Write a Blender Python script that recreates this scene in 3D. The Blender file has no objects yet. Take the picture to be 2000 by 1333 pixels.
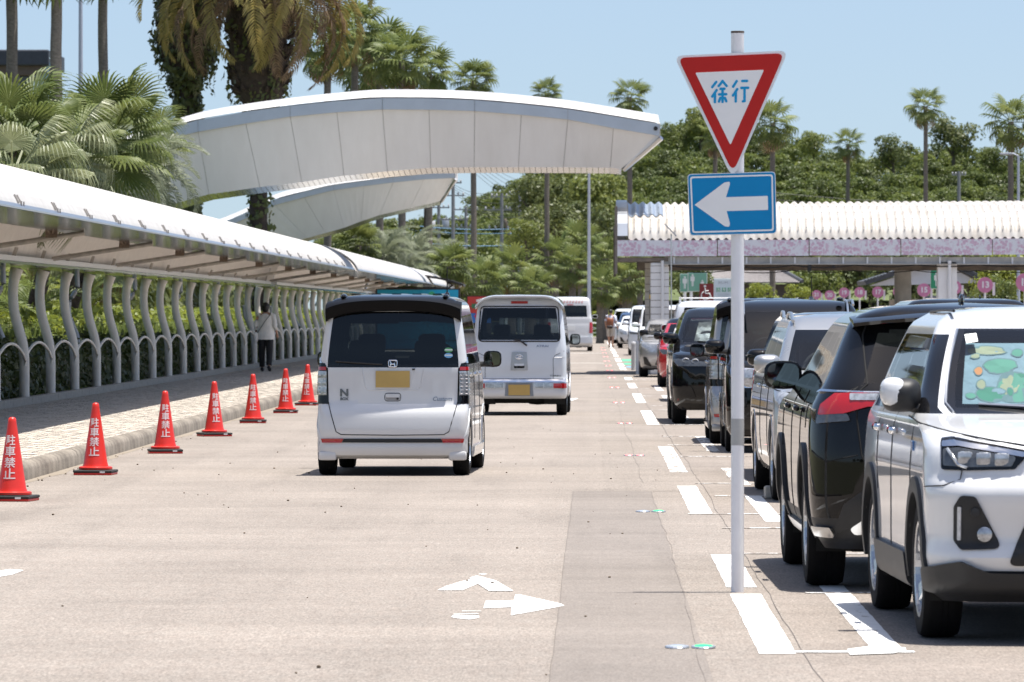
import bpy, bmesh, math, random
import numpy as np
from mathutils import Vector, Matrix, Euler
rad = math.radians
rnd = random.Random(11)
SC = bpy.context.scene
COL = SC.collection

# ---------------------------------------------------------------- camera, sky, sun, exposure
F_PX, CX, CY, EYE = 10500.0, 1158.0, 613.0, 1.58      # long lens: focal length in photo pixels, vanishing point, eye height
cam_data = bpy.data.cameras.new('camera')
cam_data.sensor_width = 36.0
cam_data.lens = F_PX / 2000.0 * 36.0
cam_data.shift_x = -(CX - 1000.0) / 2000.0
cam_data.shift_y = -(666.5 - CY) / 2000.0
cam_data.clip_start = 0.5
cam_data.clip_end = 6000.0
cam_data.dof.use_dof = True
cam_data.dof.focus_distance = 44.0
cam_data.dof.aperture_fstop = 13.0
cam = bpy.data.objects.new('camera', cam_data)
cam.location = (0, 0, EYE)
cam.rotation_euler = (rad(90), 0, 0)
COL.objects.link(cam)
SC.camera = cam

SKY_LIFT = 0.08
SUN_EL, SUN_AZ = 80.0, 3.0                            # azimuth measured from +X towards +Y
S = Vector((math.cos(rad(SUN_EL)) * math.cos(rad(SUN_AZ)), math.cos(rad(SUN_EL)) * math.sin(rad(SUN_AZ)), math.sin(rad(SUN_EL))))
world = bpy.data.worlds.new('World')
SC.world = world
world.use_nodes = True
wn = world.node_tree
bg = wn.nodes['Background']
sky = wn.nodes.new('ShaderNodeTexSky')
sky.sky_type = 'NISHITA'
sky.sun_disc = False
sky.sun_elevation = rad(SUN_EL)
sky.sun_rotation = math.atan2(S.x, S.y)
sky.altitude = 600.0
sky.air_density = 1.0
sky.dust_density = 3.2
sky.ozone_density = 1.0
# clear summer air: the blue starts low over the horizon
wtc = wn.nodes.new('ShaderNodeTexCoord')
wad = wn.nodes.new('ShaderNodeVectorMath'); wad.operation = 'ADD'; wad.inputs[1].default_value = (0, 0, SKY_LIFT)
wnm = wn.nodes.new('ShaderNodeVectorMath'); wnm.operation = 'NORMALIZE'
wn.links.new(wtc.outputs['Generated'], wad.inputs[0])
wn.links.new(wad.outputs[0], wnm.inputs[0])
wn.links.new(wnm.outputs[0], sky.inputs['Vector'])
wn.links.new(sky.outputs[0], bg.inputs[0])
bg.inputs[1].default_value = 0.085
sun_data = bpy.data.lights.new('sun', 'SUN')
sun_data.energy = 4.2
sun_data.angle = rad(0.55)
sun_data.color = (1.0, 0.955, 0.89)
sun = bpy.data.objects.new('sun', sun_data)
sun.rotation_euler = S.to_track_quat('Z', 'Y').to_euler()
sun.location = (20, -10, 60)
COL.objects.link(sun)
SC.view_settings.view_transform = 'Standard'
SC.view_settings.look = 'None'
SC.view_settings.exposure = 1.06
SC.view_settings.gamma = 1.0
SC.view_settings.use_curve_mapping = False
SC.render.engine = 'CYCLES'
SC.cycles.max_bounces = 7
SC.cycles.transparent_max_bounces = 10
SC.cycles.caustics_reflective = False
SC.cycles.caustics_refractive = False


def P(px, py, y):                                       # photo pixel at a distance -> point
    return Vector(((px - CX) * y / F_PX, y, EYE - (py - CY) * y / F_PX))


def G(px, py, z=0.0):                                   # photo pixel on the ground -> point
    y = (EYE - z) * F_PX / (py - CY)
    return Vector(((px - CX) * y / F_PX, y, z))


# ---------------------------------------------------------------- materials
MATS = {}


def mat(name, col, rough=0.6, metal=0.0, var=0.0, scale=3.0, bump=0.0, bscale=60.0, coat=0.0, spec=0.5, emit=0.0, col2=None, detail=4.0, stretch=None, dist=0.01):
    if name in MATS:
        return MATS[name]
    m = bpy.data.materials.new(name)
    m.use_nodes = True
    nt = m.node_tree
    b = nt.nodes['Principled BSDF']
    b.inputs['Base Color'].default_value = (*col, 1)
    b.inputs['Roughness'].default_value = rough
    b.inputs['Metallic'].default_value = metal
    b.inputs['Coat Weight'].default_value = coat
    b.inputs['Coat Roughness'].default_value = 0.03
    b.inputs['Specular IOR Level'].default_value = spec
    if emit:
        b.inputs['Emission Color'].default_value = (*col, 1)
        b.inputs['Emission Strength'].default_value = emit
    if var or bump:
        tc = nt.nodes.new('ShaderNodeTexCoord')
        src = tc.outputs['Object']
        if stretch:
            mp = nt.nodes.new('ShaderNodeMapping')
            mp.inputs['Scale'].default_value = stretch
            nt.links.new(src, mp.inputs[0])
            src = mp.outputs[0]
    if var:
        n = nt.nodes.new('ShaderNodeTexNoise')
        n.inputs['Scale'].default_value = scale
        n.inputs['Detail'].default_value = detail
        n.inputs['Roughness'].default_value = 0.65
        nt.links.new(src, n.inputs['Vector'])
        r = nt.nodes.new('ShaderNodeValToRGB')
        c2 = col2 or tuple(c * (1 - var) for c in col)
        r.color_ramp.elements[0].position = 0.3
        r.color_ramp.elements[1].position = 0.7
        r.color_ramp.elements[0].color = (*c2, 1)
        r.color_ramp.elements[1].color = (*(tuple(min(1, c * (1 + var * 0.4)) for c in col) if not col2 else col), 1)
        nt.links.new(n.outputs['Fac'], r.inputs[0])
        nt.links.new(r.outputs[0], b.inputs['Base Color'])
    if bump:
        n2 = nt.nodes.new('ShaderNodeTexNoise')
        n2.inputs['Scale'].default_value = bscale
        n2.inputs['Detail'].default_value = 5
        nt.links.new(src, n2.inputs['Vector'])
        bp = nt.nodes.new('ShaderNodeBump')
        bp.inputs['Strength'].default_value = bump
        bp.inputs['Distance'].default_value = dist
        nt.links.new(n2.outputs['Fac'], bp.inputs['Height'])
        nt.links.new(bp.outputs[0], b.inputs['Normal'])
    MATS[name] = m
    return m


def leaf_mat(name, col, col2, rough=0.45, trans=0.35, spec=0.4):
    """Foliage: hue differs from leaf to leaf and plant to plant, some light passes through."""
    if name in MATS:
        return MATS[name]
    m = bpy.data.materials.new(name)
    m.use_nodes = True
    nt = m.node_tree
    b = nt.nodes['Principled BSDF']
    out = nt.nodes['Material Output']
    g = nt.nodes.new('ShaderNodeNewGeometry')
    oi = nt.nodes.new('ShaderNodeObjectInfo')
    ad = nt.nodes.new('ShaderNodeMath'); ad.operation = 'ADD'
    ml = nt.nodes.new('ShaderNodeMath'); ml.operation = 'MULTIPLY'; ml.inputs[1].default_value = 0.5
    nt.links.new(g.outputs['Random Per Island'], ad.inputs[0])
    nt.links.new(oi.outputs['Random'], ad.inputs[1])
    nt.links.new(ad.outputs[0], ml.inputs[0])
    r = nt.nodes.new('ShaderNodeValToRGB')
    r.color_ramp.elements[0].position = 0.15
    r.color_ramp.elements[1].position = 0.85
    r.color_ramp.elements[0].color = (*col2, 1)
    r.color_ramp.elements[1].color = (*col, 1)
    nt.links.new(ml.outputs[0], r.inputs[0])
    nt.links.new(r.outputs[0], b.inputs['Base Color'])
    b.inputs['Roughness'].default_value = rough
    b.inputs['Specular IOR Level'].default_value = spec
    t = nt.nodes.new('ShaderNodeBsdfTranslucent')
    hs = nt.nodes.new('ShaderNodeHueSaturation')
    hs.inputs['Value'].default_value = 1.5
    hs.inputs['Hue'].default_value = 0.485
    nt.links.new(r.outputs[0], hs.inputs['Color'])
    nt.links.new(hs.outputs[0], t.inputs['Color'])
    mx = nt.nodes.new('ShaderNodeMixShader')
    mx.inputs[0].default_value = trans
    nt.links.new(b.outputs[0], mx.inputs[1])
    nt.links.new(t.outputs[0], mx.inputs[2])
    nt.links.new(mx.outputs[0], out.inputs[0])
    MATS[name] = m
    return m


def glass_mat(name, tint, ior=1.5):
    if name in MATS:
        return MATS[name]
    m = bpy.data.materials.new(name)
    m.use_nodes = True
    nt = m.node_tree
    nt.nodes.remove(nt.nodes['Principled BSDF'])
    out = nt.nodes['Material Output']
    tr = nt.nodes.new('ShaderNodeBsdfTransparent'); tr.inputs[0].default_value = (*tint, 1)
    gl = nt.nodes.new('ShaderNodeBsdfGlossy'); gl.inputs['Roughness'].default_value = 0.015
    fr = nt.nodes.new('ShaderNodeFresnel'); fr.inputs[0].default_value = ior
    mx = nt.nodes.new('ShaderNodeMixShader')
    nt.links.new(fr.outputs[0], mx.inputs[0])
    nt.links.new(tr.outputs[0], mx.inputs[1])
    nt.links.new(gl.outputs[0], mx.inputs[2])
    nt.links.new(mx.outputs[0], out.inputs[0])
    MATS[name] = m
    return m


def paint_mat(name, col, metal=0.0, rough=0.32, flake=0.0):
    """Car paint with clear coat; the inner side of the sheet is dark lining."""
    if name in MATS:
        return MATS[name]
    m = mat(name, col, rough=rough, metal=metal, coat=1.0)
    nt = m.node_tree
    b = nt.nodes['Principled BSDF']
    out = nt.nodes['Material Output']
    tc = nt.nodes.new('ShaderNodeTexCoord')
    n = nt.nodes.new('ShaderNodeTexNoise'); n.inputs['Scale'].default_value = 2.2; n.inputs['Detail'].default_value = 6
    nt.links.new(tc.outputs['Object'], n.inputs['Vector'])
    mr = nt.nodes.new('ShaderNodeMapRange')
    mr.inputs['From Min'].default_value = 0.35; mr.inputs['From Max'].default_value = 0.75
    mr.inputs['To Min'].default_value = rough * 0.9; mr.inputs['To Max'].default_value = rough * 1.25
    nt.links.new(n.outputs['Fac'], mr.inputs[0])
    nt.links.new(mr.outputs[0], b.inputs['Roughness'])
    # road dust towards the sills
    sp = nt.nodes.new('ShaderNodeSeparateXYZ'); nt.links.new(tc.outputs['Object'], sp.inputs[0])
    dz = nt.nodes.new('ShaderNodeMapRange')
    dz.inputs['From Min'].default_value = 0.16; dz.inputs['From Max'].default_value = 0.42
    dz.inputs['To Min'].default_value = 0.5; dz.inputs['To Max'].default_value = 0.0
    nt.links.new(sp.outputs[2], dz.inputs[0])
    mu = nt.nodes.new('ShaderNodeMath'); mu.operation = 'MULTIPLY'
    nt.links.new(dz.outputs[0], mu.inputs[0]); nt.links.new(n.outputs['Fac'], mu.inputs[1])
    mc = nt.nodes.new('ShaderNodeMix'); mc.data_type = 'RGBA'
    mc.inputs['A'].default_value = (*col, 1); mc.inputs['B'].default_value = (0.30, 0.27, 0.23, 1)
    nt.links.new(mu.outputs[0], mc.inputs['Factor'])
    nt.links.new(mc.outputs['Result'], b.inputs['Base Color'])
    g = nt.nodes.new('ShaderNodeNewGeometry')
    d = nt.nodes.new('ShaderNodeBsdfDiffuse'); d.inputs[0].default_value = (0.05, 0.05, 0.052, 1)
    mx = nt.nodes.new('ShaderNodeMixShader')
    nt.links.new(g.outputs['Backfacing'], mx.inputs[0])
    nt.links.new(b.outputs[0], mx.inputs[1])
    nt.links.new(d.outputs[0], mx.inputs[2])
    nt.links.new(mx.outputs[0], out.inputs[0])
    return m


# ---------------------------------------------------------------- mesh helpers
class MB:
    def __init__(self):
        self.v, self.f = [], []

    def add(self, verts, faces):
        o = len(self.v)
        self.v += [tuple(p) for p in verts]
        self.f += [tuple(i + o for i in f) for f in faces]
        return self

    def box(self, c, s, rz=0.0, bev=0.0, rot=None):
        hx, hy, hz = s[0] / 2, s[1] / 2, s[2] / 2
        M = rot if rot is not None else Matrix.Rotation(rz, 3, 'Z')
        c = Vector(c)
        if bev <= 0:
            vs = [Vector((sx * hx, sy * hy, sz * hz)) for sz in (-1, 1) for sy in (-1, 1) for sx in (-1, 1)]
            fs = [(0, 2, 3, 1), (4, 5, 7, 6), (0, 1, 5, 4), (2, 6, 7, 3), (0, 4, 6, 2), (1, 3, 7, 5)]
            return self.add([M @ p + c for p in vs], fs)
        b = min(bev, hx * 0.95, hy * 0.95, hz * 0.95)
        rings = []
        for (z, k) in ((-hz, b), (-hz + b * 0.3, b * 0.3), (-hz + b, 0), (hz - b, 0), (hz - b * 0.3, b * 0.3), (hz, b)):
            x, y = hx - k, hy - k
            q = b * 0.6
            ring = [(x - q, -y), (x, -y + q), (x, y - q), (x - q, y), (-x + q, y), (-x, y - q), (-x, -y + q), (-x + q, -y)]
            rings.append([M @ Vector((p[0], p[1], z)) + c for p in ring])
        return self.loft(rings, cap=True)

    def loft(self, rings, closed=True, cap=False):
        n = len(rings[0])
        vs = [p for r in rings for p in r]
        fs = []
        for i in range(len(rings) - 1):
            for j in range(n if closed else n - 1):
                a, b = i * n + j, i * n + (j + 1) % n
                fs.append((a, b, b + n, a + n))
        if cap:
            fs.append(tuple(reversed(range(n))))
            fs.append(tuple(range((len(rings) - 1) * n, len(rings) * n)))
        return self.add(vs, fs)

    def tube(self, path, r, n=8, cap=True):
        path = [Vector(p) for p in path]
        rs = r if isinstance(r, (list, tuple)) else [r] * len(path)
        rings = []
        up = Vector((0, 0, 1))
        for i, p in enumerate(path):
            t = (path[min(i + 1, len(path) - 1)] - path[max(i - 1, 0)])
            if t.length < 1e-9:
                t = Vector((0, 0, 1))
            t.normalize()
            a = up if abs(t.dot(up)) < 0.93 else Vector((1, 0, 0))
            u = t.cross(a).normalized()
            w = t.cross(u).normalized()
            rings.append([p + (u * math.cos(2 * math.pi * k / n) + w * math.sin(2 * math.pi * k / n)) * rs[i] for k in range(n)])
        return self.loft(rings, cap=cap)

    def lathe(self, prof, c=(0, 0, 0), n=24, axis='Z', cap=True):
        c = Vector(c)
        rings = []
        for (r, h) in prof:
            ring = []
            for k in range(n):
                a = 2 * math.pi * k / n
                x, y = r * math.cos(a), r * math.sin(a)
                ring.append(c + (Vector((x, y, h)) if axis == 'Z' else Vector((h, x, y)) if axis == 'X' else Vector((y, h, x))))
            rings.append(ring)
        return self.loft(rings, cap=cap)

    def prism(self, poly, origin, u, v, w, depth):
        """polygon (a, b) -> origin + a*u + b*v, extruded by depth along w"""
        o, u, v, w = Vector(origin), Vector(u), Vector(v), Vector(w)
        a = [o + u * p[0] + v * p[1] for p in poly]
        b = [p + w * depth for p in a]
        n = len(poly)
        fs = [tuple(range(n)), tuple(reversed(range(n, 2 * n)))]
        for i in range(n):
            j = (i + 1) % n
            fs.append((i, i + n, j + n, j))
        return self.add(a + b, fs)

    def blob(self, c, s, n=14, m=9, ex=1.0, rot=None):
        """super-ellipsoid"""
        M = rot if rot is not None else Matrix.Identity(3)
        c = Vector(c)
        sg = lambda t, e: math.copysign(abs(t) ** e, t)
        rings = []
        for i in range(m + 1):
            th = -math.pi / 2 + math.pi * i / m
            if i == 0: th += 0.05
            if i == m: th -= 0.05
            ct, st = sg(math.cos(th), ex), sg(math.sin(th), ex)
            rings.append([M @ Vector((s[0] * ct * sg(math.cos(2 * math.pi * k / n), ex), s[1] * ct * sg(math.sin(2 * math.pi * k / n), ex), s[2] * st)) + c for k in range(n)])
        return self.loft(rings, cap=True)

    def mesh(self, name):
        me = bpy.data.meshes.new(name)
        me.from_pydata([tuple(p) for p in self.v], [], self.f)
        me.update()
        return me


def link(name, data, parent=None, loc=None, rot=None, scl=None):
    o = bpy.data.objects.new(name, data)
    COL.objects.link(o)
    if parent is not None:
        o.parent = parent
    if loc is not None: o.location = loc
    if rot is not None: o.rotation_euler = rot
    if scl is not None: o.scale = (scl,) * 3 if isinstance(scl, (int, float)) else scl
    return o


def mk(name, mb, m, parent=None, smooth=None, fix=True, **kw):
    me = mb if isinstance(mb, bpy.types.Mesh) else mb.mesh(name)
    if fix and not isinstance(mb, bpy.types.Mesh):
        bm = bmesh.new(); bm.from_mesh(me)
        bmesh.ops.recalc_face_normals(bm, faces=bm.faces)
        bm.to_mesh(me); bm.free()
    if smooth is not None:
        me.polygons.foreach_set('use_smooth', [True] * len(me.polygons))
        me.set_sharp_from_angle(angle=rad(smooth))
    if m is not None and not me.materials:
        for mm in (m if isinstance(m, (list, tuple)) else [m]):
            me.materials.append(mm)
    return link(name, me, parent, **kw)


def tag(o, label=None, cat=None, group=None, kind=None):
    if label: o['label'] = label
    if cat: o['category'] = cat
    if group: o['group'] = group
    if kind: o['kind'] = kind
    return o


def thing(name, label, cat, loc=(0, 0, 0), rz=0.0, group=None):
    o = link(name, None, loc=loc, rot=(0, 0, rz))
    o.empty_display_size = 0.2
    return tag(o, label, cat, group)


def pchip(xs, ys, x):
    xs = np.asarray(xs, float); ys = np.asarray(ys, float)
    h = np.diff(xs); d = np.diff(ys) / h
    n = len(xs); m = np.zeros(n)
    m[0], m[-1] = d[0], d[-1]
    for i in range(1, n - 1):
        if d[i - 1] * d[i] > 0:
            w1, w2 = 2 * h[i] + h[i - 1], h[i] + 2 * h[i - 1]
            m[i] = (w1 + w2) / (w1 / d[i - 1] + w2 / d[i])
    i = int(min(max(np.searchsorted(xs, x) - 1, 0), n - 2))
    t = (x - xs[i]) / h[i]
    return float((2 * t**3 - 3 * t**2 + 1) * ys[i] + (t**3 - 2 * t**2 + t) * h[i] * m[i] + (-2 * t**3 + 3 * t**2) * ys[i + 1] + (t**3 - t**2) * h[i] * m[i + 1])


def text_mesh(body, size, bold=0.0, align='CENTER', res=3):
    cu = bpy.data.curves.new('text', 'FONT')
    cu.body = body; cu.size = size; cu.offset = bold; cu.align_x = align; cu.align_y = 'CENTER'
    cu.resolution_u = res; cu.fill_mode = 'FRONT' if hasattr(cu, 'fill_mode') else cu.fill_mode
    o = bpy.data.objects.new('text', cu)
    COL.objects.link(o)
    bpy.context.view_layer.update()
    me = bpy.data.meshes.new_from_object(o.evaluated_get(bpy.context.evaluated_depsgraph_get()))
    vs = [Vector(v.co) for v in me.vertices]; fs = [tuple(p.vertices) for p in me.polygons]
    bpy.data.objects.remove(o); bpy.data.curves.remove(cu); bpy.data.meshes.remove(me)
    return vs, fs


def dup(root, loc=None, rz=None, label=None, group=None, scl=None):
    r = root.copy(); COL.objects.link(r)
    if loc is not None: r.location = loc
    if rz is not None: r.rotation_euler = (0, 0, rz)
    if scl is not None: r.scale = (scl,) * 3
    if label: r['label'] = label
    if group: r['group'] = group
    for ch in list(root.children):
        c = ch.copy(); COL.objects.link(c); c.parent = r
        for g in list(ch.children):
            d = g.copy(); COL.objects.link(d); d.parent = c
    return r


# common materials
m_white_metal = mat('white_coated_metal', (0.78, 0.78, 0.77), 0.38, var=0.06, scale=6)
m_grey_metal = mat('grey_metal', (0.36, 0.38, 0.41), 0.42, metal=0.5, var=0.12, scale=4)
m_black = mat('black_plastic', (0.010, 0.010, 0.011), 0.5, var=0.15, scale=12)
m_gloss_black = mat('gloss_black', (0.006, 0.006, 0.007), 0.12, coat=1.0)
m_dark = mat('dark_cavity', (0.006, 0.006, 0.006), 0.9)
m_chrome = mat('chrome', (0.75, 0.76, 0.78), 0.09, metal=1.0)
m_satin = mat('satin_metal', (0.55, 0.56, 0.57), 0.28, metal=1.0)
m_concrete = mat('concrete', (0.42, 0.39, 0.34), 0.9, var=0.3, scale=7, bump=0.3, bscale=40)
m_white_paint = mat('white_gloss_paint', (0.80, 0.80, 0.80), 0.3, coat=0.4)
# ---------------------------------------------------------------- ground, road, markings
def sheet(name, x0, x1, y0, y1, z, m, kind='structure', nx=1, ny=1):
    mb = MB()
    for i in range(nx):
        for j in range(ny):
            a, b = x0 + (x1 - x0) * i / nx, x0 + (x1 - x0) * (i + 1) / nx
            c, d = y0 + (y1 - y0) * j / ny, y0 + (y1 - y0) * (j + 1) / ny
            mb.add([(a, c, z), (b, c, z), (b, d, z), (a, d, z)], [(0, 1, 2, 3)])
    return tag(mk(name, mb, m), kind=kind)


def asphalt(name, c_lo, c_hi, speck=0.5):
    m = bpy.data.materials.new(name); m.use_nodes = True
    nt = m.node_tree; b = nt.nodes['Principled BSDF']
    b.inputs['Roughness'].default_value = 0.9
    b.inputs['Specular IOR Level'].default_value = 0.25
    tc = nt.nodes.new('ShaderNodeTexCoord')
    def noise(scale, detail=3, st=None, rough=0.6):
        n = nt.nodes.new('ShaderNodeTexNoise'); n.inputs['Scale'].default_value = scale; n.inputs['Detail'].default_value = detail
        n.inputs['Roughness'].default_value = rough
        if st:
            mp = nt.nodes.new('ShaderNodeMapping'); mp.inputs['Scale'].default_value = st
            nt.links.new(tc.outputs['Object'], mp.inputs[0]); nt.links.new(mp.outputs[0], n.inputs['Vector'])
        else:
            nt.links.new(tc.outputs['Object'], n.inputs['Vector'])
        return n.outputs['Fac']
    def rng(s, a, b_, c, d):
        r = nt.nodes.new('ShaderNodeMapRange')
        for k, v in zip(('From Min', 'From Max', 'To Min', 'To Max'), (a, b_, c, d)): r.inputs[k].default_value = v
        nt.links.new(s, r.inputs[0]); return r.outputs[0]
    def mul(a, b_):
        k = nt.nodes.new('ShaderNodeMath'); k.operation = 'MULTIPLY'
        nt.links.new(a, k.inputs[0]); nt.links.new(b_, k.inputs[1]); return k.outputs[0]
    big = rng(noise(0.35, 5), 0.3, 0.7, 0.86, 1.08)
    streak = rng(noise(1.0, 5, (0.35, 1.3, 1), 0.7), 0.3, 0.7, 0.9, 1.07)
    agg = rng(noise(75, 2, (1, 0.16, 1), 0.75), 0.32, 0.7, 1 - 0.32 * speck, 1 + 0.34 * speck)
    agg2 = rng(noise(24, 2, (1, 0.2, 1), 0.7), 0.3, 0.72, 1 - 0.14 * speck, 1 + 0.12 * speck)
    stain = mul(rng(noise(0.9, 6, (1.6, 0.18, 1), 0.7), 0.54, 0.76, 1.0, 0.80), rng(noise(2.2, 4, (1.2, 0.4, 1), 0.6), 0.68, 0.80, 1.0, 0.72))
    track = rng(noise(1.0, 3, (1.5, 0.012, 1)), 0.35, 0.65, 0.94, 1.03)
    fac = mul(mul(mul(mul(mul(big, streak), agg), agg2), stain), track)
    hue = noise(14, 3, (1, 0.2, 1))
    mx = nt.nodes.new('ShaderNodeMix'); mx.data_type = 'RGBA'
    mx.inputs['A'].default_value = (*c_lo, 1); mx.inputs['B'].default_value = (*c_hi, 1)
    nt.links.new(hue, mx.inputs['Factor'])
    vm = nt.nodes.new('ShaderNodeVectorMath'); vm.operation = 'SCALE'
    nt.links.new(mx.outputs['Result'], vm.inputs[0]); nt.links.new(fac, vm.inputs['Scale'])
    nt.links.new(vm.outputs[0], b.inputs['Base Color'])
    bp = nt.nodes.new('ShaderNodeBump'); bp.inputs['Strength'].default_value = 0.25; bp.inputs['Distance'].default_value = 0.004
    nt.links.new(agg, bp.inputs['Height']); nt.links.new(bp.outputs[0], b.inputs['Normal'])
    return m


m_road = asphalt('pale_worn_asphalt', (0.238, 0.200, 0.171), (0.262, 0.238, 0.211), 0.85)
m_lot = asphalt('parking_asphalt', (0.225, 0.190, 0.162), (0.258, 0.228, 0.20), 0.8)
m_patch = asphalt('smooth_repair_asphalt', (0.205, 0.178, 0.156), (0.220, 0.197, 0.177), 0.45)
m_earth = mat('grass_ground', (0.07, 0.085, 0.03), 0.95, var=0.5, scale=0.6, col2=(0.10, 0.085, 0.05))
m_mark_plain = mat('worn_white_marking', (0.86, 0.86, 0.84), 0.75, var=0.3, scale=9, col2=(0.58, 0.55, 0.50), detail=8)
def worn(name, lo, hi, white):
    m = mat(name, white, 0.75, var=0.25, scale=5, col2=tuple(c * .86 for c in white), detail=6)
    nt = m.node_tree; b = nt.nodes['Principled BSDF']; src = b.inputs['Base Color'].links[0].from_socket
    tc = nt.nodes.new('ShaderNodeTexCoord'); mp = nt.nodes.new('ShaderNodeMapping'); mp.inputs['Scale'].default_value = (1, .22, 1)
    n = nt.nodes.new('ShaderNodeTexNoise'); n.inputs['Scale'].default_value = 11; n.inputs['Detail'].default_value = 9; n.inputs['Roughness'].default_value = .72
    r = nt.nodes.new('ShaderNodeMapRange'); r.inputs['From Min'].default_value = lo; r.inputs['From Max'].default_value = hi
    mx = nt.nodes.new('ShaderNodeMix'); mx.data_type = 'RGBA'; mx.inputs['A'].default_value = (.25, .212, .18, 1)
    nt.links.new(tc.outputs['Object'], mp.inputs[0]); nt.links.new(mp.outputs[0], n.inputs[0]); nt.links.new(n.outputs['Fac'], r.inputs[0])
    nt.links.new(r.outputs[0], mx.inputs['Factor']); nt.links.new(src, mx.inputs['B']); nt.links.new(mx.outputs['Result'], b.inputs['Base Color'])
    return m
m_mark = worn('worn_white_paint', 0.33, 0.42, (0.78, 0.775, 0.755))
m_mark_half = worn('half_worn_white_paint', 0.46, 0.54, (0.74, 0.73, 0.70))
m_mark_old = mat('faded_white_marking', (0.55, 0.53, 0.5), 0.8, var=0.5, scale=12, col2=(0.27, 0.25, 0.22), detail=8)
m_green_mark = mat('green_marking', (0.08, 0.36, 0.22), 0.8, var=0.3, scale=6)
m_blue_mark = mat('blue_marking', (0.12, 0.33, 0.55), 0.8, var=0.3, scale=6)
m_crack = mat('bitumen_crack', (0.115, 0.098, 0.085), 0.8)

sheet('ground', -1500, 1500, -300, 3000, -0.08, m_earth)
sheet('road', -5.36, 1.0, -60, 378, 0.0, m_road)
sheet('parking_lot', 1.0, 60, -60, 378, 0.0, m_lot)
sheet('asphalt_patch', -0.185, 0.52, -5, 47.8, 0.0015, m_patch)
sheet('asphalt_patch', 0.10, 0.86, 47.8, 215, 0.0015, asphalt('older_strip_asphalt', (0.228, 0.193, 0.165), (0.256, 0.231, 0.204), 0.9))

def poly_mark(name, pts, m=m_mark, z=0.003, px=True):
    mb = MB()
    v = [G(*p, z) if px else Vector((p[0], p[1], z)) for p in pts]
    mb.add(v, [tuple(range(len(v)))])
    return tag(mk(name, mb, m), kind='structure')

def rect_mark(name, x0, x1, y0, y1, m=m_mark, z=0.003):
    return poly_mark(name, [(x0, y0), (x1, y0), (x1, y1), (x0, y1)], m, z, px=False)

def ragged(x0, x1, y0, y1, m=m_mark, z=0.003, amp=0.0028, name='lane_dash'):
    """a painted bar whose edge has crumbled a little"""
    n = max(9, int((y1 - y0) / .22))
    L = [(x0 + rnd.uniform(-amp, amp), y0 + (y1 - y0) * k / n) for k in range(n + 1)]
    Rr = [(x1 + rnd.uniform(-amp, amp), y0 + (y1 - y0) * k / n) for k in range(n + 1)]
    mb = MB()
    for k in range(n):
        mb.add([(*L[k], z), (*Rr[k], z), (*Rr[k + 1], z), (*L[k + 1], z)], [(0, 1, 2, 3)])
    return tag(mk(name, mb, m), kind='structure')

# dashed edge line beside the bays (distances read off the photograph)
for (y0, y1, m) in ((24.95, 30.25, m_mark), (31.0, 35.2, m_mark), (42.4, 49.2, m_mark), (53.5, 64, m_mark_half), (76.5, 87.3, m_mark), (95.2, 106, m_mark), (114, 122, m_mark), (128, 133, m_mark),
                    (151, 157, m_mark), (161, 170, m_mark), (176, 190, m_mark), (198, 206, m_mark), (213, 222, m_mark), (228, 238, m_mark), (247, 300, m_mark)):
    ragged(0.772, 0.945, y0, y1, m)
for (y0, y1) in ((25.3, 31.2), (40.8, 46.7), (49.5, 55), (61.5, 69), (80, 88), (99, 104), (110, 118)):
    ragged(1.31, 1.455, y0, y1, m_mark_half if y0 > 42 else m_mark, name='bay_edge_dash')
for yy, x0, x1 in ((25.02, 0.94, 1.50), (30.33, 1.2, 2.3), (35.3, 0.97, 2.2), (39.5, 0.95, 2.1), (42.3, 0.75, 1.7), (46.5, 1.05, 1.8), (49.9, 0.95, 1.75), (59.3, 0.9, 1.75), (64.5, 0.9, 1.7), (69, 0.9, 1.7),
                   (76.3, 0.85, 1.7), (88, 0.95, 1.8), (92, 0.95, 1.8), (103, 0.9, 1.9), (113, 1.0, 1.9), (128, 1.0, 1.7)):
    ragged(x0, x1, yy, yy + 0.08 + yy * 0.001, m_mark_half if yy > 26 else m_mark, name='bay_line', amp=0.0, z=0.0042)
poly_mark('bay_corner', [(1655, 1268), (1700, 1262), (1728, 1262), (1768, 1265), (1770, 1270), (1745, 1276), (1660, 1279)], z=0.0052)
for yy in (171, 213):
    rect_mark('bay_line', -1.5, 0.35, yy, yy + 1.2, m_mark_old)
for (y0, y1) in ((178, 186), (166, 172)):
    rect_mark('green_bay_marking', 0.98, 1.5, y0, y1, m_green_mark)
rect_mark('blue_bay_marking', 1.0, 1.35, 158, 161, m_blue_mark)
# two-headed lane arrow
s_, ox, oy = 5.882, 800, 1080
ar = lambda pts: [(ox + x / s_, oy + y / s_) for x, y in pts]
poly_mark('lane_arrow', ar([(320, 428), (610, 428), (780, 355), (700, 300), (590, 330), (420, 382)]))
poly_mark('lane_arrow', ar([(690, 285), (775, 262), (990, 318), (1195, 438), (915, 438), (770, 345)]), z=0.0045)
poly_mark('lane_arrow', ar([(790, 243), (850, 234), (893, 244), (840, 252)]))
poly_mark('lane_arrow', ar([(478, 738), (500, 716), (795, 720), (800, 745), (690, 764), (560, 752)]))
poly_mark('lane_arrow', ar([(600, 662), (822, 664), (822, 676), (600, 674)]), m_mark_old)
poly_mark('lane_arrow', ar([(500, 700), (790, 690), (800, 705), (510, 712)]), m_mark_old)
poly_mark('lane_arrow', ar([(875, 552), (1180, 552), (1168, 622), (850, 636)]))
poly_mark('lane_arrow', ar([(1215, 480), (1260, 478), (1740, 585), (1778, 605), (1700, 622), (1165, 718), (1172, 630), (1185, 555), (1200, 540)]))
poly_mark('lane_arrow', [(-20, 1118), (20, 1112), (46, 1114), (25, 1122), (-20, 1130)])
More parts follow.
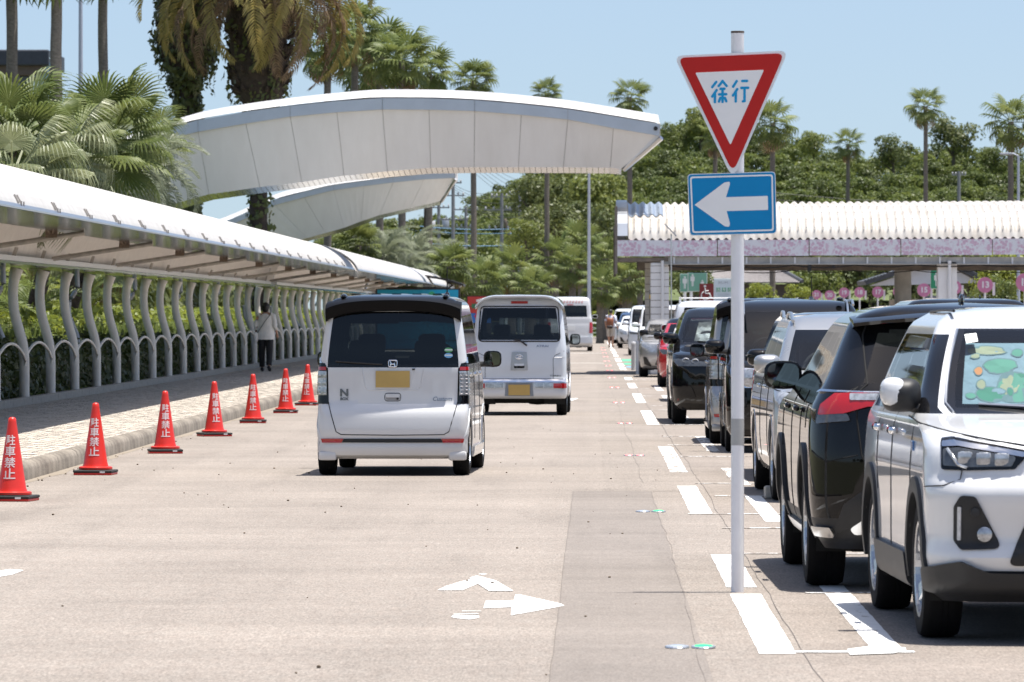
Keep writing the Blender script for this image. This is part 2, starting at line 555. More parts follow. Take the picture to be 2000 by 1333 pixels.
poly_mark('lane_arrow', [(1104, 779), (1130, 778), (1118, 782.5), (1100, 782)])
poly_mark('lane_arrow', [(1040, 786), (1075, 787), (1075, 789), (1030, 789)])

# cracks along the repair strip
def crack(pts, w):
    mb = MB()
    P_ = [Vector((x, y, 0.0035)) for x, y in pts]
    for a, b in zip(P_[:-1], P_[1:]):
        mb.add([a - Vector((w, 0, 0)), a + Vector((w, 0, 0)), b + Vector((w, 0, 0)), b - Vector((w, 0, 0))], [(0, 1, 2, 3)])
    return tag(mk('road_crack', mb, m_crack), kind='structure')

def wander(x0, x1, y0, y1, n, amp):
    out = []; dx = 0
    for k in range(n + 1):
        t = k / n
        dx = dx * 0.7 + rnd.uniform(-amp, amp)
        out.append((x0 + (x1 - x0) * t + dx, y0 + (y1 - y0) * t))
    return out
crack(wander(0.50, 0.52, 20, 47.8, 40, 0.014), 0.001)
crack(wander(0.985, 1.0, 22, 60, 60, 0.010), 0.0016)
crack(wander(0.46, 0.40, 50, 110, 60, 0.014), 0.002)
crack(wander(0.99, 0.86, 60, 150, 60, 0.014), 0.003)
crack(wander(-0.185, -0.18, 20, 47.8, 40, 0.006), 0.0015)
m_curb_dirt = mat('gutter_dirt', (0.20, 0.165, 0.12), 0.95, var=0.5, scale=5, col2=(0.25, 0.215, 0.175))
mb = MB()
for k in range(150):
    y0, y1 = 30 + k, 31 + k
    w0, w1 = 0.10 + 0.06 * math.sin(k * 1.7) * math.sin(k * 0.6), 0.10 + 0.06 * math.sin((k + 1) * 1.7) * math.sin((k + 1) * 0.6)
    mb.add([(-5.36, y0, 0.002), (-5.36 + w0, y0, 0.002), (-5.36 + w1, y1, 0.002), (-5.36, y1, 0.002)], [(0, 1, 2, 3)])
tag(mk('gutter_dirt', mb, m_curb_dirt), kind='structure')

# small stones and leaf scraps on the asphalt
mb = MB()
for k in range(170):
    y = rnd.uniform(22, 75); x = rnd.uniform(-5.2, 0.9)
    if rnd.random() < 0.45: x = -5.3 + abs(rnd.gauss(0, 0.12))
    r = rnd.uniform(0.004, 0.013)
    mb.blob((x, y, r * 0.5), (r, r * 1.3, r * 0.7), 5, 3)
tag(mk('road_litter', mb, mat('litter_grit', (0.16, 0.12, 0.08), 0.9, var=0.6, scale=30)), kind='stuff')

# flush LED studs down the lane edge
m_stud = mat('stud_metal', (0.5, 0.52, 0.55), 0.35, metal=0.7)
m_lens_off = mat('stud_lens_unlit', (0.35, 0.38, 0.42), 0.15)
m_led_g = mat('stud_led_green', (0.02, 0.62, 0.14), 0.3, emit=0.6)
m_led_r = mat('stud_led_red', (0.95, 0.12, 0.09), 0.3, emit=1.3)
ORD = 'first second third fourth fifth sixth seventh eighth ninth tenth eleventh twelfth'.split()
stud_y = [25.4, 42.8] + [59.7, 77.1, 95, 114.5, 132, 148, 162, 178, 196, 214, 232, 250]
STUD_LABEL = ['pair of oval road studs with green light nearest the bay corner', 'pair of oval road studs with green light beside the white dash']
for i, y in enumerate(stud_y):
    t = thing('road_stud', STUD_LABEL[i] if i < 2 else 'red lit road stud pair, %s red pair after the green ones' % ORD[i - 2], 'road stud', (0.46, y, 0.004), group='light studs along the lane strip')
    base, l1, l2 = MB(), MB(), MB()
    k = 1.0 if i < 2 else 0.8 + y / 260
    for sx in (-0.062, 0.062):
        base.lathe([(0.066 * 0.9, 0.0), (0.066 * 0.85, 0.007)], (sx, 0, 0), 16)
    base.v = [(x, yy * 1.7 * k, z) for x, yy, z in base.v]
    mk('stud_base', base, m_stud, t)
    for sx, l in ((-0.062, l1), (0.062, l2)):
        l.blob((sx, 0, 0.007), (0.044, 0.075 * k, 0.006), 12, 6)
    if i < 2:
        mk('stud_lens', l1, m_lens_off, t); mk('stud_lens', l2, m_led_g, t)
    else:
        mk('stud_lens', l1, m_led_r, t); mk('stud_lens', l2, m_led_r, t)

# ---------------------------------------------------------------- sidewalk
SWZ = 0.16
sw = thing('sidewalk', None, None, (0, 0, 0)); tag(sw, kind='structure')
m_paver = mat('clay_paver', (0.50, 0.445, 0.375), 0.9, var=0.12, scale=1.2, bump=0.2, bscale=90)
m_joint = mat('paver_joint', (0.05, 0.043, 0.036), 0.95)
mk('sidewalk_bed', MB().box((-7.2, 190, SWZ - 0.10), (3.3, 330, 0.18)), m_joint, sw)
mb = MB()
yy = 44.0; row = 0
xs0 = [-8.78 + 0.105 * k for k in range(31)]
for k, x in enumerate(xs0):
    y = 40 + (k % 2) * 0.11 + rnd.uniform(0, .03)
    while y < 175:
        L = 0.21 if y < 110 else 0.42
        z = SWZ + rnd.uniform(-0.003, 0.004)
        a, b, c, d = x + 0.009, x + 0.096, y + 0.008, y + L - 0.008
        mb.add([(a, c, z), (b, c, z), (b, d, z), (a, d, z), (a, c, z - 0.02), (b, c, z - 0.02)], [(0, 1, 2, 3), (4, 5, 1, 0)])
        if y < 120:
            mb.add([(b, c, z - 0.02), (b, d, z - 0.02), (b, d, z), (b, c, z)], [(0, 1, 2, 3)])
        y += L
tag(mk('paver_course', mb, m_paver, sw, fix=False), kind='stuff')
mk('paving', MB().box((-7.2, 265, SWZ - 0.06), (3.25, 180, 0.12)), m_paver, sw)
m_kerb = bpy.data.materials.new('exposed_kerb_concrete'); m_kerb.use_nodes = True
nt = m_kerb.node_tree; b_ = nt.nodes['Principled BSDF']; b_.inputs['Roughness'].default_value = 0.95
tc = nt.nodes.new('ShaderNodeTexCoord'); n1 = nt.nodes.new('ShaderNodeTexNoise'); n1.inputs['Scale'].default_value = 60; n1.inputs['Detail'].default_value = 4
n2 = nt.nodes.new('ShaderNodeTexNoise'); n2.inputs['Scale'].default_value = 3.0; n2.inputs['Detail'].default_value = 5
nt.links.new(tc.outputs['Object'], n1.inputs[0]); nt.links.new(tc.outputs['Object'], n2.inputs[0])
rp = nt.nodes.new('ShaderNodeValToRGB'); rp.color_ramp.elements[0].color = (0.075, 0.062, 0.048, 1); rp.color_ramp.elements[1].color = (0.29, 0.255, 0.21, 1)
rp.color_ramp.elements[0].position = 0.32; rp.color_ramp.elements[1].position = 0.66
ad = nt.nodes.new('ShaderNodeMath'); ad.operation = 'ADD'; hf = nt.nodes.new('ShaderNodeMath'); hf.operation = 'MULTIPLY'; hf.inputs[1].default_value = 0.5
nt.links.new(n1.outputs['Fac'], ad.inputs[0]); nt.links.new(n2.outputs['Fac'], ad.inputs[1]); nt.links.new(ad.outputs[0], hf.inputs[0]); nt.links.new(hf.outputs[0], rp.inputs[0])
nt.links.new(rp.outputs[0], b_.inputs['Base Color'])
ks = MB()
prof = [(-5.36, -0.05), (-5.365, 0.10), (-5.385, 0.145), (-5.43, 0.17), (-5.50, 0.172), (-5.53, 0.165), (-5.53, -0.05)]
ks.loft([[Vector((x, y, z)) for x, z in prof] for y in (0.001, 1.997)], cap=True)
kme = None
for k in range(70):
    o = mk('kerb_stone', ks if kme is None else kme, m_kerb, sw, smooth=40 if kme is None else None, loc=(0, 36 + 2 * k, rnd.uniform(-.0015, .0015)))
    kme = o.data
mk('kerb_run', MB().loft([[Vector((x, y, z)) for x, z in prof] for y in (176, 350)], cap=True), m_kerb, sw)
# ---------------------------------------------------------------- covered walkway
m_sheet = mat('corrugated_white_sheet', (0.50, 0.487, 0.465), 0.45, var=0.10, scale=2.5, col2=(0.41, 0.395, 0.37))
m_under = mat('walkway_soffit_steel', (0.74, 0.70, 0.66), 0.6, var=0.10, scale=4)
m_steel = mat('painted_steel_brown', (0.50, 0.46, 0.42), 0.6, var=0.25, scale=8)
m_mirror = mat('polished_gutter_steel', (0.82, 0.83, 0.84), 0.10, metal=1.0)
m_post = mat('grey_white_post_paint', (0.88, 0.84, 0.77), 0.42, var=0.14, scale=3, col2=(0.74, 0.70, 0.63))
m_stain = mat('rust_stained_bracket', (0.22, 0.16, 0.12), 0.7, var=0.4, scale=15)
walk = thing('covered_walkway', 'long covered walkway with white arched corrugated roof on curved grey posts', 'walkway', (-7.6, 60, 0))
ROOF = [(-6.40, 2.78), (-6.46, 2.90), (-6.60, 3.06), (-6.85, 3.24), (-7.25, 3.41), (-7.65, 3.46), (-8.05, 3.36), (-8.40, 3.10), (-8.63, 2.76), (-8.72, 2.46)]
ORG = Vector((-7.6, 60, 0))
ROOF_U = [(-6.42, 2.77), (-6.5, 2.84), (-6.85, 2.93), (-7.25, 2.98), (-7.65, 2.97), (-8.05, 2.88), (-8.40, 2.72), (-8.62, 2.56), (-8.70, 2.44)]
def arc_pts(n=16):
    xs = [p[0] for p in ROOF]; ts = np.linspace(0, 1, len(ROOF))
    return [(pchip(ts, xs, t), pchip(ts, [p[1] for p in ROOF], t)) for t in np.linspace(0, 1, n)]
ARC = arc_pts(16)
for (y0, y1, lift, step) in ((40.0, 143.3, 0.0, 0.075), (146.0, 204.0, 0.0, 0.15), (206.5, 300.0, 0.0, 0.3)):
    n = int((y1 - y0) / step)
    def surf(flip, off):
        mb = MB(); m_ = len(ARC)
        for i in range(n + 1):
            y = y0 + (y1 - y0) * i / n
            c = (0.009 if i % 2 else -0.009)
            for (x, z) in ARC:
                mb.v.append((x - ORG.x, y - ORG.y, z + lift + c + off))
        for i in range(n):
            for j in range(m_ - 1):
                a = i * m_ + j
                mb.f.append((a, a + m_, a + m_ + 1, a + 1))
        return mb
    mk('roof_sheet', surf(0, 0.0), m_sheet, walk, fix=False)
    mk('roof_underside', surf(0, -0.035), m_under, walk, fix=False)
    # eave gutter: bright face, polished underside that tilts in
    g = MB(); g.loft([[Vector((x - ORG.x, y - ORG.y, z)) for x, z in ((-6.40, 2.805), (-6.335, 2.755), (-6.335, 2.735), (-6.43, 2.745))] for y in (y0, y1)], cap=True)
    mk('gutter_face', g, m_satin, walk)
    g = MB()
    ny = int((y1 - y0) / 3.5)
    for k in range(ny):
        a, b = y0 + (y1 - y0) * k / ny, y0 + (y1 - y0) * (k + 1) / ny - 0.01
        g.loft([[Vector((x - ORG.x, y - ORG.y, z)) for x, z in ((-6.345, 2.732), (-7.40, 2.712), (-7.40, 2.722), (-6.40, 2.745))] for y in (a, b)], cap=True)
    mk('gutter_trough', g, m_mirror, walk)
    mk('back_beam', MB().box((-8.66 - ORG.x, (y0 + y1) / 2 - ORG.y, 2.405), (0.16, y1 - y0, 0.075)), m_white_metal, walk)
    g = MB().box((-9.0 - ORG.x, (y0 + y1) / 2 - ORG.y, 2.345), (0.75, y1 - y0, 0.04)); mk('back_gutter', g, m_mirror, walk)
    # ends: edge trims
    for ye in (y0, y1):
        mk('end_trim', MB().tube([Vector((x - ORG.x, ye - ORG.y, z - 0.01)) for x, z in ARC], 0.03, 6), m_satin, walk)
# dark end plate where the first length stops
mb = MB(); pts = [Vector((x - ORG.x, 0, z - 0.02)) for x, z in ARC] ; low = [Vector((x - ORG.x, 0, z - 0.26 + 0.06 * math.sin(i))) for i, (x, z) in enumerate(ARC)]
mb.loft([[p + Vector((0, 143.32 - ORG.y, 0)) for p in pts], [p + Vector((0, 145.9 - ORG.y, -0.03)) for p in pts]], closed=False)
mk('roof_joint_sheet', mb, m_steel, walk)
tie_me = br_me = cl_me = None
for k, y in enumerate(np.arange(51.0, 205, 11.5)):
    if tie_me is None:
        t = MB().tube([(-8.60 - ORG.x, 0, 2.45), (-7.0 - ORG.x, 0, 2.69)], 0.036, 8)
        o = mk('tie_beam', t, m_steel, walk, loc=(0, y - 60, 0)); tie_me = o.data
        b = MB()
        for sy in (-1, 1):
            b.tube([(-7.45 - ORG.x, 0.02 * sy, 2.66), (-7.15 - ORG.x, 0.9 * sy, 3.36)], 0.022, 6)
            b.tube([(-7.45 - ORG.x, 0.02 * sy, 2.66), (-7.95 - ORG.x, 0.9 * sy, 3.36)], 0.022, 6)
        b.box((-7.45 - ORG.x, 0, 2.67), (0.16, 0.14, 0.09))
        o = mk('roof_bracket', b, m_stain, walk, loc=(0, y - 60, 0)); br_me = o.data
    else:
        link('tie_beam', tie_me, walk, loc=(0, y - 60, 0)); link('roof_bracket', br_me, walk, loc=(0, y - 60, 0))
cb = MB()
for dy in (-0.13, 0.13):
    cb.box((-6.43 - ORG.x, dy, 2.86), (0.022, 0.022, 0.11), rot=Matrix.Rotation(rad(-28), 3, 'Y'))
    cb.box((-6.375 - ORG.x, dy, 2.80), (0.015, 0.02, 0.07))
cm = mk('roof_clamp', cb, m_steel, walk, loc=(0, 56 - 60, 0)).data
for y in np.arange(60.1, 142, 4.1):
    link('roof_clamp', cm, walk, loc=(0, y - 60, 0))
cb = MB()
for dy in (-0.12, 0.12):
    cb.box((-8.60 - ORG.x, dy, 2.49), (0.03, 0.035, 0.16), rot=Matrix.Rotation(rad(20), 3, 'Y'))
cm = mk('beam_clamp', cb, m_steel, walk, loc=(0, 80 - 60, 0)).data
for y in np.arange(84.1, 142, 4.1):
    link('beam_clamp', cm, walk, loc=(0, y - 60, 0))
# S-shaped posts, their hoops and the low kerb between them
PX, POST0, DP = -8.90, 76.0, 4.08
spine = [(0, 0), (0, .35), (0, .62), (-.008, .80), (-.035, .98), (-.082, 1.15), (-.13, 1.32), (-.168, 1.52), (-.18, 1.72), (-.17, 1.90), (-.14, 2.05), (-.115, 2.13)]
zs = [p[1] for p in spine]
sm = [(pchip(zs, [p[0] for p in spine], z), z) for z in np.linspace(0, 2.13, 26)]
pb = MB().tube([(x, 0, z) for x, z in sm], [(0.079 + .022 * max(0, (z - 1.9) / .2)) * (1 if z > .1 else 1.06) for x, z in sm], 14)
cbm = MB()
for zc in (0.98, 1.24):
    x = pchip(zs, [p[0] for p in spine], zc)
    cbm.tube([(x, 0, zc - 0.006), (x - 0.003, 0, zc + 0.006)], 0.078, 14)
hb = MB(); n = 14
hoop = [(0.02, 0.075, 0.66)] + [(0.02, 0.075 + (DP - 0.15) * t, 0.74 + 0.24 * math.sin(math.pi * t) ** 0.75 - 0.04 * t) for t in np.linspace(0.0, 1, n)] + [(0.02, DP - 0.075, 0.60)]
hb.tube(hoop, 0.024, 8)
kb = MB().box((0.06, DP / 2, 0.055), (0.14, DP - 0.03, 0.13), bev=0.012)
pm = hm = km = cmm = None
NP = 42
for i in range(NP):
    loc = (PX - ORG.x, POST0 + DP * i - 60, SWZ)
    if pm is None:
        pm = mk('post', pb, m_post, walk, smooth=40, loc=loc).data
        cmm = mk('post_collar', cbm, m_post, walk, smooth=40, loc=loc).data
        hm = mk('hoop_rail', hb, m_post, walk, smooth=50, loc=loc).data
        km = mk('planter_kerb', kb, m_concrete, walk, loc=loc).data
    else:
        o = link('post', pm, walk, loc=loc, rot=(0, 0, rnd.uniform(-.03, .03)))
        link('post_collar', cmm, walk, loc=loc)
        link('hoop_rail', hm, walk, loc=loc); link('planter_kerb', km, walk, loc=loc)
# rear drain pipes with an elbow
db = MB()
dp = [(-.42, .0), (-.42, .62), (-.43, .95), (-.52, 1.2), (-.60, 1.42), (-.60, 1.6), (-.50, 1.78), (-.44, 1.92), (-.45, 2.2)]
dz = [p[1] for p in dp]
db.tube([(pchip(dz, [p[0] for p in dp], z), 0, z) for z in np.linspace(0, 2.2, 24)], 0.045, 10)
for zc in (0.5, 1.32, 1.6):
    x = pchip(dz, [p[0] for p in dp], zc); db.tube([(x, 0, zc - .03), (x, 0, zc + .03)], 0.052, 10)
for zc in (0.2, 0.8):
    db.tube([(-.42, 0, zc), (-.05, -0.3, zc)], 0.02, 6)
dm = None
for i in range(2, NP, 3):
    loc = (PX - ORG.x, POST0 + DP * i + 1.0 - 60, SWZ)
    if dm is None: dm = mk('drain_pipe', db, m_grey_metal, walk, smooth=40, loc=loc).data
    else: link('drain_pipe', dm, walk, loc=loc)

# ---------------------------------------------------------------- big curved white canopies
m_panel = mat('white_cladding_panel', (0.80, 0.785, 0.76), 0.5, var=0.07, scale=.9, stretch=(1.6, 1, .35), col2=(0.73, 0.71, 0.68))
m_fascia = mat('grey_aluminium_fascia', (0.50, 0.53, 0.57), 0.35, metal=0.75, var=0.08, scale=1.5)
m_toproof = mat('white_seam_roof', (0.80, 0.79, 0.77), 0.5)
m_soffit = mat('canopy_soffit_metal', (0.5, 0.5, 0.49), 0.22, metal=0.85)

def canopy(name, label, Y, fasc, depth, lean, rise, group, step):
    """fasc: (px, y_top_of_fascia, y_bottom_of_fascia, px_panel_bottom, y_panel_bottom) per seam, on the plane at distance Y"""
    base = P(fasc[0][0], 613, Y)
    base = Vector((base.x, Y, 0))
    t = thing(name, label, 'canopy', base, group=group)
    T = [P(f[0], f[1], Y) - base for f in fasc]
    B = [P(f[0], f[2], Y) - base for f in fasc]
    W = [P(f[3], f[4], Y) - base + Vector((0, lean, 0)) for f in fasc]
    g = Vector((0.005, 0, 0))
    n = len(fasc)
    up = Vector((0, depth * 0.55, rise)); bk = Vector((0, depth, 0.05))
    for i in range(n - 1):
        a, b, c, d = B[i] + g, B[i + 1] - g, W[i + 1] - g, W[i] + g
        nrm = (b - a).cross(d - a).normalized()
        if nrm.y > 0: nrm = -nrm
        # four sub-columns so the panel follows the curve
        top = [a.lerp(b, k / 4) for k in range(5)]; bot = [d.lerp(c, k / 4) for k in range(5)]
        mb = MB()
        for k in range(4):
            q = [top[k], top[k + 1], bot[k + 1], bot[k]]
            mb.add(q + [p - nrm * 0.06 for p in q], [(0, 1, 2, 3), (4, 7, 6, 5), (0, 4, 5, 1), (3, 2, 6, 7)] + ([(0, 3, 7, 4)] if k == 0 else []) + ([(1, 5, 6, 2)] if k == 3 else []))
        mk('cladding_panel', mb, m_panel, t)
    i = 0
    while i < n - 1:                                   # fascia lengths, two panels each
        j = min(i + step, n - 1)
        mb = MB()
        for k in range(i, j):
            a, b = T[k] + (g if k == i else Vector()), T[k + 1] - (g if k + 1 == j else Vector())
            c, d = B[k + 1] - (g if k + 1 == j else Vector()), B[k] + (g if k == i else Vector())
            o = Vector((0, -0.07, 0))
            mb.add([a + o, b + o, c + o, d + o, a + Vector((0, .15, 0)), b + Vector((0, .15, 0)), c + Vector((0, .1, 0)), d + Vector((0, .1, 0))], [(0, 1, 2, 3), (0, 4, 5, 1), (3, 2, 6, 7)])
        mk('fascia', mb, m_fascia, t)
        i = j
    # backing behind the open joints
    mb = MB()
    mb.loft([[p + Vector((0, .05, 0)) for p in T], [p + Vector((0, .07, 0)) for p in B], [p + Vector((0, .08, 0)) for p in W]], closed=False)
    mk('backing', mb, m_concrete, t)
    # roof in long standing-seam strips
    NR = 11
    xs = [p.x for p in T]; zsT = [p.z for p in T]
    order = np.argsort(xs)
    fx = np.linspace(min(xs), max(xs), 40)
    zt = [pchip(np.array(xs)[order], np.array(zsT)[order], x) for x in fx]
    for r in range(NR):
        u0, u1 = r / NR, (r + 1) / NR
        h = lambda u: rise * math.sin(u * math.pi / 2 * 1.25) / math.sin(math.pi / 2 * 1.25) if u < .8 else rise * (1.0 - (u - .8) * 1.2)
        mb = MB()
        mb.loft([[Vector((x, depth * u0, z + h(u0) + 0.03)) for x, z in zip(fx, zt)], [Vector((x, depth * u0, z + h(u0) - 0.02)) for x, z in zip(fx, zt)][::1] if False else [Vector((x, depth * u1, z + h(u1))) for x, z in zip(fx, zt)]], closed=False)
        mb.loft([[Vector((x, depth * u1, z + h(u1))) for x, z in zip(fx, zt)], [Vector((x, depth * u1, z + h(u1) + 0.03)) for x, z in zip(fx, zt)]], closed=False)
        mk('roof_strip', mb, m_toproof, t)
    # soffit: shiny strip panels from the panel foot to the back
    mb = MB()
    for i in range(n - 1):
        a, b = W[i], W[i + 1]
        o = Vector((0, depth - lean, 0.35))
        for s in range(8):
            p, q = a.lerp(b, s / 8 + 0.005), a.lerp(b, (s + 1) / 8 - 0.005)
            mb.add([p, q, q + o * 0.5 + Vector((0, 0, -.28)), p + o * 0.5 + Vector((0, 0, -.28)), q + o, p + o], [(0, 1, 2, 3), (3, 2, 4, 5)])
    mk('soffit', mb, m_soffit, t, fix=False)
    # back wall and nose
    mb = MB(); o = Vector((0, depth, 0))
    mb.loft([[p + o + Vector((0, 0, rise * 0.7)) for p in T], [p + Vector((0, depth - lean, 0.35)) for p in W]], closed=False)
    mk('back_wall', mb, m_panel, t)
    e = n - 1
    mb = MB().add([T[e] + Vector((.02, -.07, 0.02)), B[e] + Vector((.02, -.07, 0)), W[e] + Vector((.02, 0, -.03)), W[e] + Vector((.02, depth - lean, .33)), B[e] + Vector((.02, depth, 0)), T[e] + Vector((.02, depth, rise * .7))],
                  [(0, 1, 2), (0, 2, 3, 4, 5)])
    mk('end_nose', mb, m_panel, t)
    mb = MB().tube([B[e] + Vector((.05, -.05, -.05)), W[e] + Vector((.06, .1, -.02))], 0.07, 6); mk('nose_edge', mb, m_satin, t)
    return t, T, B, W

F1 = [(60, 345, 360, 130, 470), (150, 310, 328, 215, 437), (240, 278, 298, 290, 412), (310, 257, 276, 350, 394), (387, 235, 258, 405, 379), (480, 219, 242, 505, 365), (567, 207.5, 228.5, 587, 355), (658, 198, 220, 670, 342.5), (747, 192, 214.5, 755, 334),
      (838, 192.5, 215, 840, 327), (927, 196, 217.5, 925, 326), (1018, 203.5, 225, 1012, 326), (1109, 213.5, 234, 1100, 326), (1198, 227.5, 251, 1192, 327), (1288, 242.5, 266, 1214, 329)]
cano1, T1, B1, W1 = canopy('white_canopy', 'long curved white canopy reaching out over the road', 140.0, F1, 4.2, 0.55, 0.30, 'curved white canopies', 2)
mk('end_lamp', MB().lathe([(0.05, -0.12), (0.06, 0.02)], T1[-1] + Vector((-.1, -.1, -.12)), 10, axis='Y'), m_black, cano1)
mk('support_column', MB().lathe([(0.45, -P(60, 613, 140).z * 0), (0.45, 4.2)], (P(110, 613, 140).x - P(60, 613, 140).x, 2.0, 0), 20), m_white_paint, cano1, smooth=40)
F2 = [(395, 452, 462, 470, 500), (470, 421, 432, 533, 483), (537, 390, 401, 597, 465), (594, 375, 386, 634, 455), (652, 362, 372, 670, 445), (711, 354, 364, 704, 432), (768, 347, 357, 740, 420), (828, 341, 351, 800, 406), (888, 337, 348, 858, 393)]
cano2, T2, B2, W2 = canopy('white_canopy', 'smaller curved white canopy behind, above the walkway roof', 230.0, F2, 4.5, 0.8, 0.30, 'curved white canopies', 2)
mk('support_column', MB().lathe([(0.5, 0), (0.5, 5.4)], (P(440, 613, 230).x - P(395, 613, 230).x, 2.6, 0), 20), m_white_paint, cano2, smooth=40)

# ---------------------------------------------------------------- entry gate roof over the bays
YG = 139.0
m_gate_sheet = mat('gate_corrugated_sheet', (0.53, 0.515, 0.49), 0.5, var=0.2, scale=1.6, col2=(0.40, 0.36, 0.31))
m_gate_shade = mat('shade_blue_sheet', (0.30, 0.35, 0.42), 0.4, metal=0.5)
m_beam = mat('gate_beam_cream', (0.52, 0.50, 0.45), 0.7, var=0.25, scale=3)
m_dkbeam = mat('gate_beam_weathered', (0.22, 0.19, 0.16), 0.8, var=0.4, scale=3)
gate = thing('gate_roof', 'white corrugated gate roof with pink blossom fascia spanning the bays', 'gate', (0.6, YG, 0))
GX0, GX1, GD = 0.60, 13.4, 9.0
def gpt(x, u):                                          # u 0..1 from front eave to back eave
    a = math.pi * u
    z = 3.49 + 1.02 * math.sin(a) ** 0.85 if 0 < u < 1 else 3.49
    return Vector((x - 0.6, GD * (0.5 - 0.5 * math.cos(a)), z + 0.0045 * (x - 0.6)))
mb = MB(); pitch = 0.212; nx = int((GX1 - GX0 - 0.4) / pitch * 8); nu = 18
for i in range(nx + 1):
    x = GX0 + 0.32 + (GX1 - GX0 - 0.4) * i / nx
    c = 0.038 * math.sin(2 * math.pi * x / pitch)
    for j in range(nu + 1):
        p = gpt(x, j / nu); mb.v.append((p.x, p.y, p.z + c))
for i in range(nx):
    for j in range(nu):
        a = i * (nu + 1) + j; mb.f.append((a, a + nu + 1, a + nu + 2, a + 1))
mk('corrugated_roof', mb, m_gate_sheet, gate, smooth=70)
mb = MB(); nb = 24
for i in range(nb + 1):                                  # shade on the corner corrugations, painted as a blue-grey patch
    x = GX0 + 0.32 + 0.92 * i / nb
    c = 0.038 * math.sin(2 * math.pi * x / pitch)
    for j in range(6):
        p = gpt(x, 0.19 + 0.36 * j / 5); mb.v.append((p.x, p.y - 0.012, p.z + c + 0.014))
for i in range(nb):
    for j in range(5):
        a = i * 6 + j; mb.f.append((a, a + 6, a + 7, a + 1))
mk('roof_shade_patch', mb, m_gate_shade, gate, smooth=70)
bolts = MB()
for r in range(1, 60):
    x = GX0 + pitch * (r + 0.25)
    if x > GX1 - 0.1 or x < GX0 + 0.4: continue
    for u in (0.06, 0.13, 0.2, 0.28):
        p = gpt(x, u); bolts.box((p.x, p.y - .02, p.z + .05), (0.022, 0.022, 0.022))
mk('roof_bolt', bolts, m_steel, gate)
mb = MB().loft([[gpt(GX0 + dx, j / 12) + Vector((0, 0, dz)) for j in range(13)] for dx, dz in ((0.02, 0.0), (0.02, 0.10), (0.30, 0.10), (0.30, 0.0))], closed=False)
mk('end_flashing', mb, m_fascia, gate)
mk('end_frame', MB().box((0.0, 0.02, 3.48), (0.07, 0.12, 1.75)).box((0, GD - .02, 3.3), (.07, .12, 1.4)), m_dkbeam, gate)
# blossom print fascia boards
m_bloom = bpy.data.materials.new('blossom_print'); m_bloom.use_nodes = True
nt = m_bloom.node_tree; b_ = nt.nodes['Principled BSDF']; b_.inputs['Roughness'].default_value = 0.5
tc = nt.nodes.new('ShaderNodeTexCoord')
def vor(scale, off):
    mp = nt.nodes.new('ShaderNodeMapping'); mp.inputs['Location'].default_value = off; mp.inputs['Scale'].default_value = (1, 0.0, 1)
    nt.links.new(tc.outputs['Object'], mp.inputs[0])
    v = nt.nodes.new('ShaderNodeTexVoronoi'); v.inputs['Scale'].default_value = scale; nt.links.new(mp.outputs[0], v.inputs['Vector']); return v, mp
v1, mp1 = vor(14.0, (0, 0, 0)); v2, mp2 = vor(34.0, (3, 0, 1))
nz = nt.nodes.new('ShaderNodeTexNoise'); nz.inputs['Scale'].default_value = 2.6; nz.inputs['Detail'].default_value = 3; nt.links.new(mp1.outputs[0], nz.inputs[0])
def thr(sock, lo, hi):
    r = nt.nodes.new('ShaderNodeMapRange'); r.inputs['From Min'].default_value = lo; r.inputs['From Max'].default_value = hi; r.clamp = True
    nt.links.new(sock, r.inputs[0]); return r.outputs[0]
def mth(op, a, b):
    k = nt.nodes.new('ShaderNodeMath'); k.operation = op; nt.links.new(a, k.inputs[0]); nt.links.new(b, k.inputs[1]); return k.outputs[0]
clus = thr(nz.outputs['Fac'], 0.42, 0.52)
pet = thr(v1.outputs['Distance'], 0.66, 0.46)
f1 = mth('MULTIPLY', clus, pet)
mixc = lambda f, A, Bc: None
mA = nt.nodes.new('ShaderNodeMix'); mA.data_type = 'RGBA'; mA.inputs['A'].default_value = (0.72, 0.73, 0.77, 1)
pk = nt.nodes.new('ShaderNodeMix'); pk.data_type = 'RGBA'; pk.inputs['A'].default_value = (0.56, 0.36, 0.47, 1); pk.inputs['B'].default_value = (0.66, 0.50, 0.60, 1)
nt.links.new(v2.outputs['Distance'], pk.inputs['Factor']); nt.links.new(pk.outputs['Result'], mA.inputs['B']); nt.links.new(f1, mA.inputs['Factor'])
mB = nt.nodes.new('ShaderNodeMix'); mB.data_type = 'RGBA'; mB.inputs['B'].default_value = (0.38, 0.42, 0.46, 1)
tw = mth('MULTIPLY', thr(nz.outputs['Fac'], 0.40, 0.47), thr(v2.outputs['Distance'], 0.22, 0.14))
nt.links.new(mA.outputs['Result'], mB.inputs['A']); nt.links.new(tw, mB.inputs['Factor']); nt.links.new(mB.outputs['Result'], b_.inputs['Base Color'])
x = 0.02
widths = [2.60, 2.37, 2.37, 2.37, 2.37, 2.0]
for i, w in enumerate(widths):
    zc = 3.265 + 0.0045 * (x + w / 2)
    mk('blossom_board', MB().box((0, 0, 0), (w - 0.025, 0.05, 0.415)), m_bloom, gate, loc=(x + w / 2, -0.02, zc))
    x += w
mk('front_beam', MB().box((6.9, 0.12, 2.955), (11.3, 0.10, 0.18)).box((6.9, 0.06, 2.86), (11.3, 0.22, 0.022)), m_beam, gate)
st = MB()
for k in range(20): st.box((1.5 + 0.625 * k, 0.045, 2.96), (0.045, 0.05, 0.17))
mk('beam_stiffener', st, m_white_metal, gate)
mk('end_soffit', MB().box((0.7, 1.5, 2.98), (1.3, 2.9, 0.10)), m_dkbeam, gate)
mk('rear_beam', MB().box((6.9, 3.2, 2.82), (12.6, 0.3, 0.2)).box((6.9, 7.6, 2.9), (12.6, 0.3, 0.25)), m_dkbeam, gate)
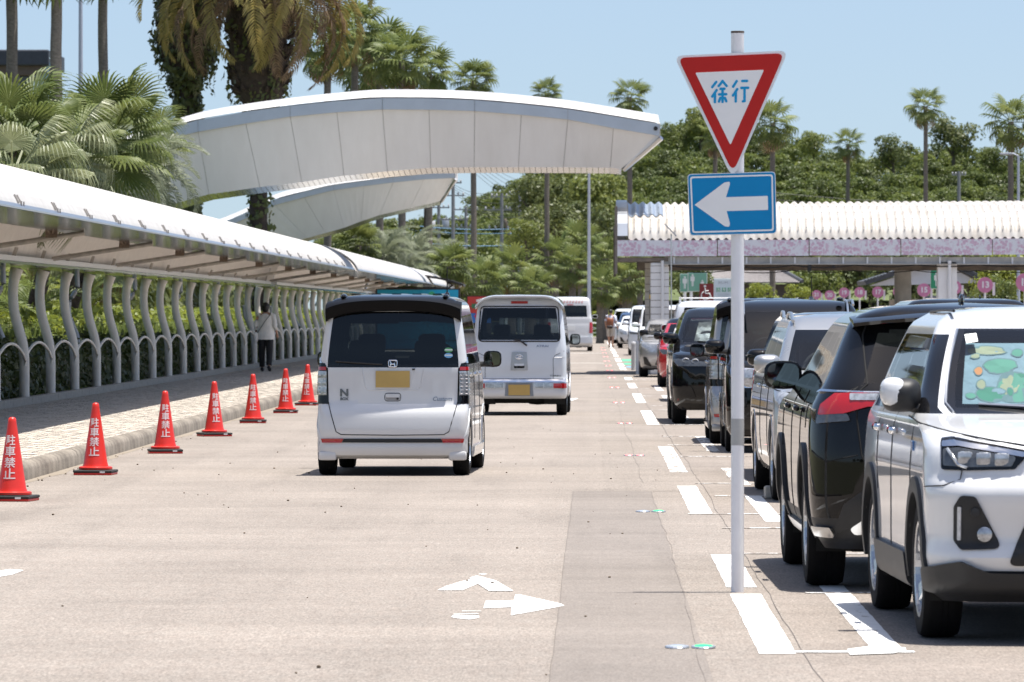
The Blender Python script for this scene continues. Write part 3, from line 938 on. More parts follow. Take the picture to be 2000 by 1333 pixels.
mk('soffit', MB().box((6.4, 4.6, 3.38), (12.7, 8.6, 0.04)), m_dkbeam, gate)
cab = MB()
def sag(x0, x1, y, z, d, r=0.018, n=12): cab.tube([(x0 + (x1 - x0) * t, y, z - d * 4 * t * (1 - t)) for t in np.linspace(0, 1, n)], r, 5)
for k in range(7):
    sag(1.35 + 1.6 * k, 2.95 + 1.6 * k, -0.02, 2.83 + 0.005 * k, 0.05 + 0.03 * rnd.random())
    sag(1.35 + 1.6 * k, 2.95 + 1.6 * k, 0.4, 2.70, 0.05 + 0.02 * rnd.random(), 0.012)
mk('hanging_cable', cab, m_black, gate)
mk('hanging_lamp', MB().box((5.0, 0.0, 2.76), (0.10, 0.10, 0.18)).box((5.62, 0.0, 2.79), (.07, .07, .08)), m_black, gate)
# columns
m_col = mat('column_white_paint', (0.84, 0.83, 0.81), 0.55, var=0.1, scale=2)
cols = [(1.04 + 0.12, 0.9, 0.15), (1.30 + 0.08 + 0.0, 0.28, 0.46), (8.78, 0.28, 0.50)]
c1 = MB().box((1.13, 0.28, 1.45), (0.48, 0.42, 2.9), bev=0.03); mk('column', c1, m_col, gate)
c1 = MB().box((0.84, 1.6, 1.45), (0.16, 0.4, 2.9)); mk('column', c1, m_beam, gate)
c1 = MB().box((8.57, 0.28, 1.47), (0.50, 0.42, 2.94), bev=0.03); mk('column', c1, m_col, gate)
mk('drain_pipe', MB().tube([(1.20, -0.0, 0), (1.20, -0.0, 2.95)], 0.042, 10), m_white_metal, gate, smooth=40)
mk('drain_pipe', MB().tube([(8.62, -0.0, 0), (8.62, -0.0, 2.95)], 0.05, 10), m_white_metal, gate, smooth=40)
bands = MB()
for k in range(14):
    bands.box((1.13 + rnd.uniform(-.004, .004), 0.28, 0.5 + 0.178 * k), (0.492, 0.43, 0.010 + 0.006 * rnd.random()))
    bands.box((0.84, 1.6, 0.55 + 0.2 * k), (0.172, 0.41, 0.016))
mk('column_band', bands, m_dkbeam, gate)
mk('round_column', MB().lathe([(0.225, 0), (0.225, 2.72), (0.34, 2.86)], (7.62, 3.6, 0), 24), m_beam, gate, smooth=40)
mk('notice_plate', MB().box((7.62, 3.362, 1.66), (0.24, 0.02, 0.14)), m_dkbeam, gate)
mk('switch_box', MB().box((0.9, 0.2, 1.82), (0.09, 0.16, 0.75)), mat('switch_box_grey', (0.25, 0.24, 0.21), 0.6, var=0.2), gate)
mk('switch_label', MB().box((0.9, 0.11, 2.02), (0.075, 0.012, 0.11)), mat('yellow_sticker', (0.75, 0.48, 0.04), 0.5), gate)

# solar street lamp in front of the gate
pl = P(1311, 613, 137.5)
t = thing('solar_lamp', 'thin pole with tilted solar panel in front of the blossom fascia', 'lamp', (pl.x, 137.5, 0))
mk('pole', MB().tube([(0, 0, 0), (0, 0, 3.62)], 0.018, 8), m_satin, t)
mk('solar_panel', MB().box((-0.02, 0, 3.72), (0.44, 0.3, 0.025), rot=Matrix.Rotation(rad(46), 3, 'Y')), m_grey_metal, t)

# ---------------------------------------------------------------- sign post at the bay corner
YS = 30.5
sp = P(1440.5, 613, YS)
post = thing('sign_post', 'white pole carrying the slow triangle and the blue arrow sign', 'sign', (sp.x, YS, 0))
mk('pole', MB().lathe([(0.037, 0.0), (0.037, 3.17), (0.0372, 3.172)], (0, 0, 0), 28), mat('white_pole_paint', (0.77, 0.77, 0.79), 0.32, var=0.07, scale=7, coat=0.3), post, smooth=40)
mk('pole_cap', MB().lathe([(0.0382, 3.171), (0.0382, 3.182), (0.032, 3.184)], (0, 0, 0), 28), mat('rusty_cap', (0.10, 0.075, 0.06), 0.7, var=0.4, scale=20), post, smooth=40)
ztop, zbot = 1.58 - (818 - 613) * YS / F_PX, 1.58 - (870 - 613) * YS / F_PX
mk('grey_band', MB().lathe([(0.0378, zbot), (0.0378, ztop)], (0, 0, 0), 28), mat('grey_tape', (0.38, 0.38, 0.37), 0.4, var=0.12, scale=9), post, smooth=40)
def rounded(pts, r, n=5):
    out = []
    for i, p in enumerate(pts):
        p = Vector(p); a = Vector(pts[i - 1]) - p; b = Vector(pts[(i + 1) % len(pts)]) - p
        rr = r[i] if isinstance(r, (list, tuple)) else r
        ang = a.angle(b); d = rr / math.tan(ang / 2)
        d = min(d, a.length * .49, b.length * .49)
        s, e = p + a.normalized() * d, p + b.normalized() * d
        for k in range(n + 1):
            t = k / n
            out.append(tuple(s * (1 - t) ** 2 + p * 2 * t * (1 - t) + e * t * t))
    return out
def px2(pts): return [((x - CX) * (YS - .05) / F_PX - sp.x, EYE - (y - CY) * (YS - .05) / F_PX) for x, y in pts]
def plate(name, pts, m, y, d=0.003, parent=post):
    mb = MB().prism(pts, (0, y, 0), (1, 0, 0), (0, 0, 1), (0, 1, 0), d)
    return mk(name, mb, m, parent)
m_sred = mat('sign_red', (0.46, 0.016, 0.013), 0.5, spec=.25, var=0.06, scale=6)
m_swhite = mat('sign_white_sheeting', (0.80, 0.795, 0.78), 0.4, var=0.04, scale=4)
m_sblue = mat('sign_blue', (0.0, 0.225, 0.50), 0.5, spec=.25, var=0.06, scale=5)
m_salu = mat('sign_edge_aluminium', (0.75, 0.76, 0.77), 0.35, metal=0.3)
tri = [(1321, 112), (1535, 102), (1431.5, 345)]
tri_in = [(1326, 115), (1530, 106), (1431.5, 336)]
tri_w = [(1358, 142.5), (1492, 137), (1426.5, 284)]
plate('triangle_sign', rounded(px2([(1316, 109.5), (1540, 99), (1431.5, 352)]), 0.035), m_salu, -0.055, 0.006)
plate('red_face', rounded(px2([(1324, 113.5), (1532, 104.5), (1431.5, 339)]), 0.030), m_sred, -0.0585, 0.003)
plate('white_face', rounded(px2(tri_w), 0.006), m_swhite, -0.0610, 0.002)
cs = lambda p: (1180 + p[0] / 5.126, 140 + p[1] / 5.126)
strokes = [[[(1122, 106), (1082, 158)], [(1126, 188), (1100, 225), (1082, 252)], [(1110, 230), (1108, 308)], [(1185, 96), (1165, 125), (1146, 147)], [(1185, 96), (1205, 122), (1226, 147)], [(1164, 176), (1204, 174)], [(1185, 176), (1185, 306)], [(1150, 231), (1222, 229)], [(1163, 266), (1149, 302)], [(1208, 266), (1223, 300)]],
           [[(1326, 98), (1290, 154)], [(1332, 178), (1308, 216), (1289, 242)], [(1318, 212), (1317, 302)], [(1382, 97), (1430, 96)], [(1373, 166), (1442, 164)], [(1405, 168), (1405, 298), (1388, 300)]]]
for ch in strokes:
    mb = MB()
    for st_ in ch:
        pts = px2([cs(p) for p in st_])
        for a, b in zip(pts[:-1], pts[1:]):
            a, b = Vector(a), Vector(b); d = (b - a).normalized(); w = 0.0072; nn = Vector((-d.y, d.x))
            cap = []
            for k in range(9):
                an = math.pi * k / 8
                cap.append(tuple(b + nn * w * math.cos(an) + d * w * math.sin(an)))
            for k in range(9):
                an = math.pi * k / 8
                cap.append(tuple(a - nn * w * math.cos(an) - d * w * math.sin(an)))
            mb.prism(cap, (0, -0.0622 - 0.0001 * (len(mb.f) % 7), 0), (1, 0, 0), (0, 0, 1), (0, 1, 0), 0.001)
    mk('character', mb, mat('sign_light_blue', (0.005, 0.29, 0.58), 0.5, spec=.25), post)
plate('arrow_sign', rounded(px2([(1342.5, 340.5), (1514.5, 335.5), (1517, 456.5), (1347, 461)]), 0.022), m_salu, -0.052, 0.005)
plate('blue_face', rounded(px2([(1344, 342), (1513, 337), (1515.5, 455.5), (1348.5, 459.5)]), 0.020), m_sblue, -0.0545, 0.002)
outer, inner = rounded(px2([(1347.5, 345.5), (1509.5, 340.8), (1511.5, 451.5), (1352, 455.7)]), 0.016), rounded(px2([(1350.7, 348.7), (1506.5, 344), (1508.3, 448.3), (1355, 452.4)]), 0.012)
mb = MB(); n = len(outer)
mb.v = [(p[0], -0.0555, p[1]) for p in outer] + [(p[0], -0.0555, p[1]) for p in inner]
mb.f = [(i, (i + 1) % n, n + (i + 1) % n, n + i) for i in range(n)]
mk('white_border', mb, m_swhite, post)
c7 = lambda p: (1150 + p[0] / 2.2212, 40 + p[1] / 2.2212)
arw = px2([c7(p) for p in [(459, 801), (588, 704), (612, 700), (612, 712), (595, 768), (776, 762), (778, 823), (598, 828), (612, 880), (610, 897), (590, 894)]])
plate('white_arrow', rounded(arw, [.002, .012, .012, .012, .002, .003, .003, .002, .012, .012, .012], 4), m_swhite, -0.0565, 0.001)
mk('bracket', MB().box((0, -0.045, 2.86), (0.14, 0.012, 0.03)).box((0, -0.045, 2.2), (0.14, 0.012, 0.03)), m_satin, post)

# ---------------------------------------------------------------- traffic cones with painted characters
m_cone = mat('red_cone_plastic', (0.62, 0.028, 0.018), 0.38, var=0.14, scale=6, spec=0.5)
m_cone_txt = mat('cone_white_print', (0.72, 0.62, 0.62), 0.6)
m_rubber = mat('black_rubber', (0.02, 0.02, 0.02), 0.7, var=0.3, scale=9)
PROF = [(0.165, 0.055), (0.165, 0.075), (0.150, 0.082), (0.128, 0.083), (0.118, 0.11), (0.036, 0.665), (0.033, 0.690), (0.024, 0.703), (0.010, 0.707)]
def cone_r(z): return 0.118 + (0.036 - 0.118) * (z - 0.11) / (0.665 - 0.11)
tv, tf = [], []
def slice_x(vs, fs, step):
    bm = bmesh.new(); bv = [bm.verts.new(v) for v in vs]
    for f in fs:
        try: bm.faces.new([bv[i] for i in f])
        except ValueError: pass
    x = min(v.x for v in vs) + step; mx = max(v.x for v in vs)
    while x < mx:
        bmesh.ops.bisect_plane(bm, geom=bm.verts[:] + bm.edges[:] + bm.faces[:], plane_co=(x, 0, 0), plane_no=(1, 0, 0)); x += step
    bm.verts.index_update(); o = [v.co.copy() for v in bm.verts], [tuple(v.index for v in f.verts) for f in bm.faces]; bm.free(); return o
for i, ch in enumerate('駐車禁止'):
    vs, fs = text_mesh(ch, 0.102, 0.0016, res=4)
    mnx = min(v.x for v in vs); mxx = max(v.x for v in vs); mny = min(v.y for v in vs); mxy = max(v.y for v in vs)
    zc = 0.515 - 0.094 * i
    vs, fs = slice_x(vs, fs, 0.007)
    o = len(tv)
    hw = (0.042 + 0.004 * i)
    for v in vs:
        a = (v.x - (mnx + mxx) / 2) / (mxx - mnx) * 2 * hw
        z = zc + ((v.y - mny) / (mxy - mny) - 0.5) * 0.088
        r = cone_r(z) + 0.0016
        th = a / r
        tv.append((r * math.sin(th), -r * math.cos(th), z))
    tf += [tuple(k + o for k in f) for f in fs]
cones_px = [(20, 980), (184, 928.5), (320.5, 886.5), (417, 853), (493, 827), (557, 807.5), (600, 792.5)]
cone_lbl = ['red no parking cone closest to the frame edge, first in the row', 'red no parking cone beside the bulging gutter edge, second in the row', 'red no parking cone third in the row along the kerb', 'red no parking cone in the middle of the row of seven',
            'red no parking cone fifth in the row, level with the shade of the walkway', 'red no parking cone next to last before the white minivan', 'smallest red no parking cone, right beside the white minivan']
cb = MB().lathe(PROF, n=32)
bb = MB().box((0, 0, 0.036), (0.385, 0.385, 0.026), bev=0.01)
rb = MB().box((0, 0, 0.012), (0.375, 0.375, 0.022), bev=0.006)
cone0 = None
for i, (px, py) in enumerate(cones_px):
    g = G(px, py)
    g.y += 0.15
    rz = (-0.15, -0.08, 0.14, 0.33, 0.03, 0.0, -0.15)[i]
    if cone0 is None:
        cone0 = thing('traffic_cone', cone_lbl[0], 'traffic cone', g, rz, 'red no parking cones along the kerb')
        mk('cone_body', cb, m_cone, cone0, smooth=40)
        mk('base_weight', bb, m_rubber, cone0); mk('base_plate', rb, m_cone, cone0)
        me = bpy.data.meshes.new('lettering'); me.from_pydata(tv, [], tf); me.update()
        mk('lettering', me, m_cone_txt, cone0)
        mk('base_sticker', MB().box((0.1, -0.194, 0.03), (0.05, 0.004, 0.016)), m_swhite, cone0)
    else:
        c = dup(cone0, g, rz, cone_lbl[i])

# ---------------------------------------------------------------- bollards at the gate column
m_boll = mat('bollard_grey', (0.50, 0.51, 0.53), 0.5, var=0.1)
for (px, y, h, r, cap, lb) in ((1237.2, 150.5, 0.79, 0.063, 0, 'grey round bollard behind, at the foot of the gate column'), (1247, 139.8, 0.86, 0.068, 1, 'white bollard with domed top beside the silver hatchback')):
    p = P(px, 613, y)
    t = thing('bollard', lb, 'bollard', (p.x, y, 0), group='bollards at the gate column')
    mk('bollard_shaft', MB().lathe([(r, 0), (r, h * 0.94)], n=18), m_boll if not cap else m_white_paint, t, smooth=40)
    mk('bollard_top', MB().lathe([(r * 1.08, h * 0.9), (r * 1.08, h * 0.96), (r * 0.8, h), (0.01, h * 1.01)], n=18), m_boll if not cap else m_white_paint, t, smooth=40)

# wheel stops
for (px0, px1, py, lb) in ((1478, 1512, 956, 'pale concrete wheel stop behind the silver car'), (1493, 1512, 975, 'concrete wheel stop right at the silver car tyre')):
    a = G(px0, py); b = G(px1 + 30, py)
    t = mk('wheel_stop', MB().box(((a.x + b.x) / 2, a.y + 0.08, 0.055), (b.x - a.x, 0.16, 0.11), bev=0.02), m_concrete)
    tag(t, lb, 'wheel stop', 'concrete wheel stops')
# ---------------------------------------------------------------- vehicles: body grid from horizontal outlines
g_dark = glass_mat('privacy_glass', (0.13, 0.145, 0.15))
g_mid = glass_mat('tinted_glass', (0.42, 0.47, 0.47))
g_clear = glass_mat('clear_glass', (0.74, 0.80, 0.79))
m_tyre = mat('tyre_rubber', (0.006, 0.006, 0.0065), 0.85, spec=.2, var=0.3, scale=20, bump=0.2, bscale=60)
m_rim = mat('alloy_rim', (0.50, 0.51, 0.53), 0.25, metal=1.0)
m_rimdark = mat('dark_alloy_rim', (0.09, 0.09, 0.10), 0.3, metal=0.9)
m_clad = mat('black_cladding', (0.017, 0.0175, 0.019), 0.5, spec=.35, var=0.15, scale=10)
m_red_lens = mat('red_lamp_lens', (0.38, 0.008, 0.010), 0.08, coat=1.0)
m_clear_lens = mat('clear_lamp_lens', (0.46, 0.48, 0.50), 0.10, metal=0.45, coat=1.0, var=0.5, scale=26)
m_smoke_lens = mat('smoked_lamp_lens', (0.10, 0.105, 0.11), 0.1, metal=0.3, coat=1.0, var=0.5, scale=22)
m_lamp_hous = mat('lamp_reflector', (0.62, 0.64, 0.67), 0.13, metal=1.0)
m_amber = mat('amber_lens', (0.7, 0.22, 0.02), 0.15, coat=1.0)
m_seat = mat('seat_fabric', (0.028, 0.029, 0.032), 0.85, var=0.2, scale=14)
m_dash = mat('dashboard_vinyl', (0.022, 0.022, 0.024), 0.7)
m_plate_y = mat('yellow_number_plate', (0.50, 0.335, 0.10), 0.45, var=0.10, scale=3)
m_plate_w = mat('white_number_plate', (0.70, 0.71, 0.70), 0.45)
m_mirror_glass = mat('mirror_glass', (0.15, 0.17, 0.18), 0.02, metal=1.0)
m_sticker_w = mat('white_sticker', (0.75, 0.77, 0.75), 0.5)
p_white = paint_mat('pearl_white_paint', (0.62, 0.625, 0.63))
p_white2 = paint_mat('cool_white_paint', (0.60, 0.63, 0.67))
p_black = paint_mat('black_paint', (0.0045, 0.0045, 0.005), rough=0.16)
for m_ in (p_black, m_gloss_black):
    b_ = m_.node_tree.nodes['Principled BSDF']; b_.inputs['Specular IOR Level'].default_value = 0.0; b_.inputs['Coat IOR'].default_value = 1.42
p_silver = paint_mat('silver_paint', (0.36, 0.365, 0.37), metal=0.6, rough=0.3)
p_grey = paint_mat('dark_grey_paint', (0.055, 0.06, 0.06), metal=0.4, rough=0.25)
p_red = paint_mat('red_paint', (0.42, 0.012, 0.02), rough=0.25)
p_navy = paint_mat('deep_blue_paint', (0.02, 0.05, 0.12), rough=0.2)
p_dkred = paint_mat('dark_red_paint', (0.18, 0.015, 0.025), rough=0.25)


class Car:
    REG = ('rear', 'rc', 'side', 'fc', 'front')

    def __init__(s, L, rows, wins, side_fr=(), extra_z=(), rear_t=(), front_t=(), arches=(), nz=34, ns=46):
        s.L = L
        s.rows = np.array(rows, float)
        zs = s.rows[:, 0]
        z = set(np.round(np.linspace(zs[0], zs[-1], nz), 4)) | set(extra_z) | set(zs)
        z = sorted(z)
        keep = set(extra_z) | {zs[0], zs[-1]} | set(zs[-5:])
        out = []
        for q in z:
            if q in keep:
                while out and q - out[-1] < 0.009 and out[-1] not in keep: out.pop()
                out.append(q)
            elif not out or q - out[-1] > 0.012:
                out.append(q)
        s.z = out
        def fr(n, ext):
            b = set(np.round(np.linspace(0, 1, n), 4)); e = set(ext)
            b = {q for q in b if all(abs(q - w) > 0.4 / n for w in e) or q in (0, 1)}
            return sorted(b | e)
        s.cols = [('rear', t) for t in fr(9, rear_t)[:-1]] + [('rc', t) for t in np.linspace(0, 1, 7)[:-1]] + [('side', t) for t in fr(ns, side_fr)] + [('fc', t) for t in np.linspace(0, 1, 7)[1:]] + [('front', t) for t in fr(9, front_t)[1:]]
        s.wins = wins
        s.arches = arches                              # (y, z, r)

    def row(s, z):
        return [pchip(s.rows[:, 0], s.rows[:, k], z) for k in range(1, s.rows.shape[1])]

    def prep(s, z):
        W, R, F, rr, rf, br, bf = s.row(z)
        W = max(W, 1e-4); rr = min(rr, W * .98); rf = min(rf, W * .98)
        xr, xf = W - rr, W - rf
        return W, R, F, rr, rf, br, bf, xr, xf, R + br * (xr / W) ** 2, F - bf * (xf / W) ** 2

    def pt(s, reg, t, z, pre=None):
        W, R, F, rr, rf, br, bf, xr, xf, yr, yf = pre or s.prep(z)
        if reg == 'rear':
            x = t * xr; return x, R + br * (x / W) ** 2
        if reg == 'rc':
            a = t * math.pi / 2; return xr + rr * math.sin(a), yr + rr * (1 - math.cos(a))
        if reg == 'side':
            return W, yr + rr + t * (yf - rf - yr - rr)
        if reg == 'fc':
            a = t * math.pi / 2; return xf + rf * math.cos(a), yf - rf + rf * math.sin(a)
        x = (1 - t) * xf; return x, F - bf * (x / W) ** 2

    def perim(s, end, a, z, off=0.0):
        """point at arc length |a| from the centre line of the rear or front, pushed out by off"""
        W, R, F, rr, rf, br, bf, xr, xf, yr, yf = s.prep(z)
        sg = -1 if a < 0 else 1; a = abs(a)
        if end == 'rear':
            if a <= xr: x, y, nx, ny = a, R + br * (a / W) ** 2, 0, -1
            elif a <= xr + rr * math.pi / 2:
                an = (a - xr) / rr; x, y, nx, ny = xr + rr * math.sin(an), yr + rr * (1 - math.cos(an)), math.sin(an), -math.cos(an)
            else: x, y, nx, ny = W, yr + rr + (a - xr - rr * math.pi / 2), 1, 0
        else:
            if a <= xf: x, y, nx, ny = a, F - bf * (a / W) ** 2, 0, 1
            elif a <= xf + rf * math.pi / 2:
                an = (a - xf) / rf; x, y, nx, ny = xf + rf * math.sin(an), yf - rf * (1 - math.cos(an)), math.sin(an), math.cos(an)
            else: x, y, nx, ny = W, yf - rf - (a - xf - rf * math.pi / 2), 1, 0
        return Vector((sg * (x + nx * off), y + ny * off - s.L / 2, z)), Vector((sg * nx, ny, 0))

    def side(s, sg, y, z, off=0.0):
        W, R, F, rr, rf, br, bf, xr, xf, yr, yf = s.prep(z)
        if y < yr + rr: x = xr + math.sqrt(max(rr * rr - (yr + rr - y) ** 2, 0)) if y > yr else xr
        elif y > yf - rf: x = xf + math.sqrt(max(rf * rf - (y - yf + rf) ** 2, 0)) if y < yf else xf
        else: x = W
        return Vector((sg * (x + off), y - s.L / 2, z)), Vector((sg, 0, 0))

    def build(s, root, paint, name='body', over=()):
        """over: (part, material, test(reg, t, z, x, y)) tried before the paint"""
        parts = {}
        nc = len(s.cols); pts = []
        for z in s.z:
            pre = s.prep(z)
            pts.append([s.pt(r, t, z, pre) for r, t in s.cols])
        for i in range(len(s.z) - 1):
            zm = (s.z[i] + s.z[i + 1]) / 2
            for j in range(nc - 1):
                reg, t0 = s.cols[j]; reg2, t1 = s.cols[j + 1]
                tm = (t0 + (t1 if reg2 == reg else 1.0 if reg != 'side' or True else t1)) / 2
                if reg == 'side' and reg2 == 'fc': reg, tm = 'fc', t1 / 2
                elif reg == 'fc' and reg2 == 'front': reg, tm = 'front', t1 / 2
                q = [(i, j), (i, j + 1), (i + 1, j + 1), (i + 1, j)]
                xm = sum(pts[a][b][0] for a, b in q) / 4; ym = sum(pts[a][b][1] for a, b in q) / 4
                if reg in ('side', 'rc', 'fc') and any((ym - ay) ** 2 + (zm - az) ** 2 < (ar - 0.012) ** 2 for ay, az, ar in s.arches):
                    continue
                key = name
                for pn, m, test in list(s.wins) + list(over):
                    if test(reg, tm, zm, xm, ym): key = pn; break
                parts.setdefault(key, []).append(q)
        mats = {name: paint}
        for pn, m, test in list(s.wins) + list(over): mats[pn] = m
        res = {}
        for key, quads in parts.items():
            split = key in ('side_window', 'quarter_window', 'front_quarter_window', 'rear_side_window')
            for sgs in (((1,), (-1,)) if split else ((1, -1),)):
                mb = MB(); idx = {}
                for sg in sgs:
                    for q in quads:
                        f = []
                        for (a, b) in q:
                            x, y = pts[a][b]
                            k = (a, b, sg if x > 1e-3 else 0)
                            if k not in idx:
                                idx[k] = len(mb.v); mb.v.append((sg * x, y - s.L / 2, s.z[a]))
                            f.append(idx[k])
                        f = list(dict.fromkeys(f))
                        if len(f) > 2: mb.f.append(tuple(f if sg > 0 else reversed(f)))
                res.setdefault(key, []).append(mk(key, mb, mats[key], root, smooth=38, fix=False))
        return res

    def map(s, where, sg, a, b, off):
        return s.perim(where, a * sg, b, off) if where in ('rear', 'front') else s.side(sg, a, b, off)

    def patch(s, root, name, where, poly, m, off=0.008, depth=0.03, both=True, cuts=3, sg=1, smooth=35, r=0.0, parent=None):
        """a lamp, plate or trim panel that follows the body surface: poly in (distance from centre line or y, z)"""
        if r: poly = rounded(poly, r, 3)
        bm = bmesh.new()
        vs = [bm.verts.new((p[0], p[1], 0)) for p in poly]
        bm.faces.new(vs)
        bmesh.ops.triangulate(bm, faces=bm.faces)
        if cuts:
            for _ in range(2 if cuts > 2 else 1):
                bmesh.ops.subdivide_edges(bm, edges=[e for e in bm.edges if e.calc_length() > 0.06], cuts=1 if cuts < 3 else 2, use_grid_fill=True)
                bmesh.ops.triangulate(bm, faces=bm.faces)
        bm.verts.index_update()
        V2 = [(v.co.x, v.co.y) for v in bm.verts]; Fc = [tuple(v.index for v in f.verts) for f in bm.faces]
        E = [tuple(v.index for v in e.verts) for e in bm.edges if len(e.link_faces) == 1]
        bm.free()
        out = []
        for g in ((1, -1) if both else (sg,)):
            mb = MB()
            for (a, b) in V2: mb.v.append(s.map(where, g, a, b, off)[0])
            n = len(V2); low = {}
            for f in Fc: mb.f.append(f)
            for (i, j) in E:
                for k in (i, j):
                    if k not in low:
                        low[k] = len(mb.v); mb.v.append(s.map(where, g, V2[k][0], V2[k][1], off - depth)[0])
                mb.f.append((i, j, low[j], low[i]))
            out.append(mk(name, mb, m, parent or root, smooth=smooth))
        return out

    def seam(s, root, where, path, w=0.0045, m=None, both=True, sg=1, name='panel_gap', off=0.0, closed=False):
        mb = MB()
        for g in ((1, -1) if both else (sg,)):
            pts = []
            P_ = list(path) + ([path[0]] if closed else [])
            for p, q in zip(P_[:-1], P_[1:]):
                n = max(1, int(math.hypot(q[0] - p[0], q[1] - p[1]) / 0.06))
                pts += [s.map(where, g, p[0] + (q[0] - p[0]) * k / n, p[1] + (q[1] - p[1]) * k / n, off)[0] for k in range(n)]
            pts.append(s.map(where, g, P_[-1][0], P_[-1][1], off)[0])
            mb.tube(pts, w, 5)
        return mk(name, mb, m or m_dark, root)

    def flare(s, root, y, z, r0, r1, m, off=0.012, a0=-8, a1=188, name='wheel_arch'):
        for sg in (1, -1):
            mb = MB(); n = 26
            rings = []
            for k in range(n + 1):
                a = rad(a0 + (a1 - a0) * k / n)
                c, q = math.cos(a), math.sin(a)
                f = lambda r, o: s.side(sg, y + r * c, max(z + r * q, s.rows[0, 0] + .002), o)[0]
                rings.append([f(r0, -0.06), f(r0, off), f((r0 + r1) / 2, off + .004), f(r1 - .004, off), f(r1, -0.02)])
            mb.loft(rings, closed=False)
            mk(name, mb, m, root, smooth=35)

    def well(s, root, y, z, r, depth=0.34):
        for sg in (1, -1):
            mb = MB(); n = 18
            W = s.row(max(z, .3))[0]
            ra = [Vector((sg * (W - 0.02), y + r * math.cos(rad(a)) - s.L / 2, max(z + r * math.sin(rad(a)), .1))) for a in np.linspace(-20, 200, n)]
            rb = [Vector((sg * (W - depth), p.y, p.z)) for p in ra]
            mb.loft([ra, rb], closed=False); mb.add(rb, [tuple(range(n))])
            mk('wheel_well', mb, m_dark, root)


WHEEL = {}
def wheel_mesh(kind, ratio, wd):
    """unit-radius tyre and rim; outer side looks along +x"""
    key = (kind, ratio, wd)
    if key in WHEEL: return WHEEL[key]
    t = MB(); h = wd / 2
    prof = [(ratio, -h * .9), (ratio + (1 - ratio) * .45, -h), (0.955, -h * .93), (0.99, -h * .72), (1.0, -h * .5), (0.988, -h * .26), (0.988, -h * .24), (1.0, -h * .22), (1.0, h * .0), (0.986, h * .02), (1.0, h * .04), (1.0, h * .5), (0.99, h * .72), (0.955, h * .93), (ratio + (1 - ratio) * .45, h), (ratio + .02, h * .93), (ratio, h * .86)]
    t.lathe(prof, n=40, axis='X', cap=False)
    tm = t.mesh('tyre'); tm.materials.append(m_tyre)
    tm.polygons.foreach_set('use_smooth', [True] * len(tm.polygons)); tm.set_sharp_from_angle(angle=rad(30))
    r = MB(); q = ratio
    r.lathe([(q + .01, h * .9), (q, h * .93), (q - .04, h * .88), (q - .06, h * .3), (q - .06, -h * .8)], n=40, axis='X', cap=False)
    r.lathe([(0.001, h * .62), (.09, h * .66), (.13, h * .6), (.15, h * .4)], n=20, axis='X', cap=False)
    ns = {'five': 5, 'ten': 10, 'twist': 7, 'cap': 9}[kind]
    for k in range(ns):
        a = 2 * math.pi * k / ns
        wd0, wd1 = (0.12, 0.085) if ns <= 5 else (0.07, 0.06) if ns <= 7 else (0.045, 0.05)
        for da in ((-.13, .13) if kind == 'five' else (0,)):
            rings = []
            for rr, xx, ww in ((.1, h * .62, wd0), (.4 * q + .2, h * .66, (wd0 + wd1) / 2), (q - .03, h * .82, wd1)):
                aa = a + da * (rr / q)
                c, sn = math.cos(aa), math.sin(aa)
                u = Vector((0, -sn, c)); d = Vector((0, c, sn)) * rr
                rings.append([d + u * ww + Vector((xx - .05, 0, 0)), d + u * ww * .6 + Vector((xx, 0, 0)), d - u * ww * .6 + Vector((xx, 0, 0)), d - u * ww + Vector((xx - .05, 0, 0))])
            r.loft(rings, closed=True)
    r.lathe([(0.001, -h * .1), (q - .05, -h * .1)], n=24, axis='X', cap=False)
    rm = r.mesh('rim'); 
    d = MB().lathe([(0.001, h * .12), (q - .12, h * .12), (q - .12, h * .05)], n=28, axis='X', cap=False)
    dm = d.mesh('brake_disc'); dm.materials.append(m_dark)
    WHEEL[key] = (tm, rm, dm)
    return WHEEL[key]


def add_wheels(c, root, ys, r, half, width=0.2, kind='ten', rim=None, ratio=0.66, steer=0.0):
    tm, rm, dm = wheel_mesh(kind, ratio, round(width / r, 2))
    if rim is m_rimdark:
        rm = WHEEL.setdefault(('dark', kind, ratio, round(width / r, 2)), rm.copy())
    if not rm.materials: rm.materials.append(rim or m_rim)
    for i, y in enumerate(ys):
        for sg in (1, -1):
            w = link('wheel', None, root, loc=(sg * (half - width / 2), y - c.L / 2, r), rot=(0, 0, (0 if sg > 0 else math.pi) + (steer if i else 0)))
            w.empty_display_size = .1
            link('tyre', tm, w, scl=r); link('rim', rm, w, scl=r); link('brake_disc', dm, w, scl=r)


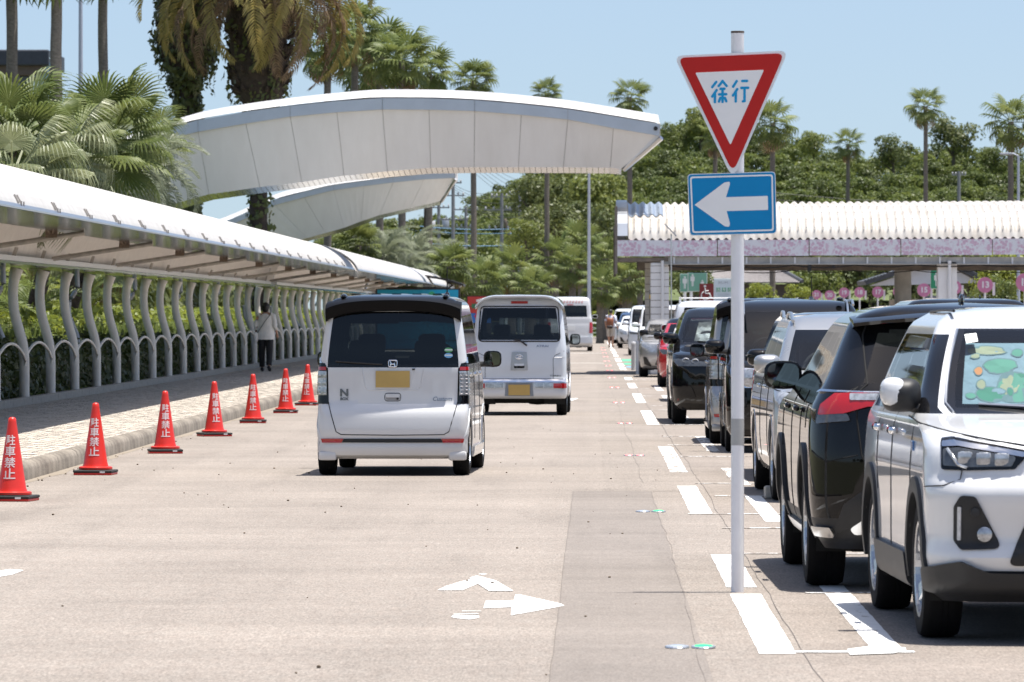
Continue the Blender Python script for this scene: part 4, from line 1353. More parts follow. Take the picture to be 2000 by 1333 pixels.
MIR = {}
def add_mirrors(c, root, y, z, shell, sz=(0.10, 0.075, 0.075), out=0.13, glass=True, foot=None, sides=(1, -1), arm_z=-0.05):
    for sg in sides:
        b = c.side(sg, y, z, 0)[0]
        ctr = b + Vector((sg * out, 0.0, 0))
        mb = MB()
        rings = []
        for (yy, k) in ((-0.55, .93), (-.50, 1.0), (-.1, .99), (.3, .9), (.7, .66), (.95, .3)):
            ring = []
            for q in range(20):
                a = 2 * math.pi * q / 20
                ca, sa = math.cos(a), math.sin(a)
                e = 0.62
                ring.append(ctr + Vector((sz[0] * k * math.copysign(abs(ca) ** e, ca), sz[1] * yy, sz[2] * k * math.copysign(abs(sa) ** e, sa) + sz[2] * .05 * yy)))
            rings.append(ring)
        mb.loft(rings, cap=True)
        o = mk('side_mirror', mb, shell, root, smooth=50)
        mb = MB(); ring = []
        for q in range(20):
            a = 2 * math.pi * q / 20; ca, sa = math.cos(a), math.sin(a)
            ring.append(ctr + Vector((sz[0] * .84 * math.copysign(abs(ca) ** .62, ca), -sz[1] * .58, sz[2] * .82 * math.copysign(abs(sa) ** .62, sa))))
        mb.add(ring, [tuple(range(20))])
        mk('mirror_glass', mb, m_mirror_glass, o)
        mb = MB().tube([b + Vector((-sg * .02, .02, arm_z)), b + Vector((sg * out * .35, .01, arm_z + .005)), ctr + Vector((-sg * sz[0] * .45, 0, -sz[2] * .7))], [0.035, 0.028, 0.025], 8)
        mk('mirror_arm', mb, foot or m_black, o, smooth=40)


def add_interior(c, root, floor_z, y0, y1, hw, seats, wheel_side=1, dash_y=None, dash_z=1.0):
    L2 = c.L / 2
    mb = MB().box((0, (y0 + y1) / 2 - L2, floor_z), (hw * 2, y1 - y0, 0.06))
    for sg in (1, -1): mb.box((sg * hw, (y0 + y1) / 2 - L2, floor_z + 0.22), (0.05, y1 - y0, 0.44))
    mk('cabin_floor', mb, m_dash, root)
    if dash_y:
        mb = MB().box((0, dash_y - L2, dash_z - .12), (hw * 2 - .04, 0.42, 0.26), bev=0.06)
        mk('dashboard', mb, m_dash, root)
        t = MB(); ctr = Vector((wheel_side * hw * .5, dash_y - .36 - L2, dash_z + .02))
        t.tube([ctr + Vector((.18 * math.cos(a), -.05 * math.sin(a), .18 * math.sin(a))) for a in np.linspace(0, 2 * math.pi, 25)], 0.016, 6)
        t.tube([ctr, ctr + Vector((0, .3, -.06))], 0.03, 6)
        t.box(ctr, (.3, .03, .06))
        mk('steering_wheel', t, m_dash, root)
    for (x, y, z, w, hgt) in seats:
        mb = MB().box((x, y + .24 - L2, z + .02), (w, .52, .18), bev=.06)
        mb.box((x, y - .02 - L2, z + hgt / 2 + .05), (w, .13, hgt), bev=.055, rot=Matrix.Rotation(rad(10), 3, 'X'))
        st = mk('seat', mb, m_seat, root, smooth=50)
        mb = MB()
        for hx in ((0,) if w < .7 else (-w * .28, w * .28)):
            mb.box((x + hx, y - .10 - L2, z + hgt + .15), (.27, .10, .20), bev=.05)
            mb.tube([(x + hx - .05, y - .09 - L2, z + hgt - .04), (x + hx - .05, y - .10 - L2, z + hgt + .1)], .008, 5)
            mb.tube([(x + hx + .05, y - .09 - L2, z + hgt - .04), (x + hx + .05, y - .10 - L2, z + hgt + .1)], .008, 5)
        mk('headrest', mb, m_seat, st, smooth=50)


def under(c, root, z, hw, y0, y1, exhaust=True):
    mb = MB().box((0, (y0 + y1) / 2 - c.L / 2, z + .09), (hw * 2, y1 - y0, 0.16))
    mb.tube([(-hw * .9, y0 + .45 - c.L / 2, z + .03), (hw * .9, y0 + .45 - c.L / 2, z + .03)], 0.05, 8)
    mb.blob((hw * .45, y0 + .25 - c.L / 2, z + .02), (.22, .12, .06), 12, 6)
    mb.blob((-hw * .3, y0 + .6 - c.L / 2, z + .03), (.16, .2, .05), 12, 6)
    mb.tube([(hw * .7, y0 + .9 - c.L / 2, z + .02), (hw * .72, y0 + .02 - c.L / 2, z + .03)], 0.022, 8)
    mk('underbody', mb, m_dark, root)


def put(root, c, axle_y, X, Y, rz):
    d = Matrix.Rotation(rz, 3, 'Z') @ Vector((0, axle_y - c.L / 2, 0))
    root.location = (X - d.x, Y - d.y, 0); root.rotation_euler = (0, 0, rz)


def plate_text(root, body, size, M4, m, name='lettering', bold=0.0, thick=0.003, res=3):
    vs, fs = text_mesh(body, size, bold, res=res)
    me = bpy.data.meshes.new(name); me.from_pydata([tuple(M4 @ v) for v in vs], [], fs); me.update()
    return mk(name, me, m, root)


def rear_text(c, root, body, size, a, z, m, off=0.006, name='badge', bold=0.0, slant=0.0, sx=1.0, thick=0.004):
    vs, fs = text_mesh(body, size, bold)
    me = bpy.data.meshes.new(name)
    me.from_pydata([tuple(c.perim('rear', a + v.x * sx + v.y * slant, z + v.y, off)[0]) for v in vs], [], fs); me.update()
    return mk(name, me, m, root)


# window tests
def wt(reg, z0, z1, t0=0.0, t1=1.0):
    return lambda r, t, z, x, y: r == reg and z0 < z < z1 and t0 < t < t1
def wts(tests):
    return lambda *a: any(f(*a) for f in tests)

# ================================================================ tall kei minivan, two of them: white one and silver one
def kei_van(name, label, paint, roof, group=None, detail=True):
    L = 3.395
    rows = [(.165, .712, .10, 3.30, .08, .25, .05, .10), (.20, .728, .02, 3.36, .09, .25, .055, .11), (.27, .735, .00, 3.385, .10, .25, .06, .12), (.34, .7375, .012, 3.395, .10, .25, .06, .12), (.42, .7375, .0, 3.395, .10, .25, .06, .12),
            (.60, .7375, .012, 3.39, .10, .25, .06, .12), (.655, .7375, .035, 3.385, .10, .25, .06, .12), (.705, .735, .082, 3.37, .085, .25, .05, .12), (.80, .733, .086, 3.345, .085, .25, .05, .12), (.95, .73, .088, 3.27, .085, .3, .05, .12),
            (1.02, .728, .088, 3.08, .085, .32, .05, .10), (1.07, .725, .092, 2.86, .085, .28, .05, .08), (1.12, .718, .10, 2.74, .08, .16, .045, .07), (1.30, .695, .12, 2.58, .075, .13, .045, .07), (1.60, .648, .165, 2.32, .07, .12, .04, .07),
            (1.66, .636, .18, 2.24, .07, .12, .04, .06), (1.71, .60, .22, 2.12, .08, .12, .04, .05), (1.745, .52, .32, 1.98, .10, .12, .03, .04), (1.765, .34, .5, 1.8, .12, .12, .02, .03), (1.775, .0, .8, 1.6, .12, .12, 0, 0)]
    wins = [('rear_window', g_dark, wts([wt('rear', 1.085, 1.60), ])),
            ('windscreen', g_clear, wts([wt('front', 1.12, 1.62), wt('fc', 1.12, 1.62, .55, 1)])),
            ('quarter_window', g_dark, wt('side', 1.10, 1.58, .05, .22)), ('rear_side_window', g_dark, wt('side', 1.10, 1.58, .26, .55)), ('side_window', g_clear, wt('side', 1.10, 1.58, .60, .96))]
    over = [('window_trim', m_gloss_black, wts([wt('side', 1.08, 1.60, .04, .97)])),
            ('tailgate_band', m_gloss_black, wts([wt('rear', 1.055, 1.61)])),
            ('roof', roof, lambda r, t, z, x, y: z > 1.665)]
    ax = (0.42, 2.94); r = 0.283
    c = Car(L, rows, wins, side_fr=(.04, .05, .22, .26, .55, .60, .96, .97), extra_z=(1.055, 1.085, 1.10, 1.12, 1.58, 1.60, 1.62, 1.665), arches=[(a, r + .01, r + .055) for a in ax])
    root = thing(name, label, 'minivan', group=group)
    c.build(root, paint, over=over)
    for a in ax:
        c.flare(root, a, r + .01, r + .035, r + .085, paint, off=0.006, a0=-12, a1=192)
        c.well(root, a, r + .01, r + .06)
    add_wheels(c, root, ax, r, .742, .168, 'ten')
    under(c, root, .20, .62, .25, 3.1)
    s = (53.05) and 201.0
    # spoiler over the rear window
    mb = MB(); secs = []
    for x in np.linspace(-.66, .66, 25):
        e = abs(x) / .66
        dr = 0.062 * e ** 5 + .012 * e ** 2
        yb = .055 * e * e
        secs.append([Vector((x, .30 + yb - L / 2, 1.742 - .05 * e ** 4 - .0)), Vector((x, .09 + yb - L / 2, 1.728 - .028 * e * e - dr * .5)), Vector((x, .035 + yb - L / 2, 1.712 - .028 * e * e - dr * .8)), Vector((x, .035 + yb - L / 2, 1.69 - .03 * e * e - dr)), Vector((x, .09 + yb - L / 2, 1.612 - .022 * e * e - dr * 1.1)), Vector((x, .20 + yb - L / 2, 1.60 - .022 * e * e - dr * 1.1))])
    mb.loft(secs, closed=True, cap=True)
    mk('rear_spoiler', mb, mat('spoiler_black', (.004, .004, .005), .45, spec=.12), root, smooth=40)
    # tail lamps: housing, clear lens, red tip, black foot
    for nm, poly, m, off in (('lamp_housing', [(.63, .70), (.80, .70), (.80, 1.115), (.665, 1.095), (.645, 1.05)], m_gloss_black, .006),
                             ('tail_lamp', [(.648, .785), (.79, .785), (.79, 1.02), (.648, 1.02)], m_clear_lens, .014),
                             ('tail_lamp', [(.652, 1.028), (.785, 1.028), (.785, 1.062), (.652, 1.062)], m_red_lens, .014),
                             ('lamp_tip', [(.69, 1.10), (.79, 1.10), (.80, 1.155), (.775, 1.145)], m_chrome, .010)):
        c.patch(root, nm, 'rear', poly, m, off=off, depth=.03)
    mb = MB()
    for g in (1, -1):
        for k in range(6): mb.tube([c.perim('rear', g * (.655 + .0), .80 + .036 * k, .016)[0], c.perim('rear', g * .72, .80 + .036 * k, .016)[0], c.perim('rear', g * .785, .80 + .036 * k, .016)[0]], .004, 4)
    mk('lamp_rib', mb, m_chrome, root)
    # tailgate shut line, bumper reflectors
    c.seam(root, 'rear', [(.640, 1.05), (.632, .72), (.60, .60), (.55, .43), (.50, .402), (.0, .397)], .0048)
    c.seam(root, 'rear', [(.66, .702), (.84, .702)], .004)
    c.patch(root, 'bumper_strip', 'rear', [(0, .325), (.49, .325), (.475, .362), (0, .362)], m_clad, off=.012, depth=.03)
    c.patch(root, 'bumper_reflector', 'rear', [(.495, .323), (.685, .323), (.695, .362), (.478, .362)], m_red_lens, off=.014, depth=.03)
    for g in (1, -1):
        mb = MB().box((g * .635, .17 - L / 2, .195), (.175, .26, .09), bev=.02); mk('bumper_corner', mb, paint, root, smooth=40)
    # number plate recess, plate, handle, emblems
    rec = [(.30, 1.045), (.265, .86), (.235, .835), (0, .835), (0, 1.045)]
    lip = c.seam(root, 'rear', [(.30, 1.04), (.268, .865), (.24, .838), (0, .834)], .006, m=paint, name='recess_edge', off=-.001)
    c.patch(root, 'number_plate', 'rear', [(-.166, .862), (.166, .862), (.166, 1.022), (-.166, 1.022)], m_plate_y, off=.016, depth=.014, both=False, cuts=0)
    c.patch(root, 'plate_light', 'rear', [(.19, 1.03), (.215, 1.03), (.215, 1.045), (.19, 1.045)], m_black, off=.02, depth=.02, both=False, cuts=0)
    c.seam(root, 'rear', rounded([(-.078, .728), (.078, .728), (.078, .805), (-.078, .805)], .03), .0035, both=False, closed=True)
    h = c.patch(root, 'handle_recess', 'rear', rounded([(-.068, .735), (.068, .735), (.068, .797), (-.068, .797)], .02), mat('handle_shadow_grey', (.30, .30, .30), .5), off=.003, depth=.01, both=False, cuts=0)
    c.patch(root, 'door_handle', 'rear', rounded([(-.066, .763), (.066, .763), (.066, .797), (-.066, .797)], .012), paint, off=.014, depth=.02, both=False, cuts=0)
    c.patch(root, 'lock', 'rear', [(.047 + .011 * math.cos(k * .785), .752 + .011 * math.sin(k * .785)) for k in range(8)], m_black, off=.013, depth=.02, both=False, cuts=0)
    # maker emblem: rounded frame with two posts and a bar
    e = MB()
    fr_ = rounded([(-.038, 1.062), (.038, 1.062), (.044, 1.125), (-.044, 1.125)], .016, 4)
    e.tube([c.perim('rear', a, z, .014)[0] for a, z in fr_ + [fr_[0]]], .0055, 6, cap=False)
    for g in (1, -1):
        e.tube([c.perim('rear', g * .026, 1.118, .016)[0], c.perim('rear', g * .016, 1.095, .016)[0], c.perim('rear', g * .022, 1.066, .016)[0]], .0065, 6)
    e.tube([c.perim('rear', -.016, 1.088, .016)[0], c.perim('rear', .016, 1.088, .016)[0]], .006, 6)
    mk('emblem', e, m_chrome, root, smooth=50)
    rear_text(c, root, 'N', .098, -.475, .805, mat('dark_chrome', (.16, .165, .17), .2, metal=.7), .008, bold=.004, sx=1.15)
    rear_text(c, root, 'BOX', .036, -.475, .748, MATS['dark_chrome'], .008, bold=.002, sx=1.05)
    rear_text(c, root, 'Custom', .056, .485, .748, mat('badge_grey', (.30, .34, .40), .25, metal=.5), .008, bold=.0012, slant=.3, sx=1.05)
    # window stickers, wiper
    for z, mm in ((1.225, mat('green_sticker', (.10, .34, .13), .5)), (1.172, mat('blue_sticker', (.18, .42, .68), .5))):
        c.patch(root, 'window_sticker', 'rear', [(.542 + .042 * math.cos(k * math.pi / 8), z + .024 * math.sin(k * math.pi / 8)) for k in range(16)], mm, off=.004, depth=.003, both=False, cuts=0)
        c.patch(root, 'sticker_band', 'rear', [(.542 - .036, z - .004), (.542 + .036, z - .004), (.542 + .036, z + .008), (.542 - .036, z + .008)], m_sticker_w, off=.0048, depth=.002, both=False, cuts=0)
    mb = MB().tube([c.perim('rear', -.10, 1.085, .02)[0], c.perim('rear', -.35, 1.10, .028)[0], c.perim('rear', -.56, 1.115, .024)[0]], .009, 6)
    mk('rear_wiper', mb, m_black, root)
    # roof fins, aerial, roof ribs
    for g in (1, -1):
        mk('roof_fin', MB().blob((g * .50, .42 - L / 2, 1.745), (.035, .16, .03), 10, 6), roof, root, smooth=60)
    mb = MB()
    for k in range(-2, 3): mb.box((k * .2, 1.2 - L / 2, 1.772), (.09, 1.1, .012), bev=.004)
    mk('roof_rib', mb, roof, root)
    ab = mk('aerial_base', MB().blob((.505, .52 - L / 2, 1.76), (.028, .05, .035), 10, 6), m_gloss_black, root, smooth=60)
    mk('aerial', MB().tube([(.505, .53 - L / 2, 1.78), (.507, .49 - L / 2, 2.04)], [.007, .005], 6), m_black, ab)
    # sides
    c.seam(root, 'side', [(1.28, .34), (1.28, 1.08)], .004); c.seam(root, 'side', [(2.22, .30), (2.22, 1.08)], .004); c.seam(root, 'side', [(.30, .95), (1.28, .95)], .004)
    for y in (1.16, 2.05):
        for g in (1, -1): mk('door_handle', MB().box(c.side(g, y, .98, .02)[0], (.03, .20, .035), bev=.012), m_chrome, root)
    c.patch(root, 'side_skirt', 'side', [(.80, .17), (2.56, .17), (2.56, .27), (.80, .27)], paint, off=.03, depth=.06)
    add_mirrors(c, root, 2.62, 1.12, m_gloss_black, (.092, .075, .084), .155, arm_z=-.06)
    # front, plainly
    c.patch(root, 'headlight', 'front', [(.38, .82), (.80, .88), (.80, .98), (.5, .95), (.38, .91)], m_clear_lens, off=.012)
    c.patch(root, 'grille', 'front', [(0, .72), (.36, .76), (.36, .9), (0, .9)], m_gloss_black, off=.012)
    add_interior(c, root, .34, .35, 2.7, .62, [(-.30, 1.55, .55, .48, .58), (.30, 1.55, .55, .48, .58), (0, .62, .55, 1.15, .52)], dash_y=2.72, dash_z=1.08)
    mk('room_mirror', MB().box((.02, 2.2 - L / 2, 1.53), (.24, .03, .07), bev=.02), m_black, root)
    mk('sun_shade', MB().box((-.32, 2.0 - L / 2, 1.56), (.50, .02, .16), bev=.008), m_seat, root)
    return root, c, ax

nb_yaw = rad(-1.76)
nbox, cN, axN = kei_van('minivan', 'white tall kei minivan with black roof seen from behind on the road', p_white, p_black)
put(nbox, cN, axN[0], -1.94, 52.72, nb_yaw)

# ================================================================ white pickup-style kei van further ahead
def kei_box(name, label, paint):
    L = 3.395
    rows = [(.26, .70, .09, 3.3, .08, .2, .03, .08), (.29, .722, .02, 3.37, .09, .2, .03, .08), (.34, .735, .0, 3.39, .09, .2, .03, .08), (.42, .7375, .0, 3.395, .09, .2, .03, .08), (.53, .7375, .005, 3.39, .09, .2, .03, .08), (.56, .735, .03, 3.38, .09, .2, .03, .08),
            (.80, .732, .035, 3.33, .09, .2, .03, .08), (1.00, .728, .045, 3.2, .09, .2, .03, .08), (1.10, .722, .055, 3.06, .09, .18, .03, .07), (1.18, .715, .065, 2.98, .09, .15, .03, .07), (1.66, .655, .14, 2.55, .09, .12, .03, .06), (1.76, .63, .17, 2.42, .10, .12, .03, .06),
            (1.82, .585, .22, 2.3, .12, .12, .03, .05), (1.855, .48, .35, 2.1, .14, .14, .02, .04), (1.87, .30, .6, 1.9, .14, .14, .02, .02), (1.875, 0, .8, 1.7, .1, .1, 0, 0)]
    wins = [('rear_window', g_mid, wts([wt('rear', 1.17, 1.67)])), ('windscreen', g_clear, wts([wt('front', 1.16, 1.72), wt('fc', 1.16, 1.72, .5, 1)])),
            ('rear_side_window', g_dark, wt('side', 1.15, 1.66, .06, .50)), ('side_window', g_clear, wt('side', 1.15, 1.66, .56, .95))]
    over = [('window_trim', m_gloss_black, wt('side', 1.13, 1.68, .05, .96))]
    ax = (.50, 2.95); r = .29
    c = Car(L, rows, wins, side_fr=(.05, .06, .50, .56, .95, .96), extra_z=(1.13, 1.15, 1.16, 1.17, 1.66, 1.67, 1.68, 1.72), arches=[(a, r, r + .05) for a in ax])
    root = thing(name, label, 'van')
    c.build(root, paint, over=over)
    for a in ax:
        c.flare(root, a, r, r + .03, r + .07, paint, off=.004); c.well(root, a, r, r + .055)
    add_wheels(c, root, ax, r, .735, .165, 'ten')
    under(c, root, .20, .62, .25, 3.1)
    mb = MB(); secs = []
    for x in np.linspace(-.685, .685, 25):
        e = abs(x) / .685; dr = .11 * max(0, e - .55) ** 2 / .2025 + .05 * e ** 8
        secs.append([Vector((x, .32 - L / 2, 1.865 - dr)), Vector((x, .05 - L / 2, 1.872 - .01 * e - dr)), Vector((x, -.02 - L / 2, 1.86 - .01 * e - dr)), Vector((x, -.015 - L / 2, 1.835 - dr)), Vector((x, .10 - L / 2, 1.82 - dr)), Vector((x, .32 - L / 2, 1.80 - dr))])
    mb.loft(secs, closed=True, cap=True); mk('rear_spoiler', mb, paint, root, smooth=40)
    c.seam(root, 'rear', rounded([(-.635, 1.150), (.635, 1.150), (.60, 1.69), (-.60, 1.69)], .07, 4), .012, m=m_gloss_black, both=False, closed=True, name='window_seal')
    c.patch(root, 'brake_lamp', 'rear', [(-.13, 1.735), (.13, 1.735), (.13, 1.775), (-.13, 1.775)], m_red_lens, off=.012, both=False)
    c.patch(root, 'handle_panel', 'rear', rounded([(-.135, .70), (.135, .70), (.115, .985), (-.115, .985)], .015), p_silver, off=.010, depth=.02, both=False)
    c.patch(root, 'handle_recess', 'rear', rounded([(-.08, .735), (.08, .735), (.08, .785), (-.08, .785)], .012), m_gloss_black, off=.013, depth=.01, both=False, cuts=0)
    c.patch(root, 'door_handle', 'rear', rounded([(-.075, .77), (.075, .77), (.075, .805), (-.075, .805)], .01), paint, off=.018, depth=.02, both=False, cuts=0)
    e = MB(); e.tube([c.perim('rear', .055 * math.cos(t), .91 + .032 * math.sin(t), .018)[0] for t in np.linspace(0, 2 * math.pi, 21)], .006, 6, cap=False)
    e.tube([c.perim('rear', -.03 + .06 * t, .895 + .04 * t * (1.6 - t), .018)[0] for t in np.linspace(0, 1, 8)], .008, 6)
    e.tube([c.perim('rear', -.015, .89, .018)[0], c.perim('rear', .03, .893, .018)[0]], .007, 6)
    mk('emblem', e, m_chrome, root, smooth=50)
    mb = MB().tube([c.perim('rear', -.08, 1.175, .03)[0], c.perim('rear', .0, 1.17, .034)[0], c.perim('rear', .12, 1.085, .03)[0]], [.01, .014, .016], 6); mk('rear_wiper', mb, m_black, root)
    c.patch(root, 'chrome_strip', 'rear', [(0, .515), (.72, .515), (.72, .56), (0, .56)], m_chrome, off=.016, depth=.03)
    c.seam(root, 'rear', [(0, .567), (.73, .567)], .006)
    c.patch(root, 'lamp_panel', 'rear', [(.22, .415), (.74, .415), (.74, .51), (.22, .51)], m_satin, off=.010, depth=.02)
    c.patch(root, 'tail_lamp', 'rear', [(.53, .425), (.735, .425), (.735, .50), (.53, .50)], m_red_lens, off=.016, depth=.02)
    c.patch(root, 'reversing_lamp', 'rear', [(.385, .43), (.52, .43), (.52, .498), (.385, .498)], m_clear_lens, off=.016, depth=.02)
    c.patch(root, 'indicator_lamp', 'rear', [(.25, .43), (.375, .43), (.375, .498), (.25, .498)], m_clear_lens, off=.016, depth=.02)
    c.patch(root, 'plate_recess', 'rear', [(-.225, .30), (.225, .30), (.205, .51), (-.205, .51)], mat('plate_recess_grey', (.20, .23, .27), .4), off=.013, depth=.02, both=False, cuts=0)
    c.patch(root, 'number_plate', 'rear', [(-.166, .315), (.166, .315), (.166, .48), (-.166, .48)], m_plate_y, off=.024, depth=.012, both=False, cuts=0)
    rear_text(c, root, 'ATRAI', .045, .36, 1.075, MATS['badge_grey'], .01, bold=.001, sx=1.5)
    rear_text(c, root, 'TURBO', .028, .565, .615, m_gloss_black, .01, bold=.0005, sx=1.9)
    c.seam(root, 'rear', [(.54, .90), (.72, .905)], .006, m=m_satin, name='trim_line'); c.seam(root, 'rear', [(.53, .58), (.525, .88), (.55, .93), (.70, 1.0)], .004)
    c.seam(root, 'side', [(1.55, .32), (1.55, 1.15)], .004); c.seam(root, 'side', [(.5, .95), (1.55, .95)], .004)
    add_mirrors(c, root, 2.9, 1.17, m_black, (.085, .07, .09), .14, arm_z=-.05)
    c.patch(root, 'headlight', 'front', [(.35, .72), (.78, .76), (.76, .92), (.38, .86)], m_clear_lens, off=.012)
    c.patch(root, 'grille', 'front', [(0, .42), (.5, .42), (.5, .55), (0, .55)], m_black, off=.012)
    add_interior(c, root, .42, .3, 2.8, .62, [(-.32, 1.7, .60, .46, .56), (.32, 1.7, .60, .46, .56), (0, .75, .58, 1.1, .40)], dash_y=2.85, dash_z=1.12)
    mk('room_mirror', MB().box((.05, 2.45 - L / 2, 1.60), (.24, .03, .07), bev=.02), m_black, root)
    return root, c, ax
atr, cA, axA = kei_box('van', 'silvery white kei van with rear wiper ahead of the white minivan', p_white2)
put(atr, cA, axA[0], -1.135, 83.8, rad(-.9))

# ---------------------------------------------------------------- parametric cars
def suv_rows(L, W, H, hz=.95, bz=1.06, cowl=1.05, ws=.72, lean=.34, sill=.22, rc=.2, fc=.33, drop=0.0):
    return [(sill, W - .06, .16, L - .18, rc, fc, .08, .14), (sill + .06, W - .03, .06, L - .08, rc, fc, .09, .15), (sill + .16, W - .012, .02, L - .03, rc, fc, .1, .16), (.55, W, 0, L, rc, fc, .1, .18), (hz - .22, W, 0.0, L - .01, rc, fc, .1, .18),
            (hz - .07, W - .008, .03, L - .06, rc * .9, fc * .95, .1, .18), (hz - .01, W - .015, .04, L - .16, rc * .85, fc * .95, .1, .17), (hz + .04, W - .025, .05, L - .50, rc * .8, fc * 1.0, .1, .14), (bz, W - .045, .07, L - cowl, rc * .75, fc * .8, .1, .12),
            (bz + .04, W - .07, .09, L - cowl - .09, rc * .7, .17, .1, .12), (H - .16, W - .20, lean, L - cowl - ws, .13, .14, .09, .1), (H - .085, W - .235, lean + .07, L - cowl - ws - .2, .14, .14, .08, .08), (H - .035, W - .30, lean + .17, L - cowl - ws - .36, .16, .16, .06, .06), (H - .01, W - .48, lean + .4, L - cowl - ws - .6, .2, .2, .04, .03), (H, 0, lean + .7, L - cowl - ws - .8, .1, .1, 0, 0)]

def van_rows(L, W, H, hz=.95, bz=1.05, cowl=.62, ws=.55, lean=.16, sill=.2, rc=.12, fc=.25):
    return [(sill, W - .05, .12, L - .13, rc, fc, .06, .10), (sill + .07, W - .02, .03, L - .05, rc, fc, .06, .11), (sill + .17, W - .005, 0, L - .01, rc, fc, .06, .12), (.55, W, 0, L, rc, fc, .06, .12), (hz - .15, W, .01, L - .02, rc, fc, .06, .12), (hz, W - .008, .02, L - .12, rc, fc, .06, .12),
            (hz + .05, W - .015, .03, L - .32, rc, fc, .06, .1), (bz + .02, W - .025, .04, L - cowl, rc, fc * .9, .06, .09), (bz + .06, W - .035, .05, L - cowl - .07, rc, .15, .06, .09), (H - .15, W - .12, lean, L - cowl - ws, rc, .12, .05, .07), (H - .08, W - .15, lean + .05, L - cowl - ws - .13, rc, .12, .05, .06),
            (H - .03, W - .22, lean + .14, L - cowl - ws - .3, rc + .03, .14, .04, .05), (H - .008, W - .4, lean + .4, L - cowl - ws - .5, rc + .05, .16, .03, .03), (H, 0, lean + .7, L - cowl - ws - .8, .1, .1, 0, 0)]

